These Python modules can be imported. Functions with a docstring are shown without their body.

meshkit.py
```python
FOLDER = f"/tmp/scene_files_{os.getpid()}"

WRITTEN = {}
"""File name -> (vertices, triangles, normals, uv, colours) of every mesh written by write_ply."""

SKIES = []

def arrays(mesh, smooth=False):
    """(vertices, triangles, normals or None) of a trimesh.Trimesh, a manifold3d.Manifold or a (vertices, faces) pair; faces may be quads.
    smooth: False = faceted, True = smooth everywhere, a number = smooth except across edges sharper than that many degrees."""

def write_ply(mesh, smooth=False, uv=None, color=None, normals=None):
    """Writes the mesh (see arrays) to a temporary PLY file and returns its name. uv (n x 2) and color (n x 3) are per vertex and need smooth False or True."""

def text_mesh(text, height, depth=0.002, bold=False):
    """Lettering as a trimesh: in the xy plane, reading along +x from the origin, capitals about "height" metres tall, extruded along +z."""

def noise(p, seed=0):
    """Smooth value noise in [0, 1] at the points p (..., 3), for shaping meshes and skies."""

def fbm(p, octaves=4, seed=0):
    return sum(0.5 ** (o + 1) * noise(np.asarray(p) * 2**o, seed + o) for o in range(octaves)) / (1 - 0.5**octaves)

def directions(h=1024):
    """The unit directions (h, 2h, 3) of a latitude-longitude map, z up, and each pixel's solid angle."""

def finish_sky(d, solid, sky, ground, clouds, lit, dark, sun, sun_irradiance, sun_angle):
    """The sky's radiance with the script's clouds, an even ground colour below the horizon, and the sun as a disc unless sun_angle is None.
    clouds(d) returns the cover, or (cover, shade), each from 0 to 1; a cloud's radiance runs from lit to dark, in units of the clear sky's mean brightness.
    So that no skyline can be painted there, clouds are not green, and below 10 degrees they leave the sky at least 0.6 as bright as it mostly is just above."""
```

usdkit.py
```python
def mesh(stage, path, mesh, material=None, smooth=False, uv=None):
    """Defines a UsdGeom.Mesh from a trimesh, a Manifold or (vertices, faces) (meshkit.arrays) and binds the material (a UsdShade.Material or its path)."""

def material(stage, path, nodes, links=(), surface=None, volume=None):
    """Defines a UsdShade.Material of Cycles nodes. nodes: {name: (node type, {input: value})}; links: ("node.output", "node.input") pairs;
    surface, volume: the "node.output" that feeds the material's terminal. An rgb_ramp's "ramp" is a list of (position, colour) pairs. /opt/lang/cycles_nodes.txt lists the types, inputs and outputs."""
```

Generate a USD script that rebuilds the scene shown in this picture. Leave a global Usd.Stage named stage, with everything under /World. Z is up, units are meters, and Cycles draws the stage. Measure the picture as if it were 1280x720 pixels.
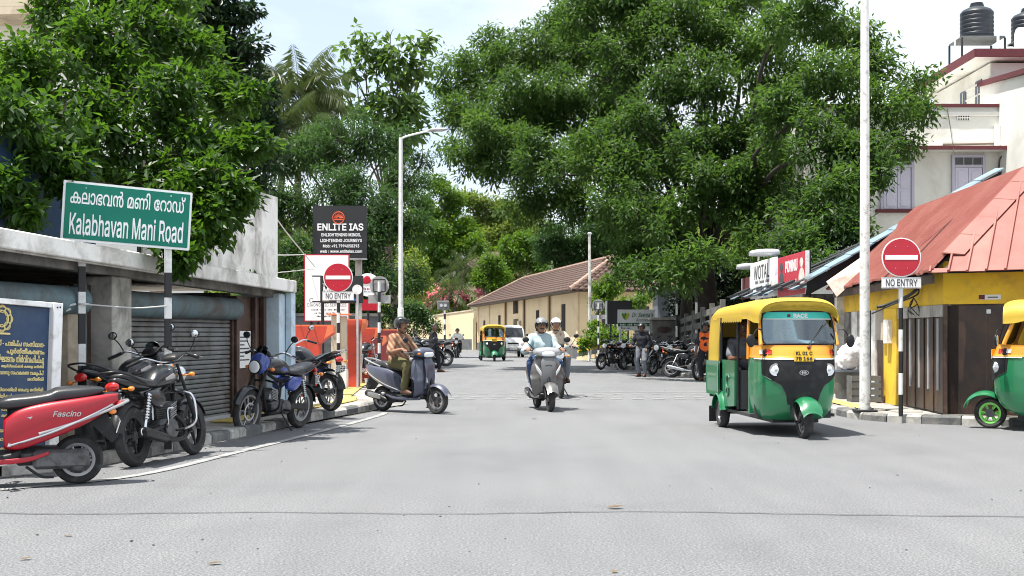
import math, random, glob
import numpy as np, trimesh, manifold3d as m3
from pxr import Usd, UsdGeom, UsdLux, UsdShade, Sdf, Gf
import usdkit, meshkit

stage = Usd.Stage.CreateInMemory()
UsdGeom.Xform.Define(stage, '/World'); UsdGeom.Scope.Define(stage, '/World/Looks')
# ---------------------------------------------------------------- camera, sky, sun, exposure
F, HZ, CAMH = 1600.0, 418.0, 1.3
cam = UsdGeom.Camera.Define(stage, '/World/camera')
cam.AddTranslateOp().Set(Gf.Vec3d(0, 0, CAMH)); cam.AddRotateXOp().Set(90.0)
cam.CreateHorizontalApertureAttr(36.0); cam.CreateFocalLengthAttr(F / 1280 * 36)
cam.CreateVerticalApertureOffsetAttr((HZ - 360) / 1280 * 36)
cam.CreateExposureAttr(1.08)
SUN = np.array([-0.27, -0.15, 1.0]); SUN /= np.linalg.norm(SUN)
SUN_EL, SUN_ROT = math.asin(SUN[2]), math.atan2(SUN[0], SUN[1])
def mat(name, nodes, links, surface, volume=None):
    return usdkit.material(stage, '/World/Looks/' + name, nodes, links, surface, volume)
sky_m = mat('sky_look', {
    'tc': ('texture_coordinate', {}),
    'sky': ('sky_texture', {'sky_type': 'single_scattering', 'sun_disc': False, 'sun_elevation': SUN_EL, 'sun_rotation': SUN_ROT, 'aerosol_density': 1.5}),
    'mp': ('mapping', {'scale': (1.0, 1.0, 2.6), 'location': (0.3, 0.1, 0.35)}),
    'n': ('noise_texture', {'scale': 2.6, 'detail': 7.0, 'roughness': 0.55}),
    'r': ('rgb_ramp', {'ramp': [(0.36, (0.36, 0.36, 0.36)), (0.58, (1, 1, 1))]}),
    'mx': ('mix_color', {'b': (6.6, 7.1, 7.5), 'use_clamp': False}),
    'bg': ('background_shader', {'strength': 0.095})},
    [('tc.generated', 'mp.vector'), ('mp.vector', 'n.vector'), ('n.fac', 'r.fac'), ('r.color', 'mx.fac'), ('sky.color', 'mx.a'), ('mx.result', 'bg.color')], 'bg.background')
dome = UsdLux.DomeLight.Define(stage, '/World/sky'); dome.CreateIntensityAttr(1.0)
UsdShade.MaterialBindingAPI.Apply(dome.GetPrim()).Bind(sky_m)
sun = UsdLux.DistantLight.Define(stage, '/World/sun')
sun.CreateNormalizeAttr(True); sun.CreateIntensityAttr(1.25); sun.CreateAngleAttr(0.55); sun.CreateColorAttr(Gf.Vec3f(1.0, 0.96, 0.88))
q = Gf.Rotation(Gf.Vec3d(0, 0, 1), Gf.Vec3d(*SUN.tolist()))
sun.AddOrientOp().Set(Gf.Quatf(q.GetQuat()))

# ---------------------------------------------------------------- helpers
PI = math.pi
def G(px, py, z=0.0):
    Y = F * (CAMH - z) / (py - HZ); return np.array([(px - 640) / F * Y, Y, z])
def P(px, py, Y):
    return np.array([(px - 640) / F * Y, Y, CAMH + (HZ - py) / F * Y])
def V(*a): return np.array(a, float)
def unit(v):
    v = np.asarray(v, float); return v / max(np.linalg.norm(v), 1e-9)
counts = {}
def numbered(parent, name):
    k = (parent, name); n = counts.get(k, 0); counts[k] = n + 1
    return name if n == 0 else '%s_%03d' % (name, n)
def path_of(p): return str(p.GetPath()) if p is not None else '/World'
def meta(prim, label=None, cat=None, group=None, kind=None):
    for k, v in (('label', label), ('category', cat), ('group', group), ('kind', kind)):
        if v: prim.SetCustomDataByKey(k, v)
    return prim
def thing(name, label, cat, loc=(0, 0, 0), rot=0.0, group=None, roll=0.0):
    p = '/World/' + numbered('/World', name); x = UsdGeom.Xform.Define(stage, p)
    x.AddTranslateOp().Set(Gf.Vec3d(*map(float, loc))); x.AddRotateZOp().Set(math.degrees(rot)); x.AddRotateXOp().Set(math.degrees(roll))
    return meta(x.GetPrim(), label, cat, group)
def node(parent, name, label=None, loc=None):
    b = path_of(parent); x = UsdGeom.Xform.Define(stage, b + '/' + numbered(b, name))
    if loc is not None: x.AddTranslateOp().Set(Gf.Vec3d(*map(float, loc)))
    return meta(x.GetPrim(), label)
def obj(parent, name, mesh, material, smooth=35, label=None, cat=None, group=None, kind=None):
    if isinstance(mesh, list): mesh = cat_(mesh)
    b = path_of(parent)
    p = usdkit.mesh(stage, b + '/' + numbered(b, name), mesh, material, smooth).GetPrim()
    return meta(p, label, cat, group, kind)
def dup(root, loc, rot, label=None, group=None, roll=0.0, name=None, scale=None):
    nm = name or root.GetName()
    while nm[-4:-3] == '_' and nm[-3:].isdigit(): nm = nm[:-4]
    was = root.GetCustomData()
    r = thing(nm, label or was['label'], was['category'], loc, rot, group or was.get('group'), roll)
    if scale: UsdGeom.Xformable(r).AddScaleOp().Set(Gf.Vec3f(*scale))
    r.GetReferences().AddInternalReference(root.GetPath()); r.SetInstanceable(True)
    return r
def move(root, loc, rot, roll=0.0):
    ops = UsdGeom.Xformable(root).GetOrderedXformOps()
    ops[0].Set(Gf.Vec3d(*map(float, loc))); ops[1].Set(math.degrees(rot)); ops[2].Set(math.degrees(roll))
def cat_(ms):
    ms = [to_tm(m) for m in ms]; return ms[0] if len(ms) == 1 else trimesh.util.concatenate(ms)
def to_tm(m):
    if isinstance(m, trimesh.Trimesh): return m
    if isinstance(m, list): return cat_(m)
    v, f, _ = meshkit.arrays(m); return trimesh.Trimesh(v, f, process=False)
def xf(m, loc=(0, 0, 0), rz=0, rx=0, ry=0, s=None):
    m = to_tm(m).copy()
    if s is not None: m.apply_scale(s)
    for a, ax in ((rx, (1, 0, 0)), (ry, (0, 1, 0)), (rz, (0, 0, 1))):
        if a: m.apply_transform(trimesh.transformations.rotation_matrix(a, ax))
    m.apply_translation(loc); return m
def box(c, s, bev=0.0, rz=0, rx=0, ry=0):
    sx, sy, sz = (x / 2 for x in s)
    if bev <= 0:
        m = trimesh.creation.box(s)
    else:
        b = min(bev, sx * .9, sy * .9, sz * .9)
        pts = [(i * (sx - (b if k != 0 else 0)), j * (sy - (b if k != 1 else 0)), l * (sz - (b if k != 2 else 0))) for i in (-1, 1) for j in (-1, 1) for l in (-1, 1) for k in range(3)]
        m = to_tm(m3.Manifold.hull_points(np.array(pts)))
    return xf(m, c, rz, rx, ry)
def boxb(x0, x1, y0, y1, z0, z1, bev=0.0):
    return box(((x0 + x1) / 2, (y0 + y1) / 2, (z0 + z1) / 2), (x1 - x0, y1 - y0, z1 - z0), bev)
_ICO = {k: np.array(trimesh.creation.icosphere(k, 1.0).vertices) for k in (0, 1, 2)}
def sph(c, r, k=1): return np.asarray(c, float) + _ICO[k] * r
def hull(items, k=1):
    """hull of (centre, radius) spheres or of raw points"""
    pts = np.vstack([sph(c, r, k) for c, r in items]); return m3.Manifold.hull_points(pts)
def hullp(pts): return to_tm(m3.Manifold.hull_points(np.asarray(pts, float)))
def ell(c, r, k=2, rz=0, ry=0, rx=0):
    m = trimesh.creation.icosphere(k, 1.0); m.apply_scale(r); return xf(m, c, rz, rx, ry)
def tube(pts, r, n=8, caps=True, closed=False):
    pts = np.asarray(pts, float); N = len(pts)
    r = np.full(N, float(r)) if np.ndim(r) == 0 else np.asarray(r, float)
    if closed: t = np.roll(pts, -1, 0) - np.roll(pts, 1, 0)
    else: t = np.gradient(pts, axis=0)
    t /= np.maximum(np.linalg.norm(t, axis=1, keepdims=True), 1e-9)
    up = V(0, 0, 1) if abs(t[0][2]) < .9 else V(1, 0, 0)
    a = unit(np.cross(t[0], up)); rings = []
    ang = np.arange(n) * 2 * PI / n
    for i in range(N):
        a = unit(a - t[i] * a.dot(t[i])); b = np.cross(t[i], a)
        rings.append(pts[i] + r[i] * (np.cos(ang)[:, None] * a + np.sin(ang)[:, None] * b))
    return skin(rings, caps and not closed, closed)
def skin(rings, caps=True, closed=False, ringclosed=True):
    n = len(rings[0]); N = len(rings); v = np.vstack(rings); f = []
    idx = np.arange(n if ringclosed else n - 1)
    for i in range(N if closed else N - 1):
        j = (i + 1) % N; a = i * n + idx; b = i * n + (idx + 1) % n; c = j * n + (idx + 1) % n; d = j * n + idx
        f.append(np.stack([a, b, c], 1)); f.append(np.stack([a, c, d], 1))
    if caps:
        v = np.vstack([v, rings[0].mean(0), rings[-1].mean(0)]); k = N * n
        f.append(np.stack([(idx + 1) % n, idx, np.full(len(idx), k)], 1))
        o = (N - 1) * n; f.append(np.stack([o + idx, o + (idx + 1) % n, np.full(len(idx), k + 1)], 1))
    m = trimesh.Trimesh(v, np.vstack(f), process=False)
    if caps and m.volume < 0: m.invert()
    return m
def bez(ps, n=12):
    """Catmull-Rom through points"""
    ps = np.asarray(ps, float); q_ = np.vstack([2 * ps[0] - ps[1], ps, 2 * ps[-1] - ps[-2]]); out = []
    for i in range(1, len(q_) - 2):
        for t in np.linspace(0, 1, n, endpoint=False):
            a, b, c, d = q_[i - 1:i + 3]
            out.append(.5 * (2 * b + (c - a) * t + (2 * a - 5 * b + 4 * c - d) * t * t + (3 * b - a - 3 * c + d) * t ** 3))
    return np.array(out + [ps[-1]])
def cyl(p0, p1, r, n=12, r1=None):
    return tube([p0, p1], [r, r if r1 is None else r1], n)
def disk_y(c, r, t, n=24):       # a wheel-like disc, axis y
    return cyl((c[0], c[1] - t / 2, c[2]), (c[0], c[1] + t / 2, c[2]), r, n)
def sring(c, h, w, p=2.5, n=20, axis='x', phase=0.0):
    a = np.arange(n) * 2 * PI / n + phase; ca, sa = np.cos(a), np.sin(a)
    u = np.sign(ca) * np.abs(ca) ** (2 / p); v = np.sign(sa) * np.abs(sa) ** (2 / p)
    z = np.zeros(n); c = np.asarray(c, float)
    if axis == 'x': return c + np.stack([z, u * w, v * h], 1)
    if axis == 'z': return c + np.stack([u * h, v * w, z], 1)
    return c + np.stack([u * w, z, v * h], 1)
def loft(st, p=2.5, n=20, axis='x', sub=3):
    """stations (x, y, z, half height, half width[, p]); for axis 'z' half height runs along x"""
    st = np.array([list(s) + [p] * (6 - len(s)) for s in st], float)
    if sub > 1: st = bez(st, sub); st[:, 3:5] = np.maximum(st[:, 3:5], .004)
    return skin([sring(s[:3], s[3], s[4], s[5], n, axis) for s in st])
def torus(c, R, r, axis='y', n=28, k=8, a0=0, a1=2 * PI, sq=1.0):
    full = abs(a1 - a0 - 2 * PI) < 1e-6; t = np.linspace(a0, a1, n, endpoint=not full)
    a = np.arange(k) * 2 * PI / k; rings = []
    for x in t:
        d = V(math.cos(x), 0, math.sin(x)) if axis == 'y' else V(math.cos(x), math.sin(x), 0)
        o = V(0, 1, 0) if axis == 'y' else V(0, 0, 1)
        rings.append(np.asarray(c, float) + d * R + r * (np.cos(a)[:, None] * d + sq * np.sin(a)[:, None] * o))
    return skin(rings, not full, full)
def revolve_y(c, prof, n=32):
    """profile of (radius, y offset), closed polygon, turned about the y axis through c"""
    prof = np.asarray(prof, float); t = np.arange(n) * 2 * PI / n
    rings = [np.asarray(c, float) + np.stack([prof[:, 0] * math.cos(x), prof[:, 1], prof[:, 0] * math.sin(x)], 1) for x in t]
    return skin(rings, False, True)
def sheet(poly, z=0.0):
    m = trimesh.creation.triangulate_polygon(_poly(poly), engine='earcut')
    v = np.column_stack([m[0], np.full(len(m[0]), z)]); t = trimesh.Trimesh(v, m[1], process=False)
    if t.face_normals[:, 2].mean() < 0: t.invert()
    return t
def _poly(p):
    import shapely
    return p if hasattr(p, 'exterior') else shapely.Polygon(p)
def prism(poly, z0, z1):
    m = trimesh.creation.extrude_polygon(_poly(poly), z1 - z0, engine='earcut'); m.apply_translation((0, 0, z0)); return m
def prism_y(poly_xz, y0, y1):
    """polygon in x,z pushed along y"""
    m = trimesh.creation.extrude_polygon(_poly(poly_xz), y1 - y0, engine='earcut')
    m.apply_transform(np.array([[1, 0, 0, 0], [0, 0, 1, y0], [0, 1, 0, 0], [0, 0, 0, 1.]])); m.invert(); return m
def prism_x(poly_yz, x0, x1):
    m = trimesh.creation.extrude_polygon(_poly(poly_yz), x1 - x0, engine='earcut')
    m.apply_transform(np.array([[0, 0, 1, x0], [1, 0, 0, 0], [0, 1, 0, 0], [0, 0, 0, 1.]])); return m
def thick(pts_grid, t):
    """a grid (a,b,3) of points as a plate of thickness t towards its back"""
    g = np.asarray(pts_grid, float); a, b = g.shape[:2]
    du, dv = np.gradient(g, axis=0), np.gradient(g, axis=1); nn = np.cross(du, dv); nn /= np.maximum(np.linalg.norm(nn, axis=2, keepdims=True), 1e-9)
    h = g - nn * t; i = np.arange(a * b).reshape(a, b)
    q1 = np.stack([i[:-1, :-1], i[1:, :-1], i[1:, 1:], i[:-1, 1:]], -1).reshape(-1, 4)
    f = [q1, (q1 + a * b)[:, ::-1]]
    edge = np.concatenate([i[0, ::-1], i[1:, 0], i[-1, 1:], i[-2:0:-1, -1]]); e2 = np.roll(edge, -1)
    f.append(np.stack([edge, edge + a * b, e2 + a * b, e2], 1)[:, ::-1])
    qd = np.vstack(f); m = trimesh.Trimesh(np.vstack([g.reshape(-1, 3), h.reshape(-1, 3)]), np.vstack([qd[:, [0, 1, 2]], qd[:, [0, 2, 3]]]), process=False)
    return m
# ---------------------------------------------------------------- lettering
from PIL import Image, ImageDraw, ImageFont
FONTS = {k: glob.glob('/opt/blender-*/*/datafiles/fonts/' + v)[0] for k, v in {'sans': 'Inter.woff2', 'mal': 'NotoSansMalayalam-VariableFont_wdth,wght.woff2'}.items()}
_txt = {}
def letters(text, height, depth=0.003, bold=0, font='sans', px=72, width=None, slant=0.0):
    """flat lettering centred on x, base at z=0, facing -y"""
    import shapely
    from shapely import affinity
    key = (text, bold, font, px)
    if key not in _txt:
        ft = ImageFont.truetype(FONTS[font], px, layout_engine=ImageFont.Layout.BASIC)
        x0, y0, x1, y1 = ft.getbbox(text, anchor='ls', stroke_width=bold)
        im = Image.new('L', (int(x1 - x0) + 8, int(y1 - y0) + 8))
        ImageDraw.Draw(im).text((4 - x0, 4 - y0), text, 255, ft, anchor='ls', stroke_width=bold)
        on = np.pad(np.asarray(im) > 127, ((0, 0), (1, 1))).astype(np.int8)
        rows, st = np.nonzero(np.diff(on, axis=1) == 1); en = np.nonzero(np.diff(on, axis=1) == -1)[1]
        sh = shapely.union_all(shapely.box(st, -rows - 1, en, -rows)).buffer(.6).buffer(-.6).simplify(.7)
        _txt[key] = affinity.translate(sh, -(x1 - x0 + 8) / 2, 4 - y0)
    s = height / (px * 0.73); sx = s
    if width: b = _txt[key].bounds; sx = width / (b[2] - b[0])
    sh = affinity.affine_transform(_txt[key], [sx, slant * s, 0, s, 0, 0])
    m = cat_([trimesh.creation.extrude_polygon(g, depth, engine='earcut') for g in getattr(sh, 'geoms', [sh])])
    m.apply_transform(np.array([[1, 0, 0, 0], [0, 0, -1, 0], [0, 1, 0, 0], [0, 0, 0, 1.]]))
    return m
# ---------------------------------------------------------------- materials
def plain(name, col, rough=.5, metal=0.0, var=0.12, scale=6.0, bump=0.0, bscale=40.0, coat=0.0, dirt=None, dscale=1.5, damt=.5, spec=.5, isl=0.0, coords='tc.object'):
    """principled with mild tone noise; dirt = a second colour mixed in patches"""
    c = np.array(col, float); nd = {'tc': ('texture_coordinate', {}), 'geo': ('geometry', {}),
        'n': ('noise_texture', {'scale': scale, 'detail': 4.0, 'roughness': .6}),
        'r': ('rgb_ramp', {'ramp': [(.25, c * (1 - var)), (.75, np.minimum(c * (1 + var), 1))]}),
        'p': ('principled_bsdf', {'roughness': rough, 'metallic': metal, 'coat_weight': coat, 'coat_roughness': .06, 'specular_ior_level': spec})}
    ln = [(coords, 'n.vector'), ('n.fac', 'r.fac')]; out = 'r.color'
    if isl:
        nd['ri'] = ('rgb_ramp', {'ramp': [(0, (1 - isl,) * 3), (1, (1 + isl,) * 3)]}); nd['mi'] = ('mix_color', {'blend_type': 'multiply', 'fac': 1.0, 'use_clamp': False})
        ln += [('geo.random_per_island', 'ri.fac'), (out, 'mi.a'), ('ri.color', 'mi.b')]; out = 'mi.result'
    if dirt is not None:
        nd['dn'] = ('noise_texture', {'scale': dscale, 'detail': 8.0, 'roughness': .68, 'distortion': .4})
        nd['dr'] = ('rgb_ramp', {'ramp': [(.62 - .35 * damt, (0, 0, 0)), (.80 - .2 * damt, (1, 1, 1))]})
        nd['dm'] = ('mix_color', {'b': tuple(dirt)})
        ln += [('geo.position', 'dn.vector'), ('dn.fac', 'dr.fac'), ('dr.color', 'dm.fac'), (out, 'dm.a')]; out = 'dm.result'
    ln.append((out, 'p.base_color'))
    if bump:
        nd['bn'] = ('noise_texture', {'scale': bscale, 'detail': 5.0, 'roughness': .65}); nd['b'] = ('bump', {'strength': bump, 'distance': .01})
        ln += [(coords, 'bn.vector'), ('bn.fac', 'b.height'), ('b.normal', 'p.normal')]
    return mat(name, nd, ln, 'p.BSDF')
def leaf_mat(name, dark, light, tint=None, trans=.45, rough=.48, patch=.35):
    nd = {'geo': ('geometry', {}), 'n': ('noise_texture', {'scale': patch, 'detail': 3.0}),
          'r': ('rgb_ramp', {'ramp': [(0, dark), (.5, light), (.85, np.array(light) * 1.2), (1, tint if tint is not None else light)]}),
          'nr': ('rgb_ramp', {'ramp': [(.3, (.72, .76, .8)), (.7, (1.2, 1.15, 1.0))]}),
          'm': ('mix_color', {'blend_type': 'multiply', 'fac': 1.0, 'use_clamp': False}),
          'h': ('hsv', {'saturation': 1.05, 'value': 2.3, 'hue': .475}),
          'p': ('principled_bsdf', {'roughness': rough, 'specular_ior_level': .42}), 't': ('translucent_bsdf', {}), 'x': ('mix_closure', {'fac': trans})}
    return mat(name, nd, [('geo.random_per_island', 'r.fac'), ('geo.position', 'n.vector'), ('n.fac', 'nr.fac'), ('r.color', 'm.a'), ('nr.color', 'm.b'), ('m.result', 'p.base_color'),
        ('m.result', 'h.color'), ('h.color', 't.color'), ('p.BSDF', 'x.closure1'), ('t.BSDF', 'x.closure2')], 'x.closure')
def glass_mat(name, tint=(.75, .85, .9), refl=(.9, .95, 1), mixf=1.45):
    return mat(name, {'t': ('transparent_bsdf', {'color': tint}), 'g': ('glossy_bsdf', {'color': refl, 'roughness': .03}), 'f': ('fresnel', {'IOR': mixf}), 'x': ('mix_closure', {})},
               [('f.fac', 'x.fac'), ('t.BSDF', 'x.closure1'), ('g.BSDF', 'x.closure2')], 'x.closure')
# ---------------------------------------------------------------- looks shared by many things
def asphalt_look(name, base):
    b = np.array(base)
    nd = {'geo': ('geometry', {}),
     'g': ('noise_texture', {'scale': 60.0, 'detail': 4.0, 'roughness': .85}), 'gr': ('rgb_ramp', {'ramp': [(.30, b * .25), (.5, b), (.66, b * 2.2)]}),
     'm': ('noise_texture', {'scale': .42, 'detail': 9.0, 'roughness': .70, 'distortion': .6}), 'mr': ('rgb_ramp', {'ramp': [(.25, (.80, .80, .81)), (.45, (.98, .98, .98)), (.75, (1.12, 1.12, 1.10))]}),
     'mp': ('mapping', {'scale': (3.0, .25, 1.0), 'rotation': (0, 0, .12)}), 'k': ('noise_texture', {'scale': 1.0, 'detail': 4.0}), 'kr': ('rgb_ramp', {'ramp': [(.3, (.94, .94, .94)), (.7, (1.05, 1.05, 1.05))]}),
     'v': ('voronoi_texture', {'scale': 7.0}), 'vr': ('rgb_ramp', {'ramp': [(0, (.25, .23, .20)), (.05, (.4, .38, .35)), (.075, (1, 1, 1))]}),
     'a': ('mix_color', {'blend_type': 'multiply', 'fac': 1.0, 'use_clamp': False}), 'c': ('mix_color', {'blend_type': 'multiply', 'fac': 1.0, 'use_clamp': False}), 'd': ('mix_color', {'blend_type': 'multiply', 'fac': .5, 'use_clamp': False}),
     'bn': ('noise_texture', {'scale': 75.0, 'detail': 4.0, 'roughness': .8}), 'b': ('bump', {'strength': .9, 'distance': .008}), 'p': ('principled_bsdf', {'roughness': .82, 'specular_ior_level': .35})}
    return mat(name, nd, [('geo.position', 'g.vector'), ('geo.position', 'm.vector'), ('geo.position', 'mp.vector'), ('mp.vector', 'k.vector'), ('geo.position', 'v.vector'), ('geo.position', 'bn.vector'),
        ('g.fac', 'gr.fac'), ('m.fac', 'mr.fac'), ('k.fac', 'kr.fac'), ('v.distance', 'vr.fac'), ('gr.color', 'a.a'), ('mr.color', 'a.b'), ('a.result', 'c.a'), ('kr.color', 'c.b'), ('c.result', 'd.a'), ('vr.color', 'd.b'),
        ('d.result', 'p.base_color'), ('bn.fac', 'b.height'), ('b.normal', 'p.normal')], 'p.BSDF')
M = {}
M['asphalt'] = asphalt_look('asphalt', (.132, .134, .141))
M['dusty'] = asphalt_look('dusty_shoulder', (.19, .185, .172))
M['earth'] = plain('earth', (.10, .085, .055), .95, var=.3, scale=.4, coords='geo.position', bump=.4, bscale=5)
M['paint_white'] = plain('road_paint', (.34, .34, .33), .8, var=.1, dirt=(.15, .15, .155), dscale=5, damt=.72)
M['seam'] = plain('tar_seam', (.055, .055, .06), .6)
M['pave'] = plain('paving', (.30, .285, .26), .9, var=.18, scale=3, dirt=(.14, .13, .11), dscale=2, damt=.45, bump=.3)
M['tactile'] = plain('yellow_tactile', (.52, .38, .08), .85, var=.15, dirt=(.30, .26, .15), dscale=5, damt=.5)
M['kerb_w'] = plain('kerb_white', (.42, .41, .385), .85, var=.12, dirt=(.16, .15, .135), dscale=5, damt=.62, bump=.35)
M['kerb_b'] = plain('kerb_black', (.085, .088, .092), .85, var=.2, dirt=(.22, .21, .19), dscale=4, damt=.5, bump=.35)
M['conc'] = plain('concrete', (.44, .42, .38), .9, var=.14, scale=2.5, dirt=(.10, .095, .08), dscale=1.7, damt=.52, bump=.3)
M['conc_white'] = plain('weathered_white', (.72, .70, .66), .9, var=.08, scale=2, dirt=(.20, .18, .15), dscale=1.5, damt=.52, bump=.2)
M['conc_dark'] = plain('damp_concrete', (.20, .19, .175), .92, var=.25, dirt=(.05, .05, .045), dscale=2, damt=.6, bump=.3)  # darker grey concrete with near-black patches
M['shutter'] = plain('shutter_grey', (.21, .215, .215), .55, .25, var=.2, scale=2, dirt=(.09, .075, .06), dscale=2.5, damt=.5)
M['rollbox'] = plain('roll_cover_blue', (.10, .165, .185), .6, .15, var=.2, scale=1.5, dirt=(.06, .04, .028), dscale=2.0, damt=.72)
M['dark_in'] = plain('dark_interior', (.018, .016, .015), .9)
M['brown_door'] = plain('dark_brown_door', (.028, .014, .010), .38, var=.3, scale=3, dirt=(.075, .035, .015), dscale=2.2, damt=.42)
M['brown_wood'] = plain('brown_wood', (.045, .022, .015), .5, var=.3, scale=5, dirt=(.10, .07, .05), dscale=5, damt=.4)
M['blue_pale'] = plain('pale_blue_plaster', (.50, .60, .68), .85, var=.07, dirt=(.28, .30, .30), dscale=2.5, damt=.4)
M['black'] = plain('black_paint', (.012, .012, .014), .5)
M['white'] = plain('white_paint', (.74, .74, .73), .5, var=.05, dirt=(.40, .38, .34), dscale=6, damt=.35)
M['white_c'] = plain('clean_white', (.80, .80, .80), .45, var=.03)
M['steel'] = plain('galvanised', (.52, .53, .54), .45, .6, var=.1)
M['alu_back'] = plain('sign_back_grey', (.42, .43, .44), .5, .3, var=.08, dirt=(.25, .24, .22), dscale=4, damt=.4)
M['sign_red'] = plain('sign_red', (.42, .012, .030), .35, var=.06)
M['sign_green'] = plain('sign_green', (.008, .175, .120), .5, var=.05, spec=.25)
M['navy'] = plain('navy_board', (.012, .035, .085), .45, var=.12, dirt=(.03, .06, .10), dscale=3, damt=.4)
M['gold'] = plain('yellow_lettering', (.62, .52, .22), .5)
M['cream_fig'] = plain('pale_poster_ink', (.16, .13, .12), .7, var=.3)
M['red_wall'] = plain('red_plaster', (.50, .055, .030), .8, var=.12, scale=2, dirt=(.26, .05, .035), dscale=2, damt=.4)
M['dark_red'] = plain('dark_red_plaster', (.16, .022, .024), .8, var=.15)
M['orange_edge'] = plain('orange_plaster', (.66, .17, .075), .8, var=.1)
M['beige'] = plain('beige_plaster', (.50, .42, .32), .88, var=.1, scale=1.6, dirt=(.24, .19, .14), dscale=1.2, damt=.35, bump=.15)
M['cream'] = plain('cream_plaster', (.70, .55, .35), .9, var=.07, scale=.6, dirt=(.46, .35, .22), dscale=.5, damt=.25)
M['cream_dk'] = plain('brown_pipe', (.10, .07, .05), .7)
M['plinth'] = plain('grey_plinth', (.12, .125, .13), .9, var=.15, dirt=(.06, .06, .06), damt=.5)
M['white_wall'] = plain('white_plaster', (.70, .69, .655), .9, var=.04, scale=.8, dirt=(.52, .50, .45), dscale=.6, damt=.38)
M['maroon'] = plain('maroon_trim', (.105, .018, .024), .7, var=.15)
M['lilac'] = plain('lilac_shutter', (.56, .54, .66), .6, var=.06)
M['lilac_dk'] = plain('lilac_frame', (.46, .44, .54), .65, var=.05)
M['pane_dark'] = plain('dark_pane', (.035, .04, .045), .12, var=.1)
M['yellow_wall'] = plain('yellow_plaster', (.78, .49, .03), .8, var=.06, scale=1.2, dirt=(.42, .26, .05), dscale=1.4, damt=.42, bump=.12)
M['red_roof'] = plain('red_sheet_roof', (.25, .075, .060), .5, .0, var=.12, scale=1.2, dirt=(.31, .125, .10), dscale=.9, damt=.5, spec=.3)
M['red_roof2'] = plain('red_sheet_roof_faded', (.25, .085, .068), .5, .0, var=.12, scale=1.5, dirt=(.20, .055, .045), dscale=1.4, damt=.55, spec=.3)
M['blue_sheet'] = plain('blue_grey_sheet', (.22, .32, .40), .5, .3, var=.15, dirt=(.12, .11, .10), dscale=1.5, damt=.5)
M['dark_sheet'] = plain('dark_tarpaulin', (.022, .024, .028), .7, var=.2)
M['tank'] = plain('tank_black', (.016, .020, .028), .42, var=.15)
M['clay1'] = plain('clay_tile_brown', (.115, .062, .046), .85, var=.3, scale=1.5, dirt=(.05, .035, .03), dscale=1.5, damt=.5, coords='geo.position', isl=.35)
M['clay2'] = plain('clay_tile_ridge', (.30, .20, .16), .85, var=.3, dirt=(.12, .07, .05), damt=.4)
M['wire'] = plain('cable_black', (.02, .02, .02), .6)
M['wire_w'] = plain('cable_pale', (.5, .5, .48), .6)
M['hill'] = plain('hill_ground', (.035, .06, .018), .95, var=.4, scale=.1, coords='geo.position')
M['bark'] = plain('bark', (.075, .058, .045), .95, var=.35, scale=9, bump=.8, bscale=18)
M['bark_dark'] = plain('bark_dark', (.030, .024, .020), .95, var=.35, scale=6, bump=.8, bscale=14)
M['stone'] = plain('stone_grey', (.16, .155, .145), .92, var=.25, scale=3, dirt=(.07, .07, .06), damt=.5, bump=.5, bscale=14)
M['paper'] = plain('paper_white', (.72, .71, .68), .8, var=.06)
M['ink'] = plain('ink_grey', (.06, .06, .07), .7)
M['sackw'] = plain('white_sack', (.62, .60, .62), .8, var=.12, bump=.6, bscale=12)
M['drygrass'] = plain('dry_leaf', (.12, .075, .03), .8, var=.3)

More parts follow.
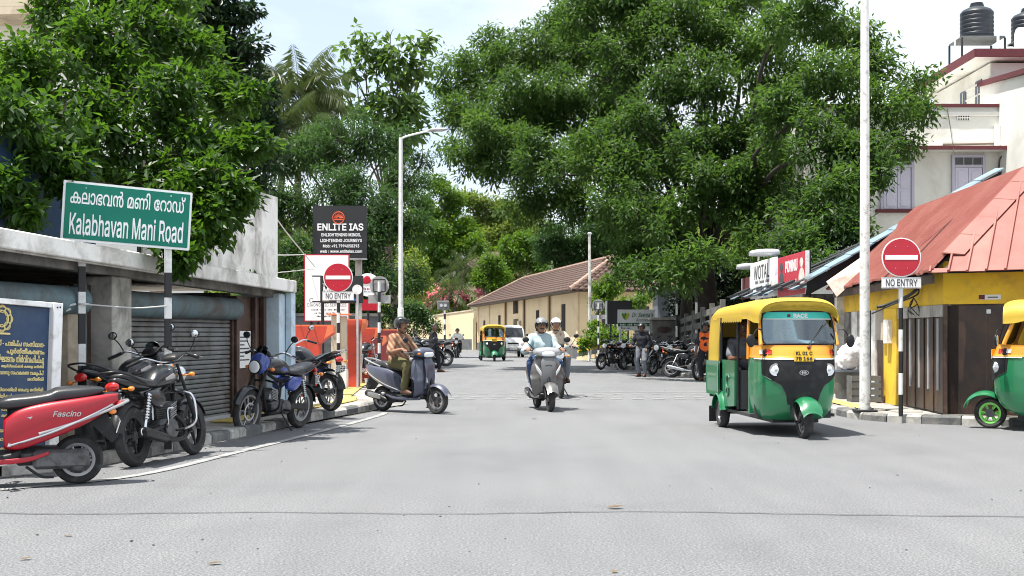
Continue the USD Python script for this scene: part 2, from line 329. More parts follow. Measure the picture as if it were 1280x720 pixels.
# ---------------------------------------------------------------- ground and road
def struct(name, m, look, parent=None, smooth=False):
    return obj(parent, name, m, look, smooth, kind='structure' if parent is None else None)
struct('ground', sheet([(-400, -150), (400, -150), (400, 600), (-400, 600)], -.012), M['earth'])
struct('road', sheet([(-70, -40), (70, -40), (70, 140), (-70, 140)], 0.0), M['asphalt'])
KL = [(-14, 11.3), (-5.4, 11.55), (-4.6, 11.7), (-4.2, 12.3), (-3.92, 13.3), (-3.26, 17.2), (-3.03, 18.9), (-2.74, 20.4), (-2.42, 21.8), (-2.30, 22.8), (-2.42, 24.0), (-2.75, 28.9), (-3.2, 40), (-3.5, 52), (-3.6, 61), (-4.0, 80), (-5.2, 96), (-14, 99)]
KR = [(16, 12.9), (7.17, 17.9), (6.62, 18.22), (6.28, 18.40), (5.87, 18.62), (5.50, 19.0), (5.26, 19.6), (5.20, 20.4), (5.25, 23), (5.35, 30), (5.45, 37.5), (4.9, 43), (4.0, 50), (3.75, 58), (3.75, 64), (3.0, 75), (1.2, 88), (-.6, 101), (-1.4, 106)]
def offset(line, d):
    p = np.array(line, float); t = np.gradient(p, axis=0); t /= np.linalg.norm(t, axis=1, keepdims=True)
    return p + np.stack([-t[:, 1], t[:, 0]], 1) * d
def along(line, step):
    p = np.array(line, float); s = np.r_[0, np.cumsum(np.linalg.norm(np.diff(p, axis=0), axis=1))]
    q = np.arange(0, s[-1], step); return np.stack([np.interp(q, s, p[:, 0]), np.interp(q, s, p[:, 1])], 1)
KH = .12
def pavement(line, side, outer, name):
    base = prism(np.vstack([offset(line, side * .16), outer]), -.01, KH - .004)
    g = struct(name, base, M['pave'])
    pts = along(line, .55); inn = along(line, .55) ; t = np.gradient(pts, axis=0); t /= np.linalg.norm(t, axis=1, keepdims=True); nn = np.stack([-t[:, 1], t[:, 0]], 1) * side
    rng = random.Random(5 + len(line)); k = 0; rest = []
    for i in range(len(pts) - 1):
        if pts[i][1] > 62: continue
        a, b = pts[i] + t[i] * .008, pts[i + 1] - t[i + 1] * .008
        top = KH + rng.uniform(-.008, .012); o = rng.uniform(-.008, .008)
        ca, cb = a + nn[i] * o, b + nn[i + 1] * o; da, db = a + nn[i] * .175, b + nn[i + 1] * .175
        c2a, c2b = ca + nn[i] * .03, cb + nn[i + 1] * .03
        m = hullp([(*ca, -.02), (*cb, -.02), (*da, -.02), (*db, -.02), (*ca, top - .03), (*cb, top - .03), (*c2a, top), (*c2b, top), (*da, top), (*db, top)])
        obj(g, 'kerb_stone', m, M['kerb_w'] if (i // 1) % 2 else M['kerb_b'], False)
    return g
pl = pavement(KL, 1, [(-14, 99), (-30, 99), (-30, 11.3)], 'pavement')
pr = pavement(KR, -1, [(-1.4, 106), (30, 106), (30, 12.9)], 'pavement')
# paving slabs of the near walks, with joints, and the yellow guide strip
def pav_tiles(parent, x0, x1, y0, y1, inside, s=.42):
    rng = random.Random(9)
    for i in range(int((x1 - x0) / s)):
        for j in range(int((y1 - y0) / s)):
            cx, cy = x0 + (i + .5) * s, y0 + (j + .5) * s
            if inside(cx, cy): obj(parent, 'paving_slab', box((cx, cy, KH + .001 + rng.uniform(0, .005)), (s - .014, s - .014, .02), .004), M['pave'], False)
kx = lambda y: np.interp(y, [p[1] for p in KL[3:]], [p[0] for p in KL[3:]])
pav_tiles(pl, -4.6, -2.3, 16.4, 26.2, lambda x, y: -5.2 + .1 * y < x < kx(y) - .40)
kr = lambda y: np.interp(y, [p[1] for p in KR[5:]], [p[0] for p in KR[5:]])
pav_tiles(pr, 5.4, 6.5, 19.4, 24, lambda x, y: x > kr(y) + .4)
ts = []
for i, y in enumerate(np.arange(17.2, 33, .31)):
    x = kx(y + .15) - (.62 if y < 24 else .75)
    obj(pl, 'guide_slab', box((x, y, KH + .014), (.30, .295, .018), .005, rz=-.2 if y < 23 else .1), M['tactile'], False)
yel = sheet([(5.42, 20.2), (5.72, 20.2), (5.85, 24), (5.55, 24)], KH + .018); obj(pr, 'guide_strip', yel, M['tactile'], False)
struct('road_shoulder', sheet(np.vstack([[(-9, 10.6)], [(-4.55, 11.2)], np.array(KL[3:11]) + (.02, 0), [(-1.9, 24)], [(-2.2, 22.4)], [(-2.75, 19.6)], [(-3.45, 16.0)], [(-4.3, 12.0)], [(-6.0, 9.7)]]), .004), M['dusty'])
def strip(line, w, z=.008, wob=0.0, seed=1):
    p = bez(np.array(line, float), 10); n1 = offset(p, w / 2); n2 = offset(p, -w / 2)
    if wob:
        r = np.random.default_rng(seed); n1 += r.normal(0, wob, n1.shape); n2 += r.normal(0, wob, n2.shape)
    v = np.vstack([np.c_[n1, np.full(len(p), z)], np.c_[n2, np.full(len(p), z)]]); n = len(p); i = np.arange(n - 1)
    return trimesh.Trimesh(v, np.vstack([np.stack([i, i + n, i + 1], 1), np.stack([i + 1, i + n, i + n + 1], 1)]), process=False)
edge = [G(0, 613)[:2], G(170, 595)[:2], G(300, 565)[:2], G(400, 540)[:2], G(470, 521)[:2], G(482, 516)[:2]]
struct('road_edge_line', strip(edge, .11), M['paint_white'])
seam = strip([G(-60, 641.5)[:2], G(100, 643)[:2], G(330, 641)[:2], G(560, 643)[:2], G(800, 640)[:2], G(1050, 644)[:2], G(1340, 647)[:2]], .020, .006, .0025)
struct('tar_seam', seam, M['seam'])
for r_, y in enumerate((25.6, 26.6, 27.7)):
    row = [box((x, y + .03 * math.sin(x * 3), .006), (.22, .15, .006)) for x in np.arange(-2.1, 5.0, .42) + .1 * r_]
    struct('rumble_marking', row, M['paint_white'])
struct('stop_line', strip([(-2.1, 28.6), (1, 28.7), (5.0, 28.9)], .07), M['paint_white'])
# hill behind, seen under the trees
def hill_z(x, y):
    t = np.clip((y - 128) / 110, 0, 1); return -.1 + 17 * t * t * (3 - 2 * t) * (1 + .12 * np.sin(x * .05 + 1))
gx, gy = np.meshgrid(np.linspace(-160, 160, 60), np.linspace(112, 420, 50), indexing='ij'); gz = hill_z(gx, gy)
hv = np.stack([gx, gy, gz], -1); i = np.arange(3000).reshape(60, 50)
qd = np.stack([i[:-1, :-1], i[1:, :-1], i[1:, 1:], i[:-1, 1:]], -1).reshape(-1, 4)
struct('hill', trimesh.Trimesh(hv.reshape(-1, 3), np.vstack([qd[:, [0, 1, 2]], qd[:, [0, 2, 3]]]), process=False), M['hill'], smooth=True)

# ---------------------------------------------------------------- signs and boards
def stripes(parent, x, y, z0, z1, r, n, first='black', name='band'):
    e = np.linspace(z0, z1, n + 1)
    for a, b in zip(e[:-1], e[1:]):
        obj(parent, name, cyl((x, y, a), (x, y, b), r, 12), M['black'] if first == 'black' else M['white']); first = 'white' if first == 'black' else 'black'
def rrect(w, h, r, n=5):
    p = []
    for cx, cy, a in ((w / 2 - r, h / 2 - r, 0), (-w / 2 + r, h / 2 - r, 90), (-w / 2 + r, -h / 2 + r, 180), (w / 2 - r, -h / 2 + r, 270)):
        for t in np.linspace(a, a + 90, n): p.append((cx + r * math.cos(math.radians(t)), cy + r * math.sin(math.radians(t))))
    return np.array(p)
def panel(c, w, h, t, r=.01):            # facing -y
    return xf(prism_y(rrect(w, h, r), -t / 2, t / 2), c)
def dashes(parent, c, width, h, words, look, seed=1, name='print'):
    r = random.Random(seed); ws = [r.uniform(.5, 1.4) for _ in range(words)]; k = width / (sum(ws) + .25 * (words - 1)); x = c[0] - width / 2; m = []
    for w in ws:
        n = max(2, int(w * k / (h * .8)))
        for i in range(n): a = x + w * k * i / n; hh = h * r.choice((.7, .7, 1.0)); m.append(boxb(a, a + w * k / n * .68, c[1] - .002, c[1] + .001, c[2], c[2] + hh))
        x += (w + .25) * k
    return obj(parent, name, m, look, False, kind='stuff')
def T(parent, text, c, h, look, name='lettering', **k):
    return obj(parent, name, xf(letters(text, h, **k), c), look, False)
# green street name sign, tilted a little
def green_sign():
    Y = 13.7; c = P(159.5, 270, Y); w, h = 153 / F * Y * 1.02, 74 / F * Y
    t = thing('street_name_sign', 'green street name board with white border on two black and white posts', 'street sign', (c[0], Y, 0), math.radians(25))
    b = node(t, 'board', loc=(0, 0, c[2])); UsdGeom.Xformable(b).AddRotateYOp().Set(3.2)
    obj(b, 'border', panel((0, 0, 0), w, h, .03, .012), M['white_c'], False)
    obj(b, 'face', panel((0, -.017, 0), w - .05, h - .05, .006, .01), M['sign_green'], False)
    T(b, 'കലാഭവൻ മണി േറാഡ്', (0, -.020, .085), .15, M['white_c'], font='mal', width=w * .89, bold=1, px=90)
    T(b, 'Kalabhavan Mani Road', (0, -.020, -.24), .215, M['white_c'], width=w * .88, bold=1)
    obj(b, 'bolt', [ell((sx * w * .33, -.02, sz * h * .40), (.008, .005, .008), 1) for sx in (-1, 1) for sz in (-1, 1)], M['steel'])
    for px, off in ((107.5, 0), (208, .05)):
        x = (px - 159.5) / F * Y * 1.04
        s = node(t, 'post'); zz = [.1, .45, .62, .97, 1.2, 1.52, 1.75, 2.02, 2.3]; col = 'black'
        for a, bb in zip(zz[:-1], zz[1:]):
            obj(s, 'band', box((x, .045, (a + bb) / 2 - off), (.075, .05, bb - a), .004), M[col], False); col = 'white' if col == 'black' else 'black'
    obj(t, 'cable_tie', [tube(bez([((107.5 - 159.5) / F * Y, .0, 1.62), (-.2, -.03, 1.60), (.1, -.02, 1.585), ((208 - 159.5) / F * Y, 0, 1.61)], 6), .008, 6), torus(((107.5 - 159.5) / F * Y, .04, 1.62), .05, .012, 'z', 12, 6), tube(bez([(-.53, -.02, 1.62), (-.60, -.03, 1.60), (-.63, -.03, 1.55), (-.58, -.03, 1.57)], 5), .012, 6)], M['wire_w'])
green_sign()
def blue_board():
    t = thing('notice_board', 'navy notice board with yellow lettering in a thick white frame', 'notice board', (-4.45, 12.25, 0), math.atan2(.90, .42))
    # local x runs towards the right end; face -y looks to the road
    b = node(t, 'board', loc=(0, 0, .62)); UsdGeom.Xformable(b).AddRotateYOp().Set(2.5)
    obj(b, 'frame', [boxb(-.02, .10, -.07, .08, -.55, .985, .006), boxb(-1.0, -.0205, -.05, .06, .935, .985, .004), boxb(-1.0, -.0205, -.05, .06, -.55, -.5, .004)], M['white'], False)
    obj(b, 'face', boxb(-1.0, -.021, -.012, .03, -.499, .934), M['navy'], False)
    obj(b, 'bolt', [ell((.02, -.074, .94), (.009, .006, .009), 1), ell((.055, -.074, .945), (.009, .006, .009), 1)], M['black'])
    em = [torus((-.60, -.016, .80), R, .007, 'y', 20, 5) for R in (.11, .075)] + [torus((-.60 + .09 * math.cos(a), -.016, .80 + .09 * math.sin(a)), .035, .006, 'y', 12, 5) for a in np.arange(8) * PI / 4] + [boxb(-.70, -.50, -.02, -.012, .655, .672)]
    obj(b, 'emblem', em, M['gold'])
    for s_, z, h, w in (('ഹാവേസ് - പാമിച്ച സംസ്ഥാന-', .555, .045, .74), ('പൂർത്തീകരണം', .485, .045, .46), ('ഉദ്ഘാടനം നിർവ്വഹിച്ചു', .405, .06, .6), ('ആദ്ധ്യക്ഷൻ കേരള മന്ത്രി', .355, .025, .52), ('ശ്രീ കെ വാസു സഹകരണ വകുപ്പ്', .29, .036, .72), ('മന്ത്രി', .235, .03, .2), ('മുഖ്യാതിഥി ബഹു മന്ത്രി', .135, .030, .6), ('വിശിഷ്ടാതിഥികൾ കേരള സർക്കാർ', .075, .032, .76), ('സ്വാഗതം ആശംസ നന്ദി കൃതജ്ഞത', .02, .030, .8), ('പ്രമുഖ വ്യക്തികൾ', -.045, .028, .5), ('കെ പി സദസ്സ് നഗരസഭ', -.10, .028, .5), ('നഗരസഭ ചെയർമാൻ കൗൺസിലർ', -.24, .034, .82), ('ബഹുമാനപ്പെട്ട മേയർ', -.32, .034, .7), ('തിരുവനന്തപുരം', -.41, .034, .5)):
        T(b, s_, (-.04 - w / 2 - .03, -.0125, z), h, M['gold'], font='mal', width=w, px=40, bold=1)
    obj(t, 'leg', boxb(-.01, .09, -.05, .06, .0, .065), M['white'], False)
blue_board()
def no_entry(name_label, c, Y, base, r, plate_w, plate_h, plate_z, bands, dz):
    t = thing('no_entry_sign', name_label, 'road sign', (base[0], base[1], 0)); z = c[2]; x = c[0] - base[0]
    d = node(t, 'disc', loc=(x, -.045, z))
    obj(d, 'rim', disk_y((0, 0, 0), r, .012, 40), M['white_c']); obj(d, 'face', disk_y((0, -.008, 0), r * .945, .006, 40), M['sign_red'])
    obj(d, 'bar', panel((0, -.013, 0), r * 1.66, r * .24, .004, .004), M['white_c'], False)
    obj(d, 'rivet', [ell((sx * r * .3, -.013, sz * r * .55), (.007, .004, .007), 1) for sx in (-1, 1) for sz in (-1, 1)], M['alu_back'])
    pz = plate_z; obj(t, 'plate', panel((x, -.045, pz), plate_w, plate_h, .010, .004), M['white_c'], False)
    obj(t, 'plate_edge', [panel((x, -.0515, pz + s * (plate_h / 2 - .008)), plate_w - .012, .006, .003, .001) for s in (-1, 1)], M['ink'], False)
    T(t, 'NO ENTRY', (x, -.051, pz - plate_h * .29), plate_h * .58, M['ink'], width=plate_w * .80, bold=1)
    stripes(t, 0, 0, .1, z - .1, .033, bands, 'black')
    obj(t, 'clamp', [box((0, -.022, z + k), (.10, .03, .03)) for k in (-.12, .12)] + [box((0, -.022, pz), (.10, .03, .03))], M['steel'], False)
Y = 26.0; b = G(423, 491, KH)
no_entry('left red no entry disc above its plate, beside the red gate pillars', P(423, 347, Y), Y, (P(423, 347, Y)[0], Y), .30, .63, .185, P(423, 370, Y)[2], 11, 0)
Y = 18.74
no_entry('right red no entry disc above its plate, outside the yellow corner shop', P(1125.5, 322, Y), Y, (P(1126, 322, Y)[0], Y), .287, .575, .165, P(1126.5, 353.5, Y)[2], 7, 0)
def board(name, label, cat, px0, py0, px1, py1, Y, face, edge=None, depth=.06, posts=(), postlook=None, rot=0.0, pr=.035):
    a, b_ = P(px0, py0, Y), P(px1, py1, Y); w, h = b_[0] - a[0], a[2] - b_[2]; c = (a + b_) / 2
    t = thing(name, label, cat, (c[0], Y, 0), rot)
    obj(t, 'board', panel((0, 0, c[2]), w, h, depth, .006), edge or face, False)
    if edge is not None: obj(t, 'face', panel((0, -depth / 2 - .003, c[2]), w - .05, h - .05, .006, .004), face, False)
    for x in posts: obj(t, 'post', cyl((x * w, depth / 2 + pr, .08), (x * w, depth / 2 + pr, c[2] + h * .3), pr, 10), postlook or M['black'])
    return t, c[2], w, h, -depth / 2 - .004
# ENLITE hoarding
t, zc, w, h, fy = board('billboard', 'square black billboard with white ENLITE lettering and orange emblem', 'billboard', 391.5, 257.5, 458, 323, 30, M['black'], None, .14, (-.42,), M['black'])
M['black_board'] = M['black']
obj(t, 'trim', [boxb(-w / 2 - .012, w / 2 + .012, -.08, .08, zc - h / 2 - .03, zc - h / 2 - .004)], M['alu_back'], False)
obj(t, 'support_post', boxb(w * .28, w * .28 + .15, .08, .20, .1, zc), M['conc'], False)
M['emblem'] = plain('emblem_orange', (.62, .09, .03), .5)
obj(t, 'emblem', [torus((-.02, fy - .004, zc + h * .27), .135, .010, 'y', 28, 6)] + [cyl((-.02 + .03 * math.cos(a), fy - .003, zc + h * .26 + .03 * math.sin(a)), (-.02 + .115 * math.cos(a), fy - .003, zc + h * .26 + .115 * math.sin(a)), .009, 5) for a in np.linspace(.15, PI - .15, 9)] + [boxb(-.13, .09, fy - .008, fy, zc + h * .225, zc + h * .25)], M['emblem'])
T(t, 'ENLITE IAS', (.02, fy, zc + .04), .15, M['white_c'], width=w * .86, bold=2)
for s_, dz, hh, ww in (('ENLIGHTENING MINDS,', -.10, .07, .74), ('LIGHTENING JOURNEYS', -.235, .07, .78), ('Mob: +91 7994058393', -.36, .065, .68), ('web : www.enliteias.com', -.485, .065, .79)):
    T(t, s_, (.04, fy, zc + dz), hh, M['white_c'], width=w * ww, bold=1, px=52)
t, zc, w, h, fy = board('clinic_board', 'tall white diagnostic services board with thin red border below the black billboard', 'board', 380.5, 318, 437, 402, 29, M['white_c'], M['sign_red'], .07, (-.36, .3))
T(t, 'C', (-.35, fy, zc - .33), .10, M['ink'], font='sans', px=52)
T(t, 'DIAGNOSTIC SERVICES', (0, fy, zc - .42), .075, M['ink'], width=w * .86, px=52)
for k_, ww in enumerate((.74, .6, .5)): dashes(t, (.03, fy, zc - .51 - .075 * k_), w * ww, .035, 5, M['ink'], k_)
t, zc, w, h, fy = board('shop_board', 'small black shop board hanging behind the left no entry disc', 'board', 400.5, 345, 454, 379, 28, M['black'], None, .08, (-.46,))
T(t, 'MEL', (-.25, fy, zc - .07), .13, M['white_c'], width=.30, bold=2); T(t, 'The', (-.36, fy, zc + .08), .05, M['white_c'], px=40)
obj(t, 'label', panel((-.34, fy - .003, zc - .23), .14, .05, .006, .003), M['beige'], False); M['blue_lbl'] = plain('blue_label', (.03, .10, .28), .5)
obj(t, 'label', panel((.18, fy - .003, zc - .22), .38, .05, .006, .003), M['blue_lbl'], False); obj(t, 'bracket', [boxb(-w / 2 - .18, -w / 2 + .03, 0, .03, zc + s * .28, zc + s * .28 + .03) for s in (-1, 1)], M['black'], False)
t = thing('traffic_mirror', 'small round white disc on a bracket beside the left no entry disc', 'disc', (*P(446.5, 362, 27.4)[:2], 0)); z = P(446.5, 362, 27.4)[2]
obj(t, 'disc', disk_y((0, 0, z), .105, .03, 28), M['white']); obj(t, 'post', cyl((0, .05, .1), (0, .05, z), .025), M['steel'])
Y = 33.; t = thing('shop_sign', 'white and red round shop sign behind the grey sign backs', 'shop sign', (*P(460, 356, Y)[:2], 0)); z = P(460, 356, Y)[2]
obj(t, 'disc', disk_y((0, 0, z), .30, .06, 32), M['white_c']); obj(t, 'base', panel((-.02, .0, z - .52), .5, .28, .06), M['sign_red'], False); obj(t, 'logo', [ell((-.05, -.035, z + .1), (.15, .012, .08), 2), ell((-.02, -.035, z + .16), (.08, .012, .07), 2)], M['sign_red'])
dashes(t, (-.02, -.031, z - .13), .34, .06, 4, M['sign_red'], 5); dashes(t, (0, -.031, z - .19), .38, .03, 5, M['blue_lbl'], 6); obj(t, 'post', cyl((0, .06, .1), (0, .06, z), .03), M['black'])
def sign_back(label, px, py, pyb, Y, r, zpl):
    c = P(px, py, Y); t = thing('sign_reverse', label, 'road sign', (c[0], Y, 0)); z = c[2]
    obj(t, 'disc', disk_y((.0, .04, z), r, .012, 32), M['alu_back']); e = r * .62
    obj(t, 'bracket', [boxb(-e, e, 0, .02, z + s * e - .012, z + s * e + .012) for s in (-1, 1)] + [boxb(s * e - .012, s * e + .012, .001, .021, z - e + .012, z + e - .012) for s in (-1, 1)], M['black'], False)
    obj(t, 'plate', panel((0, .04, zpl), r * 2.3, .2, .012, .004), M['alu_back'], False); stripes(t, 0, 0, .1, z + .1, .035, 10)
sign_back('grey back of a round road sign on a striped post beside the street lamp', 474, 357, 0, 31., .235, P(0, 374, 31.)[2])
sign_back('grey back of a round road sign in front of the tiled building', 748, 382, 0, 56., .28, P(0, 396, 56.)[2])
# ---------------------------------------------------------------- shop with roller shutters, left
RS = math.atan2(.9859, .1676)
def shutter_shop():
    t = thing('shutter_shop', 'low weathered concrete shop with grey roller shutters and a deep roof slab on the left', 'shop', (-4.85, 12.3, 0), RS)
    L = 7.6
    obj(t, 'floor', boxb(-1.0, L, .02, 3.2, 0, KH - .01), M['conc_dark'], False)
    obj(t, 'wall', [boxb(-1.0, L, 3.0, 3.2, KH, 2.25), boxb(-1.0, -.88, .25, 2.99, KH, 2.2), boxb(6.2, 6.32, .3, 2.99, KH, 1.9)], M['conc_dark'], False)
    sl = node(t, 'roof', loc=(0, 0, .14)); UsdGeom.Xformable(sl).AddRotateYOp().Set(1.1)
    obj(sl, 'slab', boxb(-1.05, L + .02, -.16, 3.2, 1.99, 2.09, .01), M['conc_white'], False)
    obj(sl, 'fascia', [boxb(-1.05, L + .02, -.24, -.165, 1.95, 2.135, .012)], M['conc_white'], False)
    obj(sl, 'beam', [boxb(-1.05, L, -.02, .14, 1.86, 1.985, .01)], M['conc_dark'], False)
    obj(sl, 'drip_strip', boxb(-1.05, 3.2, -.17, -.14, 1.935, 1.985), M['conc_white'], False)
    obj(t, 'pillar', boxb(2.02, 2.48, -.06, .35, KH, 1.95, .015), M['conc'], False, label='peeling concrete pillar between the shutters')
    obj(t, 'pier', boxb(7.22, L, -.12, .5, KH, 1.92, .012), M['blue_pale'], False, label='pale blue end pier')
    obj(t, 'pier', boxb(7.45, L + .03, -.23, -.13, KH, 1.94, .012), M['blue_pale'], False)
    obj(t, 'wall_panel', boxb(6.02, 7.21, .16, .22, KH, 1.85), M['brown_wood'], False)
    for a, b in ((6.02, 6.13), (6.75, 6.82), (7.10, 7.20)): obj(t, 'jamb', boxb(a, b, .08, .155, KH, 1.855, .006), M['brown_wood'], False)
    obj(t, 'door', boxb(1.62, 2.01, .20, .25, KH, 1.85), M['brown_door'], False)
    obj(t, 'jamb', boxb(1.62, 1.70, .08, .19, KH, 1.85, .006), M['rollbox'], False); obj(t, 'jamb', boxb(1.26, 1.50, .06, .20, KH, 1.52, .006), M['beige'], False)
    for a, b in ((-1.0, 1.60), (2.52, 6.00)):
        s = node(t, 'roller_shutter')
        rb = loft([(a, .12, 1.66, .155, .155, 2.2), (b, .12, 1.66, .155, .155, 2.2)], n=24, sub=1)
        obj(s, 'roll_cover', rb, M['rollbox'])
        n = 22; zz = np.linspace(KH + .02, 1.52, n + 1); prof = []
        for k in range(n):
            h = zz[k + 1] - zz[k]
            obj(s, 'slat', prism_x(np.array([(.20, zz[k]), (.165, zz[k] + h * .12), (.155, zz[k] + h * .5), (.165, zz[k] + h * .85), (.20, zz[k] + h * .97), (.215, zz[k] + h * .5)]), a + .03, b - .03), M['shutter'], False)
        obj(s, 'guide', [boxb(a, a + .05, .12, .23, KH, 1.5)], M['brown_wood'], False); obj(s, 'guide', [boxb(b - .05, b, .12, .23, KH, 1.5)], M['brown_wood'], False)
        obj(s, 'bottom_rail', boxb(a + .03, b - .03, .15, .20, KH, KH + .05), M['steel'], False)
    return t
shutter_shop()
def on_shop(x, y, z=0):        # a point of the shop's own axes in the world
    a = RS; return np.array([-4.85 + x * math.cos(a) - y * math.sin(a), 12.3 + x * math.sin(a) + y * math.cos(a), z])
t = thing('poster', 'small white paper notice stuck on the dark panel beside the shutter', 'poster', on_shop(6.47, .155, 1.05), RS)
obj(t, 'sheet', boxb(-.24, .24, -.012, -.002, -.24, .30), M['paper'], False)
obj(t, 'print', [boxb(-.18, .18 - .1 * (k % 3), -.016, -.0125, .2 - .055 * k, .218 - .055 * k) for k in range(7)], M['ink'], False)
t = thing('roof_hoarding', 'tall blank white hoarding of sheet panels on the shop roof', 'hoarding', on_shop(4.0, .55, 2.12), RS)
for k in range(5): obj(t, 'sheet_panel', boxb(k * .99, k * .99 + .975, -.015 + .004 * (k % 2), .015, .03 + .03 * (k % 2), 1.42 + .03 * (k % 3)), M['conc_white'], False)
for k in range(6): obj(t, 'upright', boxb(k * .98 - .02, k * .98 + .02, .02, .06, -.005, 1.45), M['black'], False)
obj(t, 'top_rail', boxb(0, 4.95, .016, .05, 1.40, 1.44), M['steel'], False)
t = thing('painted_hoarding', 'dark blue hoarding with a pale robed figure half hidden by the leaves', 'hoarding', on_shop(-.3, .45, 2.2), RS)
obj(t, 'sheet_panel', boxb(0, 2.9, 0, .04, .02, 1.12), M['navy'], False)
obj(t, 'painted_figure', [ell((1.15, -.004, .56), (.055, .006, .075), 2), hullp([(x, y, z) for y in (-.008, -.001) for x, z in ((1.02, .05), (1.34, .05), (1.30, .36), (1.2, .48), (1.1, .48), (1.0, .36))])], M['cream_fig'])
obj(t, 'upright', boxb(.1, .16, .05, .1, -.005, 1.12), M['steel'], False); obj(t, 'upright', boxb(2.7, 2.76, .05, .1, -.005, 1.12), M['steel'], False)
# white block with a balcony high behind the left tree
t = thing('apartment_block', 'white upper storeys with pink window and balconies behind the left tree', 'building', (-18.6, 32, 0), -.08)
obj(t, 'wall', boxb(-10, 8.2, 0, 9, 0, 13.5), M['white_wall'], False)
for x, z in ((2.1, 9.1), (2.1, 6.0), (6.0, 6.0)):
    w = obj(t, 'window', boxb(x, x + 1.2, -.04, .02, z, z + 1.3), M['pane_dark'], False); obj(w, 'shutter_panel', boxb(x - .25, x + .1, -.09, -.045, z - .1, z + 1.35), M['sign_red'], False)
for z in (8.9, 11.4): b = obj(t, 'balcony', boxb(4.5, 8.2, -1.1, -.01, z, z + .18), M['beige'], False); obj(b, 'rail', [boxb(4.5, 8.2, -1.1, -1.0, z + .185, z + .9)], M['beige'], False)
obj(t, 'downpipe', cyl((1.6, -.08, 0), (1.6, -.08, 13), .06), M['cream_dk'])
# ---------------------------------------------------------------- red gate wall with flared caps
def flare(x0, x1, y, z0, z1, th, f=.12, h=.22):
    body = prism_y(np.array([(x0, z0), (x1, z0), (x1, z1 - h), (x1 + f * .35, z1 - h * .75), (x1 + f, z1 - h * .4), (x1 + f, z1), (x0 - f * .3, z1), (x0 - f * .3, z1 - h * .6), (x0, z1 - h)]), y, y + th)
    return body
for k, (pa, pb, py, Y, lab) in enumerate(((362, 399, 408, 24.2, 'widest red gate wall section with a flared orange-edged top'), (433, 447, 400.5, 28.2, 'tallest red gate pillar with a flared top right of the beige pillar'), (451, 464, 411, 31.5, 'red gate pillar with flared top, third from the shutter shop'), (464, 474, 421, 34., 'dark red gate pillar with flared top beside the striped post'), (473, 492, 413, 38., 'dark red wall section beyond the gate pillars'))):
    a, b = P(pa, py, Y), P(pb, py, Y); t = thing('gate_pillar', lab, 'gate pillar', ((a[0] + b[0]) / 2, Y, 0), .0, None); hw = (b[0] - a[0]) / 2
    lk = M['red_wall'] if k < 3 else M['dark_red']; f = .26 if k == 0 else .18
    obj(t, 'body', flare(-hw, hw, 0, 0, a[2], .5 if k else .35, f, .34 if k == 0 else .26), lk, False)
    obj(t, 'cap_edge', prism_y(np.array([(hw + f * .35 + .004, a[2] - .24), (hw + f + .006, a[2] - .12), (hw + f + .006, a[2] + .004), (hw + f * .6, a[2] + .004)]), -.006, .4), M['orange_edge'], False)
    obj(t, 'coping', boxb(-hw - f * .25, hw + f * .9, .02, .32, a[2] + .002, a[2] + .03), M['orange_edge'], False)
a, b = P(415, 394, 27.3), P(431, 394, 27.3); t = thing('concrete_pillar', 'beige concrete pillar with a thin tile cap behind the left no entry post', 'pillar', ((a[0] + b[0]) / 2, 27.3, 0))
obj(t, 'shaft', [boxb(-.155, .005, -.0, .3, 0, a[2], .01), boxb(.03, .155, .04, .3, 0, a[2] - .02, .01)], M['beige'], False); obj(t, 'cap', boxb(-.25, .25, -.08, .36, a[2] + .002, a[2] + .03, .008), M['orange_edge'], False)
obj(t, 'white_base', boxb(-.17, .17, -.02, .33, .02, .55, .01), M['conc_white'], False)
# low wall and darkness under the dense left tree
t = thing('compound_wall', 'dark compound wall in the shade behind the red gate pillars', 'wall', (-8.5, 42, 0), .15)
obj(t, 'wall', boxb(-8, 4.2, 0, .3, 0, 1.9), M['plinth'], False); obj(t, 'coping', boxb(-8.05, 4.25, -.06, .36, 1.902, 2.0), M['conc_dark'], False)
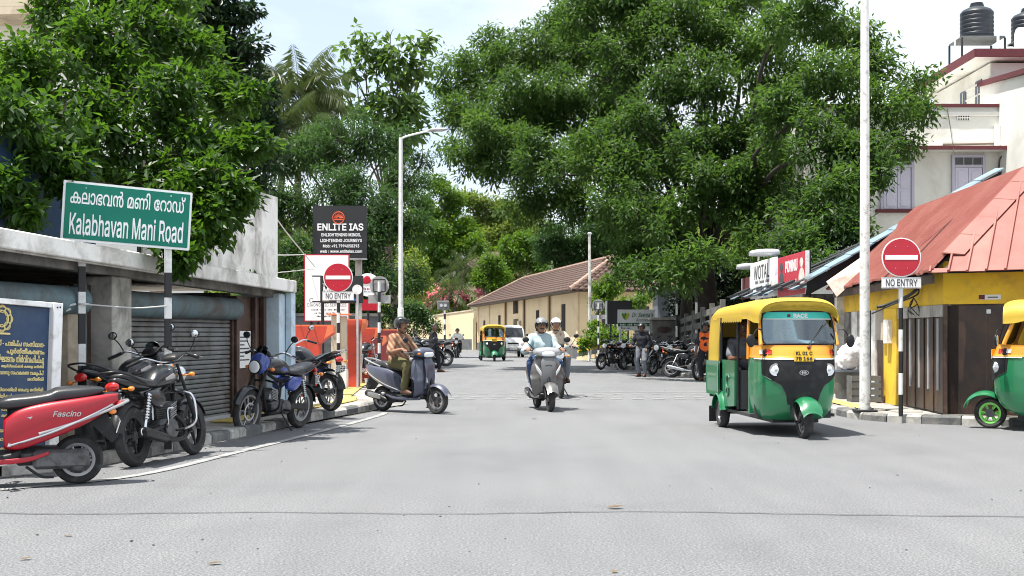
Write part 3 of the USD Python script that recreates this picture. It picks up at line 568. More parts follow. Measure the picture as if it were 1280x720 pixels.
# ---------------------------------------------------------------- long tiled building
def tiled_building():
    A, B = np.array([3.6, 68.]), np.array([-2.8, 105.]); d = unit(B - A); Lw = np.linalg.norm(B - A); W = 4.9; ez, rz = 3.8, 5.55
    t = thing('tiled_building', 'long cream building with a brown clay tile hip roof at the bend', 'building', (A[0], A[1], 0), math.atan2(d[1], d[0]))
    # local x along the long wall away from us, local y to the left (street side is y=0+, the body lies at y<0)
    obj(t, 'wall', [boxb(0, Lw, -W, 0, .62, ez - .02)], M['cream'], False)
    obj(t, 'plinth', boxb(-.06, Lw, -W - .06, .06, 0, .62), M['plinth'], False)
    for x in (.08, 8.2, 16.5, 24, 31, 36.8): obj(t, 'pilaster', boxb(x, x + .42, .0, .10, .622, ez - .15), M['cream'], False)
    for x in (7.6, 15.9, 23.2): obj(t, 'downpipe', cyl((x, .09, .3), (x, .09, ez - .1), .06, 8), M['cream_dk'])
    for x, w, z0, z1 in ((3.6, .95, 1.5, 3.0), (11.3, .85, 1.5, 2.8), (26.0, .9, 1.3, 2.7), (33.5, .8, 1.4, 2.4)):
        o = obj(t, 'window', boxb(x, x + w, -.05, .03, z0, z1), M['pane_dark'], False)
        for k in range(3): obj(o, 'bar', boxb(x + w * (k + .5) / 3 - .02, x + w * (k + .5) / 3 + .02, .031, .06, z0, z1), M['cream_dk'], False)
        obj(o, 'sill', boxb(x - .1, x + w + .1, .001, .14, z0 - .1, z0 - .002), M['conc'], False)
    o = obj(t, 'door', boxb(18.6, 20.4, -.05, .03, .1, 2.35), M['brown_door'], False); obj(o, 'notice', boxb(18.9, 19.4, .032, .04, 1.3, 1.8), M['paper'], False)
    o = obj(t, 'window', boxb(18.7, 20.2, -.05, .03, 2.75, 3.55), M['pane_dark'], False); obj(o, 'frame', [boxb(18.6 + k * .55, 18.66 + k * .55, .031, .08, 2.7, 3.6) for k in range(4)], M['cream_dk'], False)
    o = obj(t, 'vent_box', boxb(16.9, 17.3, .11, .3, 1.6, 2.2), M['beige'], False)
    for y in (-1.6, -3.4): obj(t, 'window', boxb(-.04, .03, y - .4, y + .4, 1.4, 2.8), M['pane_dark'], False)
    # roof: four slopes of rows of tiles
    ov = .7; x0, x1, y0, y1 = -ov, Lw + ov, -W - ov, ov; ym = (y0 + y1) / 2; hr = (y1 - y0) / 2; e = ez - .18
    R0, R1 = np.array([x0 + hr * .95, ym, rz]), np.array([x1 - hr * 2.6, ym, rz])
    c = [np.array([x0, y0, e]), np.array([x1, y0, e]), np.array([x1, y1, e]), np.array([x0, y1, e])]
    roof = node(t, 'roof')
    obj(roof, 'deck', hullp([*c, R0, R1, *[p - (0, 0, .06) for p in c]]), M['brown_wood'], False)
    def slope(e0, e1, r0, r1, rows, pitch):
        parts = []; n = unit(np.cross(e1 - e0, r0 - e0)); n = n if n[2] > 0 else -n
        for k in range(rows):
            a0, a1 = e0 + (r0 - e0) * k / rows, e1 + (r1 - e1) * k / rows; b0, b1 = e0 + (r0 - e0) * (k + 1.12) / rows, e1 + (r1 - e1) * (k + 1.12) / rows
            m = max(1, int(np.linalg.norm(a1 - a0) / pitch)); row = []
            for i in range(m):
                f0, f1 = i / m, (i + .93) / m
                row.append(hullp([a0 + (a1 - a0) * f0 + n * .02, a0 + (a1 - a0) * f1 + n * .02, b0 + (b1 - b0) * f0 + n * .02, b0 + (b1 - b0) * f1 + n * .02,
                                  a0 + (a1 - a0) * (f0 + .3 / m) + n * .10, a0 + (a1 - a0) * (f0 + .65 / m) + n * .10, b0 + (b1 - b0) * (f0 + .3 / m) + n * .045, b0 + (b1 - b0) * (f0 + .65 / m) + n * .045]))
            obj(roof, 'tile_row', row, M['clay1'], False, kind='stuff')
    slope(c[3], c[2], R0, R1, 11, .36); slope(c[0], c[3], R0, R0, 11, .36)
    for a, b_ in ((c[3], R0), (c[0], R0), (R0, R1), (c[2], R1)):
        n = int(np.linalg.norm(b_ - a) / .42)
        obj(roof, 'ridge_cap', [cyl(a + (b_ - a) * k / n + (0, 0, .06), a + (b_ - a) * (k + 1.05) / n + (0, 0, .07), .13, 8, .11) for k in range(n)], M['clay2'], kind='stuff')
    return t
tiled_building()
# far walls at the bend
t = thing('boundary_wall', 'long cream boundary wall with grey foot where the road bends away', 'wall', (-3.0, 108, 0), math.atan2(10, -9))
obj(t, 'wall', hullp([(x, y, z) for y in (0, .3) for x, z in ((0, .0), (0, 3.3), (13.5, 0), (13.5, 2.3))]), M['cream'], False); obj(t, 'plinth', boxb(0, 13.5, -.02, .34, 0, .9), M['plinth'], False)
obj(t, 'coping', hullp([(x, y, z + dz) for y in (-.05, .35) for dz in (.003, .12) for x, z in ((0, 3.3), (13.5, 2.3))]), M['beige'], False)
t = thing('metal_gate', 'brown sheet gate between the far wall and the tiled building', 'gate', (-3.0, 106.8, 0), .35)
for k in range(5): obj(t, 'panel', boxb(k * .36, k * .36 + .34, 0, .05, .05, 2.3), M['brown_wood'], False)
obj(t, 'post', boxb(-.3, -.02, -.1, .2, 0, 2.6), M['cream'], False)
t = thing('hill_house', 'house with red tiled roof among the trees on the slope', 'house', (-1.2, 150, 5), .3)
obj(t, 'wall', boxb(-4, 5, 0, 7, -5, 3.3), M['cream'], False); obj(t, 'roof', hullp([(-4.8, -.8, 3.3), (5.8, -.8, 3.3), (5.8, 7.8, 3.3), (-4.8, 7.8, 3.3), (-1, 3.5, 6.2), (2, 3.5, 6.2), (-4.8, -.8, 3.1), (5.8, -.8, 3.1)]), M['clay1'], False)
obj(t, 'water_tank', loft([(-5.2, 0, 5.0, .8, .8), (-5.2, 0, 6.4, .8, .8)], axis='z', n=20, sub=1), M['white'])
obj(t, 'parapet', boxb(5.5, 9.5, -8, -4, -3, 1.1), M['cream'], False); obj(t, 'parapet_trim', boxb(5.4, 9.6, -8.1, -3.9, 1.102, 1.4), M['brown_wood'], False)
for x in (-2.5, 2): obj(t, 'window', boxb(x, x + 1.2, -.05, .02, .9, 2.4), M['pane_dark'], False)
# ---------------------------------------------------------------- yellow corner shop with red sheet roof
def corner_shop():
    W0 = np.array([6.3, 18.7]); r, l = np.array([.87, -.49]), np.array([.05, .9987]); C = np.array([6.0, 18.37]); ez = 2.195
    t = thing('corner_shop', 'yellow corner shop with dark brown doors under a faded red sheet roof', 'shop', (0, 0, 0))
    def wall(a, b, z0, z1, look, name='wall', th=.15, out=0.0, side=1, bev=0, label=None, parent=None):
        a, b = np.asarray(a, float), np.asarray(b, float); d = unit(b - a); n = np.array([-d[1], d[0]]) * side
        p = [a - n * out, b - n * out, b + n * th, a + n * th]
        return obj(parent or t, name, hullp([(*q, z) for q in p for z in (z0, z1)]), look, False, label=label)
    at = lambda o, v, s: o + v * s
    # road-corner side (towards the camera); inside is +n for side=1 when walking along r
    wall(at(W0, r, 0), at(W0, r, 6), 1.74, 2.37, M['yellow_wall'])
    wall(at(W0, r, 1.03), at(W0, r, 6), KH, 1.737, M['yellow_wall'])
    for k, (s0, s1) in enumerate(((.02, .20), (.21, .60), (.61, 1.0))):
        o = wall(at(W0, r, s0), at(W0, r, s1), KH + .02, 1.72, M['brown_door'], 'door_leaf', .05, -.05 + .008 * k)
    wall(at(W0, r, .0), at(W0, r, 1.03), KH - .02, KH + .018, M['conc_dark'], 'threshold', .2, .05)
    o = wall(at(W0, r, .60), at(W0, r, .66), 1.60, 1.66, M['white'], 'label', .01, -.03)
    o = wall(at(W0, r, .50), at(W0, r, .80), 1.80, 1.87, M['paper'], 'sticker', .01, .012); wall(at(W0, r, .50), at(W0, r, .58), 1.805, 1.868, M['maroon'], 'sticker', .01, .016)
    wall(at(W0, r, .62), at(W0, r, .76), 1.825, 1.84, M['ink'], 'sticker', .01, .016)
    wall(at(W0, r, .002), at(W0, r, .06), KH, 1.74, M['brown_wood'], 'jamb', .1, .01)
    # lane side, running away from us
    wall(at(W0, l, 0), at(W0, l, 7.0), 1.74, 2.37, M['yellow_wall'], side=-1)
    wall(at(W0, l, .02), at(W0, l, 2.6), 1.56, 1.735, M['conc'], 'lintel', .12, .02, -1)
    for k in range(9):
        s0 = .06 + k * .26
        wall(at(W0, l, s0), at(W0, l, s0 + .235), KH + .03, 1.555, M['brown_door'], 'door_leaf', .05, -.01 - .014 * (k % 2), -1)
        if k % 2 == 0: wall(at(W0, l, s0 + .20), at(W0, l, s0 + .245), KH + .35, 1.54, M['steel'], 'jamb', .02, .012, -1)
    wall(at(W0, l, 2.62), at(W0, l, 3.5), KH, 1.735, M['yellow_wall'], 'pillar', .2, .03, -1)
    wall(at(W0, l, 3.52), at(W0, l, 4.1), KH, 1.2, M['brown_wood'], 'counter', .2, .0, -1)
    wall(at(W0, l, 4.12), at(W0, l, 4.45), KH, 1.735, M['conc_white'], 'pillar', .2, .03, -1)
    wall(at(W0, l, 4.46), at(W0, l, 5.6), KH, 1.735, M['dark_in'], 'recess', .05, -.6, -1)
    wall(at(W0, l, 5.62), at(W0, l, 6.1), KH, 1.735, M['conc_white'], 'pillar', .2, .03, -1); wall(at(W0, l, 6.2), at(W0, l, 7), KH, 1.735, M['conc_dark'], 'wall', .1, .0, -1)
    wall(at(W0, l, 2.9), at(W0, l, 3.15), 1.15, 1.55, M['white'], 'meter_box', .01, .12, -1); wall(at(W0, l, 3.22), at(W0, l, 3.42), 1.2, 1.5, M['beige'], 'meter_box', .01, .1, -1)
    # roof
    nr, nl = np.array([.49, .87]), np.array([.9987, -.05]); pit = .92
    md = np.linalg.solve(np.array([nr, nl]), [1, 1]);                     # hip: one metre in from both eaves
    roof = node(t, 'roof'); rng = random.Random(3)
    p3 = lambda u, dirv, nv, v, lift=0.0: np.array([*(C + dirv * u + nv * v), ez + pit * v + lift])
    ku, kl = md.dot(r), md.dot(l)
    def slope(dirv, nv, kk, pitch, umax, vmax, rib, lookf, jag):
        nn = unit(np.array([*(-nv * pit), 1.0])); k = 0; u = -.0
        while u < umax:
            u1 = u + pitch * .985
            top = lambda q: min(vmax, q / kk if kk > 1e-6 else vmax)
            v0, v1 = (top(u), top(u1)) if kk > 0 else (vmax, vmax)
            if jag: v0 = v1 = max(.05, top(u) - .02)
            drop = rng.uniform(-.03, .02)
            pts = []
            for uu, vv in ((u, v0), (u1, v1)):
                for v in (drop, vv): a = p3(uu, dirv, nv, v); pts += [a, a + nn * .012]
            m = [hullp(pts)]
            for q in rib:
                uu = u + q * pitch; vv = v0 + (v1 - v0) * q
                a, b = p3(uu, dirv, nv, drop - .01) + nn * .012, p3(uu, dirv, nv, max(vv, .06)) + nn * .012
                s = np.array([*dirv, 0])
                m.append(hullp([a - s * .022, a + s * .022, b - s * .022, b + s * .022, a - s * .012 + nn * .040, a + s * .012 + nn * .040, b - s * .012 + nn * .040, b + s * .012 + nn * .040]))
            obj(roof, 'roof_panel', m, lookf(k), False); u += pitch; k += 1
    slope(r, nr, ku, .255, 5.0, 1.75, (.02, ), lambda k: M['red_roof2'] if k % 5 != 2 else M['red_roof'], True)
    slope(l, nl, max(kl, .02), .30, 7.4, 1.75, (.05, .30, .55, .80), lambda k: M['red_roof'], False)
    # hip cap: a bent sheet over the hip, ends ragged
    h0, h1 = .22, 1.72; nrm = np.array([0, 0, 1.0])
    for k in range(5):
        a, b = h0 + (h1 - h0) * k / 5, h0 + (h1 - h0) * (k + 1.04) / 5
        P0 = lambda s, lift: np.array([*(C + md * s), ez + pit * s + lift])
        wing = lambda s, dv, w, lift: P0(s, lift) + np.array([*(dv * w), 0])
        for dv, wv in ((r, .30), (l, .26)):
            kk = ku if dv is r else kl
            obj(roof, 'hip_cap', hullp([P0(a, .07), P0(b, .07), P0(a, .09), P0(b, .09), wing(a, dv, wv, .045), wing(b, dv, wv, .045), wing(a, dv, wv, .055), wing(b, dv, wv, .055)]), M['red_roof2'], False)
    obj(roof, 'fascia', hullp([(*(C + l * s + nl * .05), z) for s in (.1, 7.2) for z in (ez - .03, ez - .16)] + [(*(C + l * s + nl * .09), z) for s in (.1, 7.2) for z in (ez - .03, ez - .16)]), M['brown_wood'], False)
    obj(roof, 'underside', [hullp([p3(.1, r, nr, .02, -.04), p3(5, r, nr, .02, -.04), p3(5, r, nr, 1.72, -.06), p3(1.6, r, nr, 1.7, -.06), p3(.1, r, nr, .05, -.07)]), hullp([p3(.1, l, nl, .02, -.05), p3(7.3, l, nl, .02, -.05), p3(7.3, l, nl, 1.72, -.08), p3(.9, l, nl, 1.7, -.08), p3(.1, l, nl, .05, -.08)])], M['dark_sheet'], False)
    a, b = p3(1.2, l, nl, 1.75), p3(7.4, l, nl, 1.75); obj(roof, 'back_slope', hullp([a, b, a + (2.4, 0, -1.9), b + (2.4, 0, -1.9), a + (0, 0, -.03), b + (0, 0, -.03)]), M['red_roof'], False)
    obj(roof, 'ridge_cap', tube([a, b], .06, 8), M['red_roof2'])
    return t
corner_shop()
# pale loose sheet lying on the far edge of the red roof
# ---------------------------------------------------------------- lane shops behind the near rickshaw
t = thing('lane_shops', 'row of dim lane shops under blue-grey sheet roofs behind the auto rickshaw', 'shops', (0, 0, 0))
for k, (y0, y1) in enumerate(((25.6, 28.6), (28.7, 31.7), (31.8, 35.5))):
    s = node(t, 'shop_bay')
    obj(s, 'wall', [boxb(9.0, 9.15, y0, y1, 0, 2.4), boxb(6.5, 9, y1 - .12, y1, 0, 2.2)], M['conc_dark'], False); obj(s, 'counter', boxb(6.6, 7.1, y0 + .3, y1 - .6, KH, 1.0), M['brown_wood'], False)
    obj(s, 'pillar', boxb(6.5, 6.75, y0, y0 + .2, KH, 2.2), M['conc_white'], False)
    for i in range(6):
        yy = y0 + (y1 - y0) * i / 6; z0 = 2.25 + .06 * ((i + k) % 3); w = (y1 - y0) / 6 + .05
        obj(s, 'roof_sheet', hullp([(5.95 + .1 * (i % 2), yy, z0), (5.95 + .1 * (i % 2), yy + w, z0), (9.4, yy, z0 + 1.5), (9.4, yy + w, z0 + 1.5), (5.95, yy, z0 + .02), (5.95, yy + w, z0 + .02), (9.4, yy, z0 + 1.52), (9.4, yy + w, z0 + 1.52)]), M['dark_sheet'] if (i + k) % 3 else M['blue_sheet'], False)
# the taller sheet roof rising behind the red one
t = thing('sheet_roof_shed', 'shed with pale blue sheet roof edge just behind the red roof', 'shed', (0, 0, 0))
obj(t, 'wall', boxb(8.2, 14, 25.4, 25.6, 0, 3.6), M['conc_dark'], False)
for i in range(9):
    a, b = P(1010 + i * 27, 351 - i * 15.5, 25.2), P(1010 + (i + 1) * 27 + 2, 351 - (i + 1) * 15.5, 25.2); up = V(0, .45, .05)
    obj(t, 'roof_sheet', hullp([a, b, a + up, b + up, a + (0, 0, .03), b + (0, 0, .03), a + up + (0, 0, .03), b + up + (0, 0, .03)]), M['blue_sheet'], False)
    obj(t, 'purlin', hullp([a + (0, .1, -.02), b + (0, .1, -.02), a + (0, .2, -.3), b + (0, .2, -.3)]), M['dark_sheet'], False)
a, b = P(1034, 372, 24), P(1082, 318, 24)
t = thing('rusty_sheet', 'loose rust stained pale sheet leaning below the blue roof edge', 'metal sheet', (0, 0, 0))
M['rusty'] = plain('rust_stained_sheet', (.46, .33, .29), .6, .2, var=.1, dirt=(.20, .07, .04), dscale=2.5, damt=.45)
obj(t, 'sheet', hullp([P(1033, 352, 24.2), P(1046, 371, 24), P(1082, 338, 24), P(1076, 322, 24.2)] + [p + V(0, .03, .0) for p in (P(1033, 352, 24.2), P(1046, 371, 24), P(1082, 338, 24), P(1076, 322, 24.2))]), M['rusty'], False)
# lane shop signs, facing the road
def lane_sign(name_label, px0, px1, yt0, yt1, yb0, X, look, build):
    Y0, Y1 = X / ((px0 - 640) / F), X / ((px1 - 640) / F); zt = P(px1, yt1, Y1)[2]; zb = P(px0, yb0, Y0)[2]; w = Y0 - Y1
    t = thing('shop_sign', name_label, 'shop sign', (X, (Y0 + Y1) / 2, (zt + zb) / 2), -PI / 2); h = zt - zb
    obj(t, 'board', boxb(-w / 2, w / 2, -.03, .03, -h / 2, h / 2, .006), look, False); obj(t, 'frame', [boxb(-w / 2 - .03, -w / 2, -.04, .04, -h / 2, h / 2)], M['white'], False); obj(t, 'frame', [boxb(w / 2, w / 2 + .03, -.04, .04, -h / 2, h / 2)], M['white'], False)
    obj(t, 'post', boxb(w / 2 - .1, w / 2 - .04, .035, .09, -h / 2 - .9, h / 2), M['black'], False); build(t, w, h); return t
M['sign_crimson'] = plain('sign_crimson', (.50, .035, .065), .4, var=.08); M['pale_face'] = plain('pale_print', (.62, .55, .5), .5, var=.3)
def red_sign(t, w, h):
    T(t, 'PONNU', (0, -.031, .08), h * .26, M['white_c'], width=w * .44, bold=2, px=52); T(t, 'ഫാഷൻ', (.02, -.031, -.28), h * .17, M['pale_face'], width=w * .36, bold=2, px=52, font='mal')
    for s in (-1, 1): obj(t, 'printed_picture', [ell((s * w * .36, -.031, -.12), (w * .10, .004, h * .26), 2), ell((s * w * .36, -.033, .22), (w * .06, .004, h * .12), 2)], M['pale_face'] if s > 0 else M['ink'])
lane_sign('red shop sign with white PONNU lettering above the near auto rickshaw', 974, 1009, 336, 313, 371, 6.25, M['sign_crimson'], red_sign)
def white_sign(t, w, h):
    T(t, 'WOTAL', (-.1, -.031, .02), h * .36, M['ink'], width=w * .66, bold=1, px=52); dashes(t, (.0, -.031, -.10), w * .6, .09, 3, M['ink'], 3); dashes(t, (.1, -.031, -.27), w * .6, .12, 3, M['blue_lbl'], 4); dashes(t, (.1, -.031, -.42), w * .4, .06, 2, M['blue_lbl'], 7); obj(t, 'printed_picture', ell((w * .36, -.031, -.2), (w * .06, .004, h * .16), 2), M['pale_face'])
lane_sign('white shop sign with black lettering left of the red shop sign', 940, 970, 350, 321, 374, 6.25, M['white_c'], white_sign)
lane_sign('narrow plain dark red sign left of the white shop sign', 929, 939, 351, 346, 374, 6.3, M['maroon'], lambda t, w, h: None)
for px, py, Yl in ((955, 317, 31.0), (937, 334, 34.5)):
    c = P(px, py, Yl); t = thing('sign_lamp', 'metal hooded lamp above the %s shop sign' % ('white' if px > 950 else 'narrow dark red'), 'lamp', c)
    obj(t, 'hood', loft([(-.35, 0, 0, .06, .10), (-.1, 0, .02, .09, .14), (.3, 0, .03, .08, .13), (.38, 0, .03, .03, .05)]), M['steel']); obj(t, 'arm', tube(bez([(.3, 0, 0), (.45, 0, -.2), (.5, .05, -.7)], 5), .025), M['black'])
# ---------------------------------------------------------------- white building with roof tanks
def white_building():
    t = thing('white_building', 'white plastered building with lilac shutters and maroon trims behind the tree', 'building', (0, 0, 0))
    Y = 40.; X = lambda px, y=Y: (px - 640) / F * y; Z = lambda py, y=Y: CAMH + (HZ - py) / F * y
    x0, x1 = X(1005), X(1262)
    obj(t, 'wall', boxb(x0, x1 + .2, Y, Y + 8, 0, Z(134)), M['white_wall'], False)
    obj(t, 'parapet_band', boxb(x0, X(1250), Y - .06, Y - .004, Z(145), Z(140)), M['white_wall'], False)
    obj(t, 'coping', boxb(x0 - .05, X(1250) + .05, Y - .10, Y + .25, Z(134) + .003, Z(130.5)), M['maroon'], False)
    obj(t, 'ledge', [boxb(X(1100), X(1262), Y - .65, Y - .004, Z(190.5), Z(188.2))], M['white_wall'], False); obj(t, 'ledge_edge', boxb(X(1100), X(1262), Y - .70, Y - .652, Z(190.5) - .01, Z(186.0)), M['maroon'], False)
    v = obj(t, 'vent_grille', boxb(X(1196), X(1211), Y - .03, Y - .004, Z(150), Z(142)), M['pane_dark'], False)
    for k in range(6): obj(v, 'bar', boxb(X(1196) + k * .075, X(1196) + k * .075 + .025, Y - .05, Y - .031, Z(150), Z(142)), M['white_wall'], False)
    for k in range(2): obj(v, 'bar', boxb(X(1196), X(1211), Y - .052, Y - .034, Z(148) + k * .09, Z(148) + k * .09 + .025), M['white_wall'], False)
    obj(t, 'pipe', cyl((X(1178), Y - .05, Z(181)), (X(1243), Y - .05, Z(180)), .03, 8), M['cream_dk']); obj(t, 'downpipe', [cyl((X(1245), Y - .12, Z(186)), (X(1245), Y - .12, Z(158)), .10, 10)], M['white_wall'])
    obj(t, 'downpipe', tube(bez([(X(1262), Y - .5, Z(190)), (X(1250), Y - .3, Z(196)), (X(1248), Y - .1, Z(205)), (X(1248), Y - .1, Z(240))], 5), .04, 8), M['cream_dk'])
    for a, b_ in ((1100, 1142), (1189, 1231)):
        w = node(t, 'window'); xa, xb = X(a), X(b_); zb, zt = Z(262), Z(194); zm = Z(208)
        obj(w, 'frame', [boxb(xa, xa + .09, Y - .09, Y - .004, zb, zt), boxb(xb - .09, xb, Y - .09, Y - .004, zb, zt), boxb(xa + .091, xb - .091, Y - .09, Y - .004, zt - .08, zt), boxb(xa + .091, xb - .091, Y - .085, Y - .004, zm - .04, zm + .04)], M['lilac_dk'], False)
        obj(w, 'back', boxb(xa + .05, xb - .05, Y - .03, Y - .006, zb, zt - .01), M['lilac_dk'], False)
        for k in range(3): q = (xb - xa - .2) / 3; obj(w, 'pane', boxb(xa + .1 + k * q + .02, xa + .1 + (k + 1) * q - .02, Y - .05, Y - .032, zm + .05, zt - .09), M['pane_dark'], False)
        for k in range(2):
            q = (xb - xa - .2) / 2; l0, l1 = xa + .1 + k * q + .01, xa + .1 + (k + 1) * q - .01
            s = obj(w, 'shutter', boxb(l0, l1, Y - .06, Y - .032, zb + .02, zm - .05), M['lilac'], False)
            for z0, z1 in ((zb + .1, zb + (zm - zb) * .42), (zb + (zm - zb) * .48, zm - .14)):
                obj(w, 'shutter_panel', boxb(l0 + .08, l1 - .08, Y - .075, Y - .061, z0, z1, .01), M['lilac'], False)
        obj(w, 'sill', boxb(xa - .15, xb + .15, Y - .18, Y - .004, zb - .10, zb - .003), M['maroon'], False)
    # upper block facing the left, with an eave, and the big side wall
    bx = 15.55
    obj(t, 'upper_wall', boxb(bx, bx + 8, 41.6, 47.2, Z(134) - .1, P(0, 82, 42)[2]), M['white_wall'], False)
    for k, y in enumerate((42.35, 43.8, 45.9)):
        w = obj(t, 'window', boxb(bx - .03, bx + .02, y, y + (.55 if k < 2 else .8), 8.55, 9.75 - .1 * k), M['pane_dark'], False); obj(w, 'bar', [boxb(bx - .05, bx - .031, y + .25, y + .29, 8.55, 9.6)], M['white_wall'], False)
    for z in (8.9, 9.25, 9.6): obj(t, 'band', boxb(bx - .05, bx - .004, 41.58, 43.75, z, z + .05), M['white_wall'], False)
    ze = P(0, 75, 42)[2]
    obj(t, 'upper_roof', [boxb(bx - .7, bx + 8, 41.0, 48.5, ze - .10, ze + .02)], M['white_wall'], False); obj(t, 'eave_edge', boxb(bx - .76, bx - .702, 40.95, 48.5, ze - .12, ze + .14), M['maroon'], False); obj(t, 'eave_edge', boxb(bx - .70, bx + 8, 40.93, 40.998, ze - .12, ze + .14), M['maroon'], False)
    obj(t, 'side_wall', hullp([(x, y, z) for x in (15.2, 22) for y, z in ((36.5, 0), (41.58, 0), (36.5, P(0, 86, 36.5)[2]), (41.58, P(0, 108, 41.5)[2]))]), M['white_wall'], False)
    obj(t, 'side_coping', hullp([(x, y, z + dz) for dz in (.003, .16) for x in (15.1, 22) for y, z in ((36.4, P(0, 86, 36.5)[2]), (41.58, P(0, 108, 41.5)[2]))]), M['maroon'], False)
    obj(t, 'solar_panel', hullp([P(1241, 62, 44), P(1262, 80, 42), P(1285, 62, 42), P(1285, 55, 44)] + [p + V(0, .05, .05) for p in (P(1241, 62, 44), P(1262, 80, 42), P(1285, 62, 42), P(1285, 55, 44))]), M['steel'], False)
    obj(t, 'geyser_drum', loft([(P(1272, 48, 42)[0], 42, P(1272, 48, 42)[2], .35, .30), (P(1272, 48, 42)[0] + 1.5, 42, P(1272, 48, 42)[2], .35, .30)], n=20, sub=1), M['white'])
    return t
white_building()
def tank(label, px, Y, zf):
    x = (px - 640) / F * Y; t = thing('water_tank', label, 'water tank', (x, Y, zf)); R = .53
    pr = [(0, 0), (R, 0), (R, .08)]; z = .08
    for k in range(6): pr += [(R + .02, z + .03), (R + .02, z + .10), (R, z + .125)]; z += .145
    pr += [(R * .9, z + .05), (R * .45, z + .16), (R * .45, z + .22), (0, z + .23)]
    obj(t, 'drum', trimesh.creation.revolve(np.array(pr), sections=32), M['tank'], 30); obj(t, 'lid', trimesh.creation.cylinder(R * .4, .06, transform=trimesh.transformations.translation_matrix((0, 0, z + .26))), M['tank'])
    st = node(t, 'stand')
    obj(st, 'platform', boxb(-.72, .72, -.65, .65, -.05, -.005), M['plinth'], False)
    for sx in (-.72, .72):
        for sy in (-.62, .62): obj(st, 'leg', boxb(sx - .03, sx + .03, sy - .03, sy + .03, -1.15, -.062), M['black'], False)
    obj(t, 'pipe', tube([(-.85, -.3, -1.1), (-.85, -.3, 1.1), (-.6, -.2, 1.12)], .03, 8), M['white_c']); obj(t, 'pipe', tube([(.45, -.72, -.9), (.45, -.72, 1.5)], .045, 8), M['white_c'])
    return t
tank('black ribbed roof water tank with its whole stand showing', 1221, 43.5, P(0, 50, 43.5)[2]); tank('black ribbed roof water tank cut by the right picture edge', 1285, 44.0, P(0, 56, 44)[2])
# ---------------------------------------------------------------- fence, booth and boards by the parked bikes, right
t = thing('slat_fence', 'grey concrete slat fence climbing behind the parked motorcycles', 'fence', (0, 0, 0))
fy = np.linspace(37.0, 48.6, 7)
for k in range(7):
    zt = np.interp(fy[k], (37, 49), (2.2, 1.75)); obj(t, 'post', boxb(6.02, 6.16, fy[k] - .07, fy[k] + .07, 0, zt + .12), M['stone'], False)
    if k < 6:
        for j in range(6):
            za, zb = [np.interp(y, (37, 49), (2.2, 1.75)) * (j + .55) / 6.2 for y in (fy[k], fy[k + 1])]
            obj(t, 'slat', hullp([(x, y, z + dz) for x in (6.05, 6.12) for y, z in ((fy[k] + .072, za), (fy[k + 1] - .072, zb)) for dz in (0, .19)]), M['stone'], False)
t, zc, w, h, fy_ = board('clinic_sign', 'white clinic sign with green leaf emblem and script lettering among the bikes', 'sign', 772, 387, 818.5, 413, 52, M['white_c'], None, .06, (-.42, .42), M['steel'])
M['leaf_green'] = plain('sign_leaf_green', (.10, .30, .03), .5); M['leaf_gold'] = plain('sign_leaf_yellow', (.55, .50, .05), .5); M['ink_green'] = plain('sign_dark_green', (.012, .10, .035), .5)
obj(t, 'emblem', [ell((-w * .29 + dx, fy_ - .003, zc + .15), (.06, .004, .15), 2, ry=an) for dx, an in ((-.07, -.45), (.0, 0))], M['leaf_green']); obj(t, 'emblem', ell((-w * .29 + .07, fy_ - .005, zc + .15), (.06, .004, .15), 2, ry=.45), M['leaf_gold'])
T(t, "Dr. Seema's", (w * .16, fy_, zc + .12), .17, M['ink_green'], width=w * .56, slant=.25, bold=1); T(t, 'Ayurveda', (w * .18, fy_, zc - .06), .13, M['ink_green'], width=w * .38, slant=.25)
obj(t, 'strip', boxb(-w / 2 + .005, w / 2 - .005, fy_ - .004, fy_ + .002, zc - h * .30, zc - h * .14), M['ink_green'], False); dashes(t, (0, fy_ - .005, zc - h * .265), w * .86, .07, 5, M['white_c'], 9)
dashes(t, (-w * .28, fy_, zc - h * .42), w * .26, .06, 2, M['ink'], 10)
t, zc, w, h, fy_ = board('advert_board', 'black advertising board with one white edge left of the clinic sign', 'board', 759, 376, 790, 405, 54, M['black'], None, .08, (-.35, .35), M['black'])
obj(t, 'edge_strip', boxb(-w / 2 - .07, -w / 2 - .004, -.06, .06, zc - h / 2, zc + h / 2), M['white_c'], False)
a, b = P(815, 400, 46), P(845, 400, 46); t = thing('gate_post', 'square grey gate post with an oval plaque behind the parked bikes', 'gate post', ((a[0] + b[0]) / 2, 46, 0))
obj(t, 'shaft', boxb(-.43, .43, 0, .8, 0, a[2], .02), M['stone'], False); obj(t, 'cap', boxb(-.50, .50, -.07, .87, a[2] + .003, a[2] + .09, .02), M['conc'], False); obj(t, 'plaque', ell((0, -.01, a[2] - .35), (.26, .02, .12), 2), M['brown_wood'])
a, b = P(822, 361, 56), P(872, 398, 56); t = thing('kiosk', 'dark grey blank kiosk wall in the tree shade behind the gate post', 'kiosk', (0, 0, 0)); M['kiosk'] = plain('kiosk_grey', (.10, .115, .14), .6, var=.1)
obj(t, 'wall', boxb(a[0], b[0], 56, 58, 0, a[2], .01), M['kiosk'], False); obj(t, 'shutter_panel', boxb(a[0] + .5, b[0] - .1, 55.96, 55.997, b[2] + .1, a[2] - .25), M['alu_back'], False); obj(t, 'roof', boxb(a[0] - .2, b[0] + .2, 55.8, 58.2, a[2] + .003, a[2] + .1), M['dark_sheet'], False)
for px, Y, nm in ((846, 44.5, 'thin black and white pole in front of the kiosk'), (870.5, 42.5, 'thin black and white pole at the foot of the big tree')):
    t = thing('marker_pole', nm, 'pole', ((px - 640) / F * Y, Y, 0)); stripes(t, 0, 0, .05, 2.75, .04, 7)
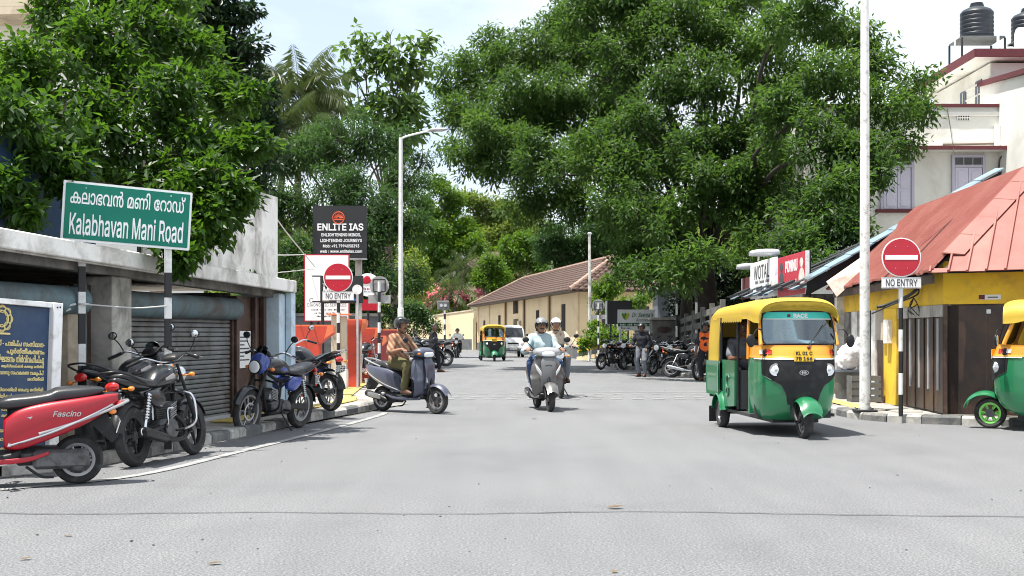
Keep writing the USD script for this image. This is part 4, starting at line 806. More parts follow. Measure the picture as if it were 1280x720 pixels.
t = thing('ramp_wall', 'low yellow sloping wall with dark stripes below the light green bush', 'wall', (0, 0, 0))
for k in range(5):
    a, b = P(722, 441 - k * 3.6, 64), P(772, 430 - k * 1.5, 60)
    obj(t, 'rail', hullp([p + V(0, dy, dz) for p in (a, b) for dy in (0, .2) for dz in (0, .12)]), M['yellow_wall'] if k % 2 == 0 else M['cream_dk'], False)
obj(t, 'wall', hullp([(*P(721, 450, 65)[:2], 0), (*P(773, 450, 61)[:2], 0), P(721, 446, 65), P(773, 438, 61), (*P(721, 450, 65)[:2] + V(0, .3), 0), (*P(773, 450, 61)[:2] + V(0, .3), 0)]), M['cream'], False)
# ---------------------------------------------------------------- poles, lamps, wires
def lamp_pole():
    b = P(501, 440, 44); t = thing('street_lamp', 'slim white street lamp with a single arm on the left side of the road', 'street lamp', (b[0], 44, 0)); zt = P(0, 172, 44)[2]
    obj(t, 'pole', tube([(0, 0, 0), (0, 0, 2.2), (0, 0, 2.21), (0, 0, zt)], [.11, .11, .085, .065], 14), M['white']); obj(t, 'base_plate', boxb(-.2, .2, -.2, .2, .0, .14, .01), M['steel'], False)
    obj(t, 'arm', tube(bez([(0, 0, zt - .04), (.25, 0, zt + .06), (.65, 0, zt + .16), (1.05, -.05, zt + .24)], 5), .035, 8), M['white'])
    obj(t, 'lamp_head', loft([(.95, -.05, zt + .24, .03, .05), (1.1, -.05, zt + .25, .06, .13), (1.45, -.06, zt + .27, .05, .14), (1.62, -.06, zt + .28, .015, .06)]), M['alu_back']); obj(t, 'lens', ell((1.32, -.06, zt + .215), (.16, .09, .03), 2), M['white_c'])
lamp_pole()
M['peel'] = plain('peeling_white_pole', (.66, .66, .64), .6, var=.06, dirt=(.20, .19, .17), dscale=9, damt=.30)
b = G(1081, 514, KH); t = thing('lamp_post', 'thick white peeling lamp post rising out of the picture on the right kerb', 'lamp post', (b[0], b[1], KH))
obj(t, 'pole', tube([(0, 0, 0), (0, 0, 9.0)], [.082, .055], 16), M['peel']); obj(t, 'base_plate', box((0, 0, .012), (.32, .30, .03), .006), M['black'], False)
obj(t, 'bolt', [cyl((sx * .12, sy * .11, .02), (sx * .12, sy * .11, .06), .014, 6) for sx in (-1, 1) for sy in (-1, 1)], M['steel'])
obj(t, 'arm', tube(bez([(0, 0, 8.9), (-.4, .1, 9.2), (-1.2, .2, 9.3)], 5), .035, 8), M['white']); obj(t, 'lamp_head', loft([(-1.1, .2, 9.3, .05, .1), (-1.5, .2, 9.32, .06, .14), (-1.75, .2, 9.33, .02, .06)]), M['steel'])
b = P(737, 450, 63); t = thing('utility_pole', 'slender white pole standing in front of the tiled building', 'pole', (b[0], 63, 0)); obj(t, 'pole', tube([(0, 0, 0), (0, 0, P(0, 292, 63)[2])], [.085, .065], 12), M['conc_white']); obj(t, 'cap', ell((0, 0, P(0, 292, 63)[2]), (.11, .11, .08), 1), M['steel'])
b = P(556, 440, 95); t = thing('marker_pole', 'distant black and white pole with a square lamp at the far wall', 'pole', (b[0], 95, 0)); stripes(t, 0, 0, .1, 3.2, .08, 8); obj(t, 'lamp_box', box((-.1, 0, 3.45), (.9, .3, .7), .06), M['plinth'], False); obj(t, 'lens', [disk_y((-.25 + .3 * k, -.16, 3.45), .12, .03, 14) for k in range(2)], M['steel'])
def wire(label, pts, r=.008, look='wire'):
    t = obj(None, 'overhead_cable', tube(bez(pts, 8), r, 5), M[look], True); meta(t, label, 'cable')
wire('pale cable slanting down to the black post beside the clinic board', [P(334, 255, 21), P(358, 290, 24), P(394, 334, 28.2)], .012, 'wire_w')
wire('cable running level from the shop roof to the clinic board', [P(318, 316, 19.7), P(350, 319, 24), P(382, 318, 28.9)], .011, 'wire_w')
wire('lower sagging cable between the shop roof and the clinic board', [P(322, 342, 19.9), P(345, 341, 24), P(394, 336, 28.3)], .010, 'wire_w')
wire('dark cable bundle looped under the red roof eave', [P(1096, 384, 20.5), P(1112, 380, 20.4), P(1140, 367, 19.9), P(1152, 352, 19.8), P(1155, 342, 19.6)], .028)
wire('thin dark cable hanging under the red roof eave', [P(1090, 392, 21), P(1115, 381, 20.2), P(1144, 370, 19.9), P(1149, 362, 19.8)], .014)
t = thing('cable_coil', 'tangle of cable ends hanging from the eave bundle', 'cable', P(1142, 374, 19.95)); rng = random.Random(4)
for k in range(5): obj(t, 'strand', tube(bez([(0, 0, .02), (rng.uniform(-.08, .08), -.03, -.08), (rng.uniform(-.12, .12), -.03, -.16), (rng.uniform(-.15, .15), 0, -.22 - rng.random() * .1)], 5), .008, 5), M['wire'])
wire('thin wire hanging down the white building front', [P(1184, 136, 39.9), P(1188, 160, 39.85), P(1192, 190, 39.2)], .012)
# ---------------------------------------------------------------- clutter by the right kerb
t = thing('white_sack', 'bulging white sack leaning on a grey bin beside the lamp post', 'sack', P(1062, 470, 23.2) * (1, 1, 0) + (0, 0, KH)); rr = np.random.default_rng(2)
sk = trimesh.creation.icosphere(4, 1.0); v = np.array(sk.vertices); v = v * (1 + .5 * (meshkit.fbm(v * 2.4 + 7, 4)[:, None] - .5)) * (.21, .19, .27); v[:, 2] = np.maximum(v[:, 2], -.24); sk.vertices = v
obj(t, 'bag', xf(sk, (-.02, 0, .76), ry=.5), M['sackw'], True); obj(t, 'neck', xf(cyl((0, 0, 0), (.02, 0, .14), .05, 10, .10), (.12, 0, .97), ry=.6), M['sackw'])
t = thing('bin', 'grey plastic bin under the white sack', 'bin', P(1060, 490, 23.3) * (1, 1, 0) + (0, 0, KH)); obj(t, 'body', loft([(0, 0, .0, .2, .2, 4), (0, 0, .5, .26, .26, 4), (0, 0, .52, .28, .28, 4)], axis='z', sub=1), M['plinth'], False); obj(t, 'rim', loft([(0, 0, .5, .29, .29, 4), (0, 0, .54, .29, .29, 4)], axis='z', sub=1), M['kiosk'], False)
t = thing('plastic_crate', 'dark crate standing against the shop pillar behind the lamp post', 'crate', (6.1, 22.2, KH + .0))
for z in (.02, .14, .26, .38): obj(t, 'slat', [boxb(-.25, .25, -.18, -.16, z, z + .08)], M['plinth'], False); obj(t, 'slat', [boxb(-.25, .25, .16, .18, z, z + .08)], M['plinth'], False)
for sx in (-.25, .23): obj(t, 'end_panel', boxb(sx, sx + .02, -.159, .159, .0, .46), M['plinth'], False)
obj(t, 'base', boxb(-.229, .229, -.159, .159, .0, .02), M['plinth'], False)
t = thing('white_bag', 'pale plastic bag lying between the notice board and the green sign post', 'bag', on_shop(1.2, -.22, KH))
sk2 = sk.copy(); sk2.apply_scale((.45, .5, .38)); obj(t, 'bag', xf(sk2, (0, 0, .74)), M['sackw'], True); obj(t, 'base', boxb(-.14, .14, -.1, .1, 0, .60, .03), M['plinth'], False)
def dry_leaf(label, px, py, s, a):
    g = G(px, py); u = np.linspace(0, 1, 6); w = .5 * np.sin(u * PI) ** .8 * .55
    v = np.array([[(x - .5), sgn * ww, .05 + .22 * abs(sgn) * ww + .1 * x * x] for x, ww in zip(u, w) for sgn in (-1, 0, 1)]) * s; f = []
    for i in range(5):
        for j in range(2): q = i * 3 + j; f += [(q, q + 3, q + 1), (q + 1, q + 3, q + 4)]
    t = obj(None, 'dry_leaf', xf(trimesh.Trimesh(v, f, process=False), (g[0], g[1], .004), rz=a), M['drygrass'], True); meta(t, label, 'leaf')
dry_leaf('curled brown leaf lying on the open road below the near auto rickshaw', 769, 636, .13, .1)
dry_leaf('small dark dry leaf at the bottom left of the road', 32, 700, .07, .5); dry_leaf('flat dry leaf at the lower left of the road, second from the corner', 85, 671, .06, .0)
dry_leaf('pale dry leaf left of the bottom middle of the road', 268, 706, .08, .2); dry_leaf('tiny dry leaf on the road in front of the middle scooter', 668, 524, .10, .3); dry_leaf('tiny dry leaf near the bottom of the road under the middle', 768, 716, .05, .9)

rng = np.random.default_rng(8); db = []
for k in range(170):
    y = 7.6 + 26 * rng.random() ** 1.6; x = rng.uniform(-.42, .42) * y; r_ = rng.uniform(.002, .008)
    if k % 3 == 0: x = rng.uniform(-.9, .3) + np.interp(y, (11, 22), (-4.0, -2.3)); r_ *= 1.6
    db.append(xf(trimesh.creation.icosphere(0, 1.0), (x, y, r_ * .4 + .003), rz=rng.uniform(0, 3), s=(r_ * rng.uniform(1, 2.2), r_, r_ * .6)))
M['grit'] = plain('road_grit', (.07, .06, .05), .9, var=.5, isl=.5)
obj(None, 'road_grit', db, M['grit'], False, kind='stuff', label='small dark grit and leaf bits strewn over the road', cat='grit')
# ---------------------------------------------------------------- trees and plants
M['leaf_d'] = leaf_mat('leaf_glossy_green', (.024, .070, .008), (.150, .250, .024), (.52, .50, .07), .55, .42, .9)
M['leaf_a'] = leaf_mat('leaf_rain_tree', (.032, .078, .014), (.150, .235, .040), (.38, .42, .09), .55, .47, .25)
M['leaf_c'] = leaf_mat('leaf_mango', (.024, .064, .016), (.110, .190, .040), (.28, .34, .09), .5, .47, .3)
M['leaf_e'] = leaf_mat('leaf_jackfruit', (.010, .030, .008), (.030, .070, .014), (.07, .12, .02), .3, .4, .4)
M['leaf_f'] = leaf_mat('leaf_teak', (.045, .095, .020), (.115, .205, .040), (.20, .28, .06), .5, .5, .3)
M['leaf_g'] = leaf_mat('leaf_palm', (.045, .070, .020), (.090, .125, .045), (.20, .18, .08), .35, .35, .3)
M['leaf_h'] = leaf_mat('leaf_bright', (.055, .125, .012), (.110, .210, .020), (.20, .26, .03), .42, .45, .3)
M['leaf_i'] = leaf_mat('leaf_hill', (.090, .140, .028), (.185, .270, .050), (.32, .37, .08), .55, .5, .12)
M['leaf_j'] = leaf_mat('leaf_shade', (.010, .026, .008), (.022, .050, .012), (.04, .07, .015), .2, .5, .3)  # near-black leaf colours carry the painted shade under the big crown
M['bloom'] = leaf_mat('bloom_pink', (.42, .16, .18), (.62, .32, .30), (.66, .50, .40), .3, .6, .3)
def leaves(C, D, L, aspect, rng, droop=.25, flat=.45, fold=.22):
    """one folded blade per point: C points, D outward directions, L length"""
    n = len(C); d = D + rng.normal(0, .75, (n, 3)); d[:, 2] -= droop; d /= np.linalg.norm(d, axis=1, keepdims=True)
    up = rng.normal(0, flat, (n, 3)) + (0, 0, 1) + .35 * D
    s = np.cross(d, up); s /= np.maximum(np.linalg.norm(s, axis=1, keepdims=True), 1e-6); nn = np.cross(s, d)
    l = (L * rng.uniform(.65, 1.25, n))[:, None]; w = l * aspect * .5
    m = C + d * l * .45; base = C; tip = C + d * l - nn * l * .12
    a = m + s * w + nn * w * fold; b = m - s * w + nn * w * fold
    v = np.stack([base, a, tip, b], 1).reshape(-1, 3); i = np.arange(n) * 4
    return v, np.vstack([np.stack([i, i + 1, i + 2], 1), np.stack([i, i + 2, i + 3], 1)])
def foliage(blobs, L, per_m2, cl_r, cl_n, rng, aspect=.42, droop=.25, fill=.35, squash=.75, flat=.42, sub=10):
    """blobs (centre, radius): rosettes of leaves scattered over their shells, thinner inside"""
    Cs, Ds = [], []
    if sub:                              # each bough carries a handful of leafy sprays with gaps between them
        bb = []
        for c, R in blobs:
            u = rng.normal(size=(sub, 3)) * (1, 1, .9) + (0, 0, .25); u /= np.linalg.norm(u, axis=1, keepdims=True)
            bb += [(np.asarray(c) + q * R * rng.uniform(.55, .95) * V(1, 1, .85), R * rng.uniform(.26, .50)) for q in u] + [(c, R * .62)]
        blobs = bb
    for c, R in blobs:
        k = max(3, int(per_m2 * 4 * PI * R * R)); u = rng.normal(size=(k, 3)); u /= np.linalg.norm(u, axis=1, keepdims=True)
        rad = R * np.where(rng.random(k) < fill, rng.uniform(.35, .85, k), rng.uniform(.80, 1.12, k)) * (.82 + .36 * meshkit.noise(u * 2.2 + np.asarray(c), 3))
        p = np.asarray(c) + u * rad[:, None] * (1, 1, squash)
        keep = meshkit.noise(p / (cl_r * 3.0), 11) > .26
        Cs.append(p[keep]); Ds.append(u[keep])
    C, D = np.vstack(Cs), np.vstack(Ds); n = len(C)
    rep = np.repeat(np.arange(n), rng.integers(max(1, cl_n // 2), cl_n + cl_n // 2 + 1, n)); off = rng.normal(0, 1, (len(rep), 3)); off /= np.linalg.norm(off, axis=1, keepdims=True)
    off *= cl_r * rng.random((len(rep), 1)) ** .6; dirs = off / cl_r * .9 + D[rep] * .6
    v, f = leaves(C[rep] + off, dirs, L, aspect, rng, droop, flat); return trimesh.Trimesh(v, f, process=False)
def limb(a, b, r0, r1, rng, wob=.055, n=5, k=8):
    a, b = np.asarray(a, float), np.asarray(b, float); L = np.linalg.norm(b - a); pts = [a + (b - a) * t + (rng.normal(0, wob * L * .5, 3) * math.sin(t * PI)) + (0, 0, .12 * L * math.sin(t * PI)) for t in np.linspace(0, 1, n)]
    p = bez(pts, 4); return tube(p, np.linspace(r0, r1, len(p)), k)
def tree(name, label, base, blobs, L, per_m2, cl_r, cl_n, look, r0, fork, seed, bark='bark', group=None, cat='tree', **k):
    rng = np.random.default_rng(seed); base = np.asarray(base, float); t = thing(name, label, cat, base, 0, group)
    bl = [(np.asarray(c) - base, R) for c, R in blobs]; f = np.array([0, 0, fork]) + np.r_[rng.normal(0, .04 * fork, 2), 0]
    tp = bez([(0, 0, -.1), (.05 * r0, 0, fork * .35), f * (1, 1, .8), f], 5); rr = np.linspace(r0, r0 * .62, len(tp)); rr[0] *= 1.45; rr[1] *= 1.2
    parts = [tube(tp, rr, 14)]; trunk = obj(t, 'trunk', parts, M[bark], True)
    order = sorted(bl, key=lambda x: -x[1])[:22]; br = []
    for c, R in order:
        br.append(limb(f - (0, 0, .15 * fork * rng.random()), c - (0, 0, .2 * R), r0 * rng.uniform(.15, .28), r0 * .05 + .012, rng))
        for _ in range(3): u = unit(rng.normal(size=3) + (0, 0, .4)); br.append(limb(c - (0, 0, .25 * R), c + u * R * .85, r0 * .05 + .012, .012, rng, n=4, k=5))
    obj(trunk, 'branches', br, M[bark], True, kind='stuff')
    obj(t, 'crown', foliage(bl, L, per_m2, cl_r, cl_n, rng, **k), M[look], False, kind='stuff'); return t
def pxblobs(lst, Y, rng, dy=1.0, sq=1.0, dome=None):
    out = []
    for b in lst:
        y = b[3] if len(b) > 3 else Y
        if dome: y = y + dome[0] - (dome[0] + dome[1]) * min(max((b[1] + 20) / 340, 0), 1)      # boughs lower down stand further out, as on a real crown
        R = b[2] / F * y; yy = y + (rng.uniform(-dy, dy) * R if len(b) < 4 else 0); out.append((P(b[0], b[1], yy), R * sq))
    return out
R_ = np.random.default_rng(21)
A_bl = [(740, 20, 52), (800, -15, 60), (820, 62, 58), (870, 20, 60), (762, 92, 42), (930, -25, 60), (1000, 10, 60), (1052, 45, 42), (1085, 92, 42), (1040, 110, 58), (960, 85, 62), (880, 112, 62), (800, 155, 52), (745, 185, 36), (765, 240, 40), (860, 192, 58), (940, 180, 62), (1020, 190, 58), (1098, 140, 42), (1135, 112, 32), (1152, 142, 22), (1130, 178, 26), (1082, 215, 38), (800, 275, 44), (880, 262, 52), (955, 255, 54), (1030, 262, 48), (1070, 285, 30), (1000, 312, 34), (940, 318, 36), (1066, 248, 30), (905, 60, 50), (985, 150, 50), (735, 215, 22), (780, 205, 40)]
tree('shade_tree', 'broad dense shade tree with a dark thick trunk behind the lane shops', G(884, 465), pxblobs([b if b[0] < 985 else (b[0], b[1], b[2], 37.0 - (b[0] % 7) * .25 + 1.0) for b in A_bl] + [(1052, 185, 34, 36.5), (1066, 232, 28, 36), (1048, 285, 30, 36.4), (1018, 325, 28, 36), (1000, 285, 38, 37), (1088, 180, 28, 36.2), (1076, 150, 34, 37), (930, 232, 46, 41.5), (900, 172, 42, 42), (962, 205, 42, 41), (990, 245, 34, 40), (880, 225, 36, 41), (975, 340, 26, 37), (1040, 240, 34, 36)], 42, R_, .35, dome=(3.5, 3.5)), .20, 5.6, .30, 15, 'leaf_a', .50, 3.6, 31, 'bark_dark', aspect=.40, droop=.35)
B_bl = [(600, 92, 46), (572, 148, 36), (640, 62, 42), (652, 130, 52), (592, 196, 30), (640, 205, 44), (690, 70, 48), (705, 150, 52), (690, 240, 42), (738, 205, 46), (652, 258, 26), (716, 262, 34), (780, 262, 42), (563, 185, 18), (560, 112, 18), (618, 158, 38), (715, 20, 42), (755, 130, 50), (690, 118, 40), (800, 318, 34), (830, 300, 40), (845, 332, 24), (810, 200, 60), (770, 60, 60)]
tree('shade_tree', 'tall shade tree reaching over the road with a ragged left edge against the sky', G(856, 460), pxblobs(B_bl + [(815, 342, 24, 44), (785, 340, 16, 45), (852, 345, 24, 43), (872, 322, 30, 43), (665, 198, 34, 47), (705, 212, 32, 47), (635, 178, 30, 48), (600, 165, 26, 48)], 50, R_, .35, dome=(3, 8)), .20, 7.0, .32, 15, 'leaf_a', .28, 4.2, 32, 'bark_dark', aspect=.36, droop=.35)
C_bl = [(385, 205, 40), (430, 182, 42), (480, 188, 42), (512, 228, 32), (360, 255, 38), (420, 248, 48), (480, 268, 48), (512, 290, 30), (350, 320, 40), (400, 325, 48), (460, 340, 46), (505, 345, 28), (440, 396, 40), (492, 398, 22), (345, 200, 26), (528, 200, 15), (372, 388, 40), (330, 260, 30), (330, 380, 40), (522, 262, 20), (450, 300, 45)]
tree('mango_tree', 'dense dark mango tree behind the black billboard and street lamp', (-6.6, 50.5, 0), pxblobs(C_bl, 53, R_, .3, dome=(8, 5)), .20, 7.2, .30, 15, 'leaf_c', .4, 2.6, 33, aspect=.30, droop=.5)
D_bl = [(40, 92, 55, 15.5), (110, 62, 55, 16.5), (182, 48, 50, 17.5), (238, 62, 44, 18), (278, 118, 40, 17.5), (60, 178, 52, 15), (130, 150, 55, 15.8), (200, 138, 55, 16.2), (248, 185, 45, 16.2), (290, 190, 30, 16.5), (20, 245, 34, 15.4), (110, 232, 50, 16.2), (180, 218, 48, 15.8), (228, 248, 40, 15.4), (272, 255, 26, 15.4), (238, 306, 20, 15.0), (212, 288, 28, 14.8), (262, 225, 36, 15.6), (318, 178, 18, 16.6), (312, 122, 20, 17), (70, 22, 42, 17), (12, 130, 36, 15), (150, 0, 45, 18), (215, 5, 35, 18.5), (292, 240, 18, 15.5), (286, 268, 22, 16.2), (262, 288, 18, 15.4), (300, 248, 16, 16.8), (245, 278, 26, 15.5), (150, 100, 50, 16.5), (255, 275, 18, 15.2), (225, 325, 11, 14.7), (12, 150, 26, 13.0), (52, 185, 28, 13.4), (8, 226, 22, 12.9), (75, 140, 30, 13.8), (92, 205, 20, 13.8), (30, 262, 11, 13.0), (110, 160, 26, 14.2), (75, 225, 10, 13.6)]
tree('roadside_tree', 'leafy bright green tree hanging over the shutter shop and street name board', on_shop(3.6, 3.9), pxblobs(D_bl, 16, R_), .125, 21.0, .16, 12, 'leaf_d', .16, 2.6, 34, aspect=.50, droop=.3)
E_bl = [(258, 20, 38), (300, 60, 30), (318, 112, 26), (326, 160, 22), (250, -5, 40), (305, 18, 20), (330, 200, 22), (290, 100, 34), (300, 160, 34), (270, 60, 38), (312, 230, 24)]
tree('jackfruit_tree', 'very dark jackfruit tree rising behind the bright roadside tree', (-8.2, 30, 0), pxblobs(E_bl, 30, R_, .5), .17, 12.0, .22, 12, 'leaf_e', .25, 3.5, 35, aspect=.52)
F_bl = [(470, 62, 20), (500, 76, 24), (522, 55, 14), (455, 90, 12), (488, 108, 30), (515, 100, 20), (495, 138, 30), (530, 85, 10), (440, 130, 14), (462, 132, 16), (516, 140, 20), (488, 42, 9), (450, 42, 7), (432, 62, 6), (535, 52, 7), (436, 92, 5), (446, 96, 5), (505, 165, 24)]
tree('teak_tree', 'open crowned teak tree with big drooping leaves against the sky', (-6.5, 70, 0), pxblobs(F_bl, 70, R_, .5), .50, 1.8, .55, 9, 'leaf_f', .25, 9.0, 36, aspect=.6, droop=.7, fill=.3, sub=0)
def palm(name, label, base, top, n, L, seed, leafn=46, r0=.16, group=None):
    rng = np.random.default_rng(seed); base, top = np.asarray(base, float), np.asarray(top, float); t = thing(name, label, 'palm tree', base, 0, group); h = top - base
    obj(t, 'trunk', tube(bez([(0, 0, -.1), h * (.4, .4, .35), h * (.8, .8, .7), h], 5), np.linspace(r0 * 1.2, r0 * .8, 16), 10), M['bark'], True)
    for k in range(n):
        az = k * 2.39996 + rng.uniform(-.2, .2); el = 1.5 - 1.9 * (k / n) + rng.uniform(-.12, .12); ll = L * rng.uniform(.85, 1.1)
        s = np.linspace(0, 1, 14); d = np.array([math.cos(az), math.sin(az)]); a = el - s * (.9 + .35 * rng.random()); ds = ll / 13
        x = np.cumsum(np.cos(a) * ds); z = np.cumsum(np.sin(a) * ds); sp = np.stack([x * d[0], x * d[1], z], 1)
        m = [tube(h + sp, np.linspace(.025, .006, 14), 5)]; u = np.repeat(np.linspace(.12, 1, leafn // 2), 2); p = h + np.stack([np.interp(u, s, sp[:, i]) for i in range(3)], 1)
        tg = np.gradient(sp, axis=0); tg = np.stack([np.interp(u, s, tg[:, i]) for i in range(3)], 1); tg /= np.linalg.norm(tg, axis=1, keepdims=True)
        sd = np.cross(tg, (0, 0, 1)); sd /= np.maximum(np.linalg.norm(sd, axis=1, keepdims=True), 1e-6); sd[::2] *= -1
        dr = sd * .8 + tg * .55 + (0, 0, -1) * rng.uniform(.5, 1.3, (len(u), 1)); dr /= np.linalg.norm(dr, axis=1, keepdims=True); l = (L * .30 * np.sin(np.clip(u, .08, .97) * PI) ** .5)[:, None]
        w = np.cross(dr, sd + (0, 0, .01)); w /= np.maximum(np.linalg.norm(w, axis=1, keepdims=True), 1e-6); q = p + dr * l * .4; ww = l * .042
        v = np.stack([p, q + w * ww, p + dr * l - (0, 0, 1) * l * .15, q - w * ww], 1).reshape(-1, 3); i = np.arange(len(u)) * 4
        m.append(trimesh.Trimesh(v, np.vstack([np.stack([i, i + 1, i + 2], 1), np.stack([i, i + 2, i + 3], 1)]), process=False))
        obj(t, 'frond', m, M['leaf_g'], False)
    return t
palm('coconut_palm', 'coconut palm with ragged fronds between the dark tree and the teak', (-10.2, 60, 0), P(374, 128, 60), 32, 3.1, 5, 84)
palm('coconut_palm', 'second coconut palm top half sunk in the mango tree below the ragged palm', (-11.0, 57, 0), P(355, 165, 57), 30, 2.4, 6, 80)
palm('slope_palm', 'small grey green palm on the slope left of the tiled roof', (-6.4, 116, 0), P(580, 338, 116), 16, 2.6, 7, 44, .14)
palm('slope_palm', 'low arching palm below the small grey green palm', (-7.6, 112, 0), P(562, 366, 112), 14, 2.6, 8, 44, .14)
def bush(label, blobs, L, dens, cl_r, cl_n, look, seed, base, name='bush', cat='bush', stem=.05, fork=.5, **k):
    return tree(name, label, base, blobs, L, dens, cl_r, cl_n, look, stem, fork, seed, cat=cat, **k)
bush('round bright lime bush in front of the tiled building wall', pxblobs([(757, 366, 17, 65), (752, 380, 14, 64.6), (764, 356, 11, 65), (748, 362, 11, 65)], 65, R_), .20, 14, .2, 9, 'leaf_h', 51, G(757, 450), stem=.06, fork=1.2)
bush('small light green bush peeping over the clinic sign', pxblobs([(800, 378, 13, 63), (788, 384, 9, 63), (782, 378, 8, 63)], 63, R_), .2, 14, .2, 8, 'leaf_h', 52, (6.3, 63, 0), fork=1.0)
bush('loose green plants behind the striped ramp wall', pxblobs([(738, 420, 12, 62), (752, 424, 11, 61), (766, 420, 12, 60), (733, 432, 8, 62), (780, 428, 10, 59), (745, 408, 8, 62)], 62, R_), .22, 13, .2, 8, 'leaf_h', 53, (4.2, 61.5, 0), fork=.4)
bush('light green round tree with a bare stem on the slope by the roof end', pxblobs([(612, 340, 17), (600, 352, 12), (625, 348, 14), (612, 328, 12), (618, 362, 10)], 114, R_, .5), .36, 4.5, .4, 10, 'leaf_h', 54, (-2.0, 114, 0), name='slope_tree', cat='tree', stem=.15, fork=3.0)
bush('bright yellow green tree rising behind the tiled roof ridge', pxblobs([(648, 318, 22), (668, 330, 15), (636, 335, 14), (655, 300, 14), (640, 305, 12), (672, 312, 10)], 118, R_, .5), .36, 4.5, .4, 10, 'leaf_h', 55, (.8, 118, 0), name='slope_tree', cat='tree', stem=.2, fork=5)
bush('pale leafy bush with pink flowers over the far boundary wall', pxblobs([(552, 372, 12), (570, 378, 11), (536, 378, 12), (588, 380, 9), (560, 358, 9)], 117, R_, .4), .36, 4.5, .4, 9, 'leaf_i', 56, (-6, 117, 0), fork=1.5)
fl = foliage([(c, r * 1.04) for c, r in pxblobs([(552, 366, 12), (540, 374, 9), (575, 372, 7), (604, 366, 6)], 116, R_, .3)], .40, .7, .4, 5, np.random.default_rng(57), aspect=.8); o = obj(None, 'flower_sprays', fl, M['bloom'], False, kind='stuff'); meta(o, 'pink flower sprays scattered on the bush over the far wall', 'flowers')
bush('tall bright tree stand on the slope just right of the street lamp', pxblobs([(556, 262, 26), (545, 300, 24), (575, 285, 24), (560, 320, 26), (590, 310, 18), (540, 345, 20), (575, 345, 18), (535, 265, 20), (550, 235, 16)], 136, R_, .6), .42, 3.2, .55, 9, 'leaf_h', 58, (-6.5, 136, .2), name='slope_tree', cat='tree', stem=.3, fork=7)
bush('pale green tree on the slope below the patch of open sky', pxblobs([(612, 262, 24), (638, 270, 22), (600, 285, 20), (650, 295, 22), (625, 295, 24), (585, 252, 16), (665, 275, 22)], 158, R_, .6), .48, 2.6, .65, 9, 'leaf_i', 59, (-1.5, 158, 1.0), name='slope_tree', cat='tree', stem=.3, fork=8)
bush('dark green tree on the slope behind the tiled roof, right of the yellow green tree', pxblobs([(700, 292, 24), (690, 320, 22), (725, 312, 26), (750, 290, 28), (712, 335, 20), (770, 312, 26), (800, 300, 30), (740, 335, 22), (790, 335, 26), (680, 300, 16)], 104, R_, .6), .34, 4, .45, 10, 'leaf_c', 60, (6, 104, 0), name='slope_tree', cat='tree', stem=.3, fork=5)
bush('dark low shrubs at the foot of the street lamp, left of the far wall', pxblobs([(520, 392, 16), (512, 410, 14), (532, 400, 12), (505, 390, 14), (540, 410, 9)], 76, R_, .5), .26, 8, .3, 9, 'leaf_c', 61, (-5.6, 76, 0), fork=.5)
bush('light green shrub beside the street lamp pole above the striped scooter rider', pxblobs([(520, 368, 12), (528, 352, 10), (512, 345, 12), (525, 335, 9)], 80, R_, .4), .3, 6.5, .32, 9, 'leaf_i', 62, (-6, 80, 0), fork=2.0)
bush('shrubs with shade put into their dark leaves under the big shade tree behind the fence', pxblobs([(868, 340, 30), (910, 340, 30), (950, 350, 30), (990, 345, 30), (900, 375, 30), (945, 385, 28), (985, 385, 28), (855, 375, 22), (1020, 330, 32), (870, 395, 25)], 51, R_, .3), .26, 7, .35, 10, 'leaf_j', 63, (9, 51, 0), fork=.6)
bush('weedy sprig growing on the corner of the shop roof slab', pxblobs([(315, 347, 5, 19.2), (308, 350, 4, 18.8), (323, 349, 3, 19.5)], 19, R_), .06, 60, .07, 6, 'leaf_d', 64, on_shop(6.6, .1, 2.1), fork=.05, stem=.012)
# far wooded slope, one mass
rng = np.random.default_rng(70); hb = []
for k in range(150):
    y = rng.uniform(150, 260); x = rng.uniform(-70, 75); R = rng.uniform(2.6, 4.6); hb.append(((x, y, hill_z(x, y) + R * rng.uniform(.4, 1.2)), R))
for k in range(26):
    y = rng.uniform(112, 150); x = rng.uniform(-48, -9); R = rng.uniform(2.2, 3.6); hb.append(((x, y, hill_z(x, y) + R * rng.uniform(.4, 1.3)), R))
obj(None, 'hillside_wood', foliage(hb, .62, 1.0, .85, 10, rng, aspect=.5, sub=6), M['leaf_i'], False, kind='stuff', label='distant wooded slope closing the view between the trees', cat='wood')

# ---------------------------------------------------------------- vehicle looks
def paint(name, col, coat=.8, rough=.35, metal=0.0, dirt=None):
    return plain(name, col, rough, metal, var=.04, scale=3, coat=coat, dirt=dirt, dscale=6, damt=.25)
M['tyre'] = plain('tyre_rubber', (.018, .018, .019), .85, var=.2, dirt=(.07, .065, .06), dscale=9, damt=.35, bump=.2)
M['blackp'] = plain('black_plastic', (.011, .011, .013), .42, var=.12, dirt=(.03, .03, .03), dscale=8, damt=.3, spec=.3)
M['chrome'] = plain('chrome', (.62, .63, .65), .16, 1.0, var=.03)
M['alloy'] = plain('alloy_grey', (.30, .30, .31), .35, .8, var=.08)
M['engine'] = plain('engine_metal', (.10, .10, .105), .45, .6, var=.25, dirt=(.04, .035, .03), dscale=12, damt=.4)
M['seat'] = plain('seat_vinyl', (.020, .021, .024), .38, var=.15, bump=.15, bscale=60)
M['lens_w'] = plain('lamp_glass', (.72, .74, .76), .08, var=.08, coat=1.0)
M['lens_r'] = plain('lamp_red', (.45, .012, .012), .12, var=.08, coat=1.0); M['lens_o'] = plain('lamp_orange', (.72, .20, .015), .15, var=.08, coat=1.0)
M['mirror'] = plain('mirror_glass', (.70, .74, .78), .05, 1.0, var=.02)
M['plate_w'] = plain('number_plate_white', (.66, .66, .64), .5, var=.05); M['plate_y'] = plain('number_plate_yellow', (.70, .42, .02), .45, var=.05)
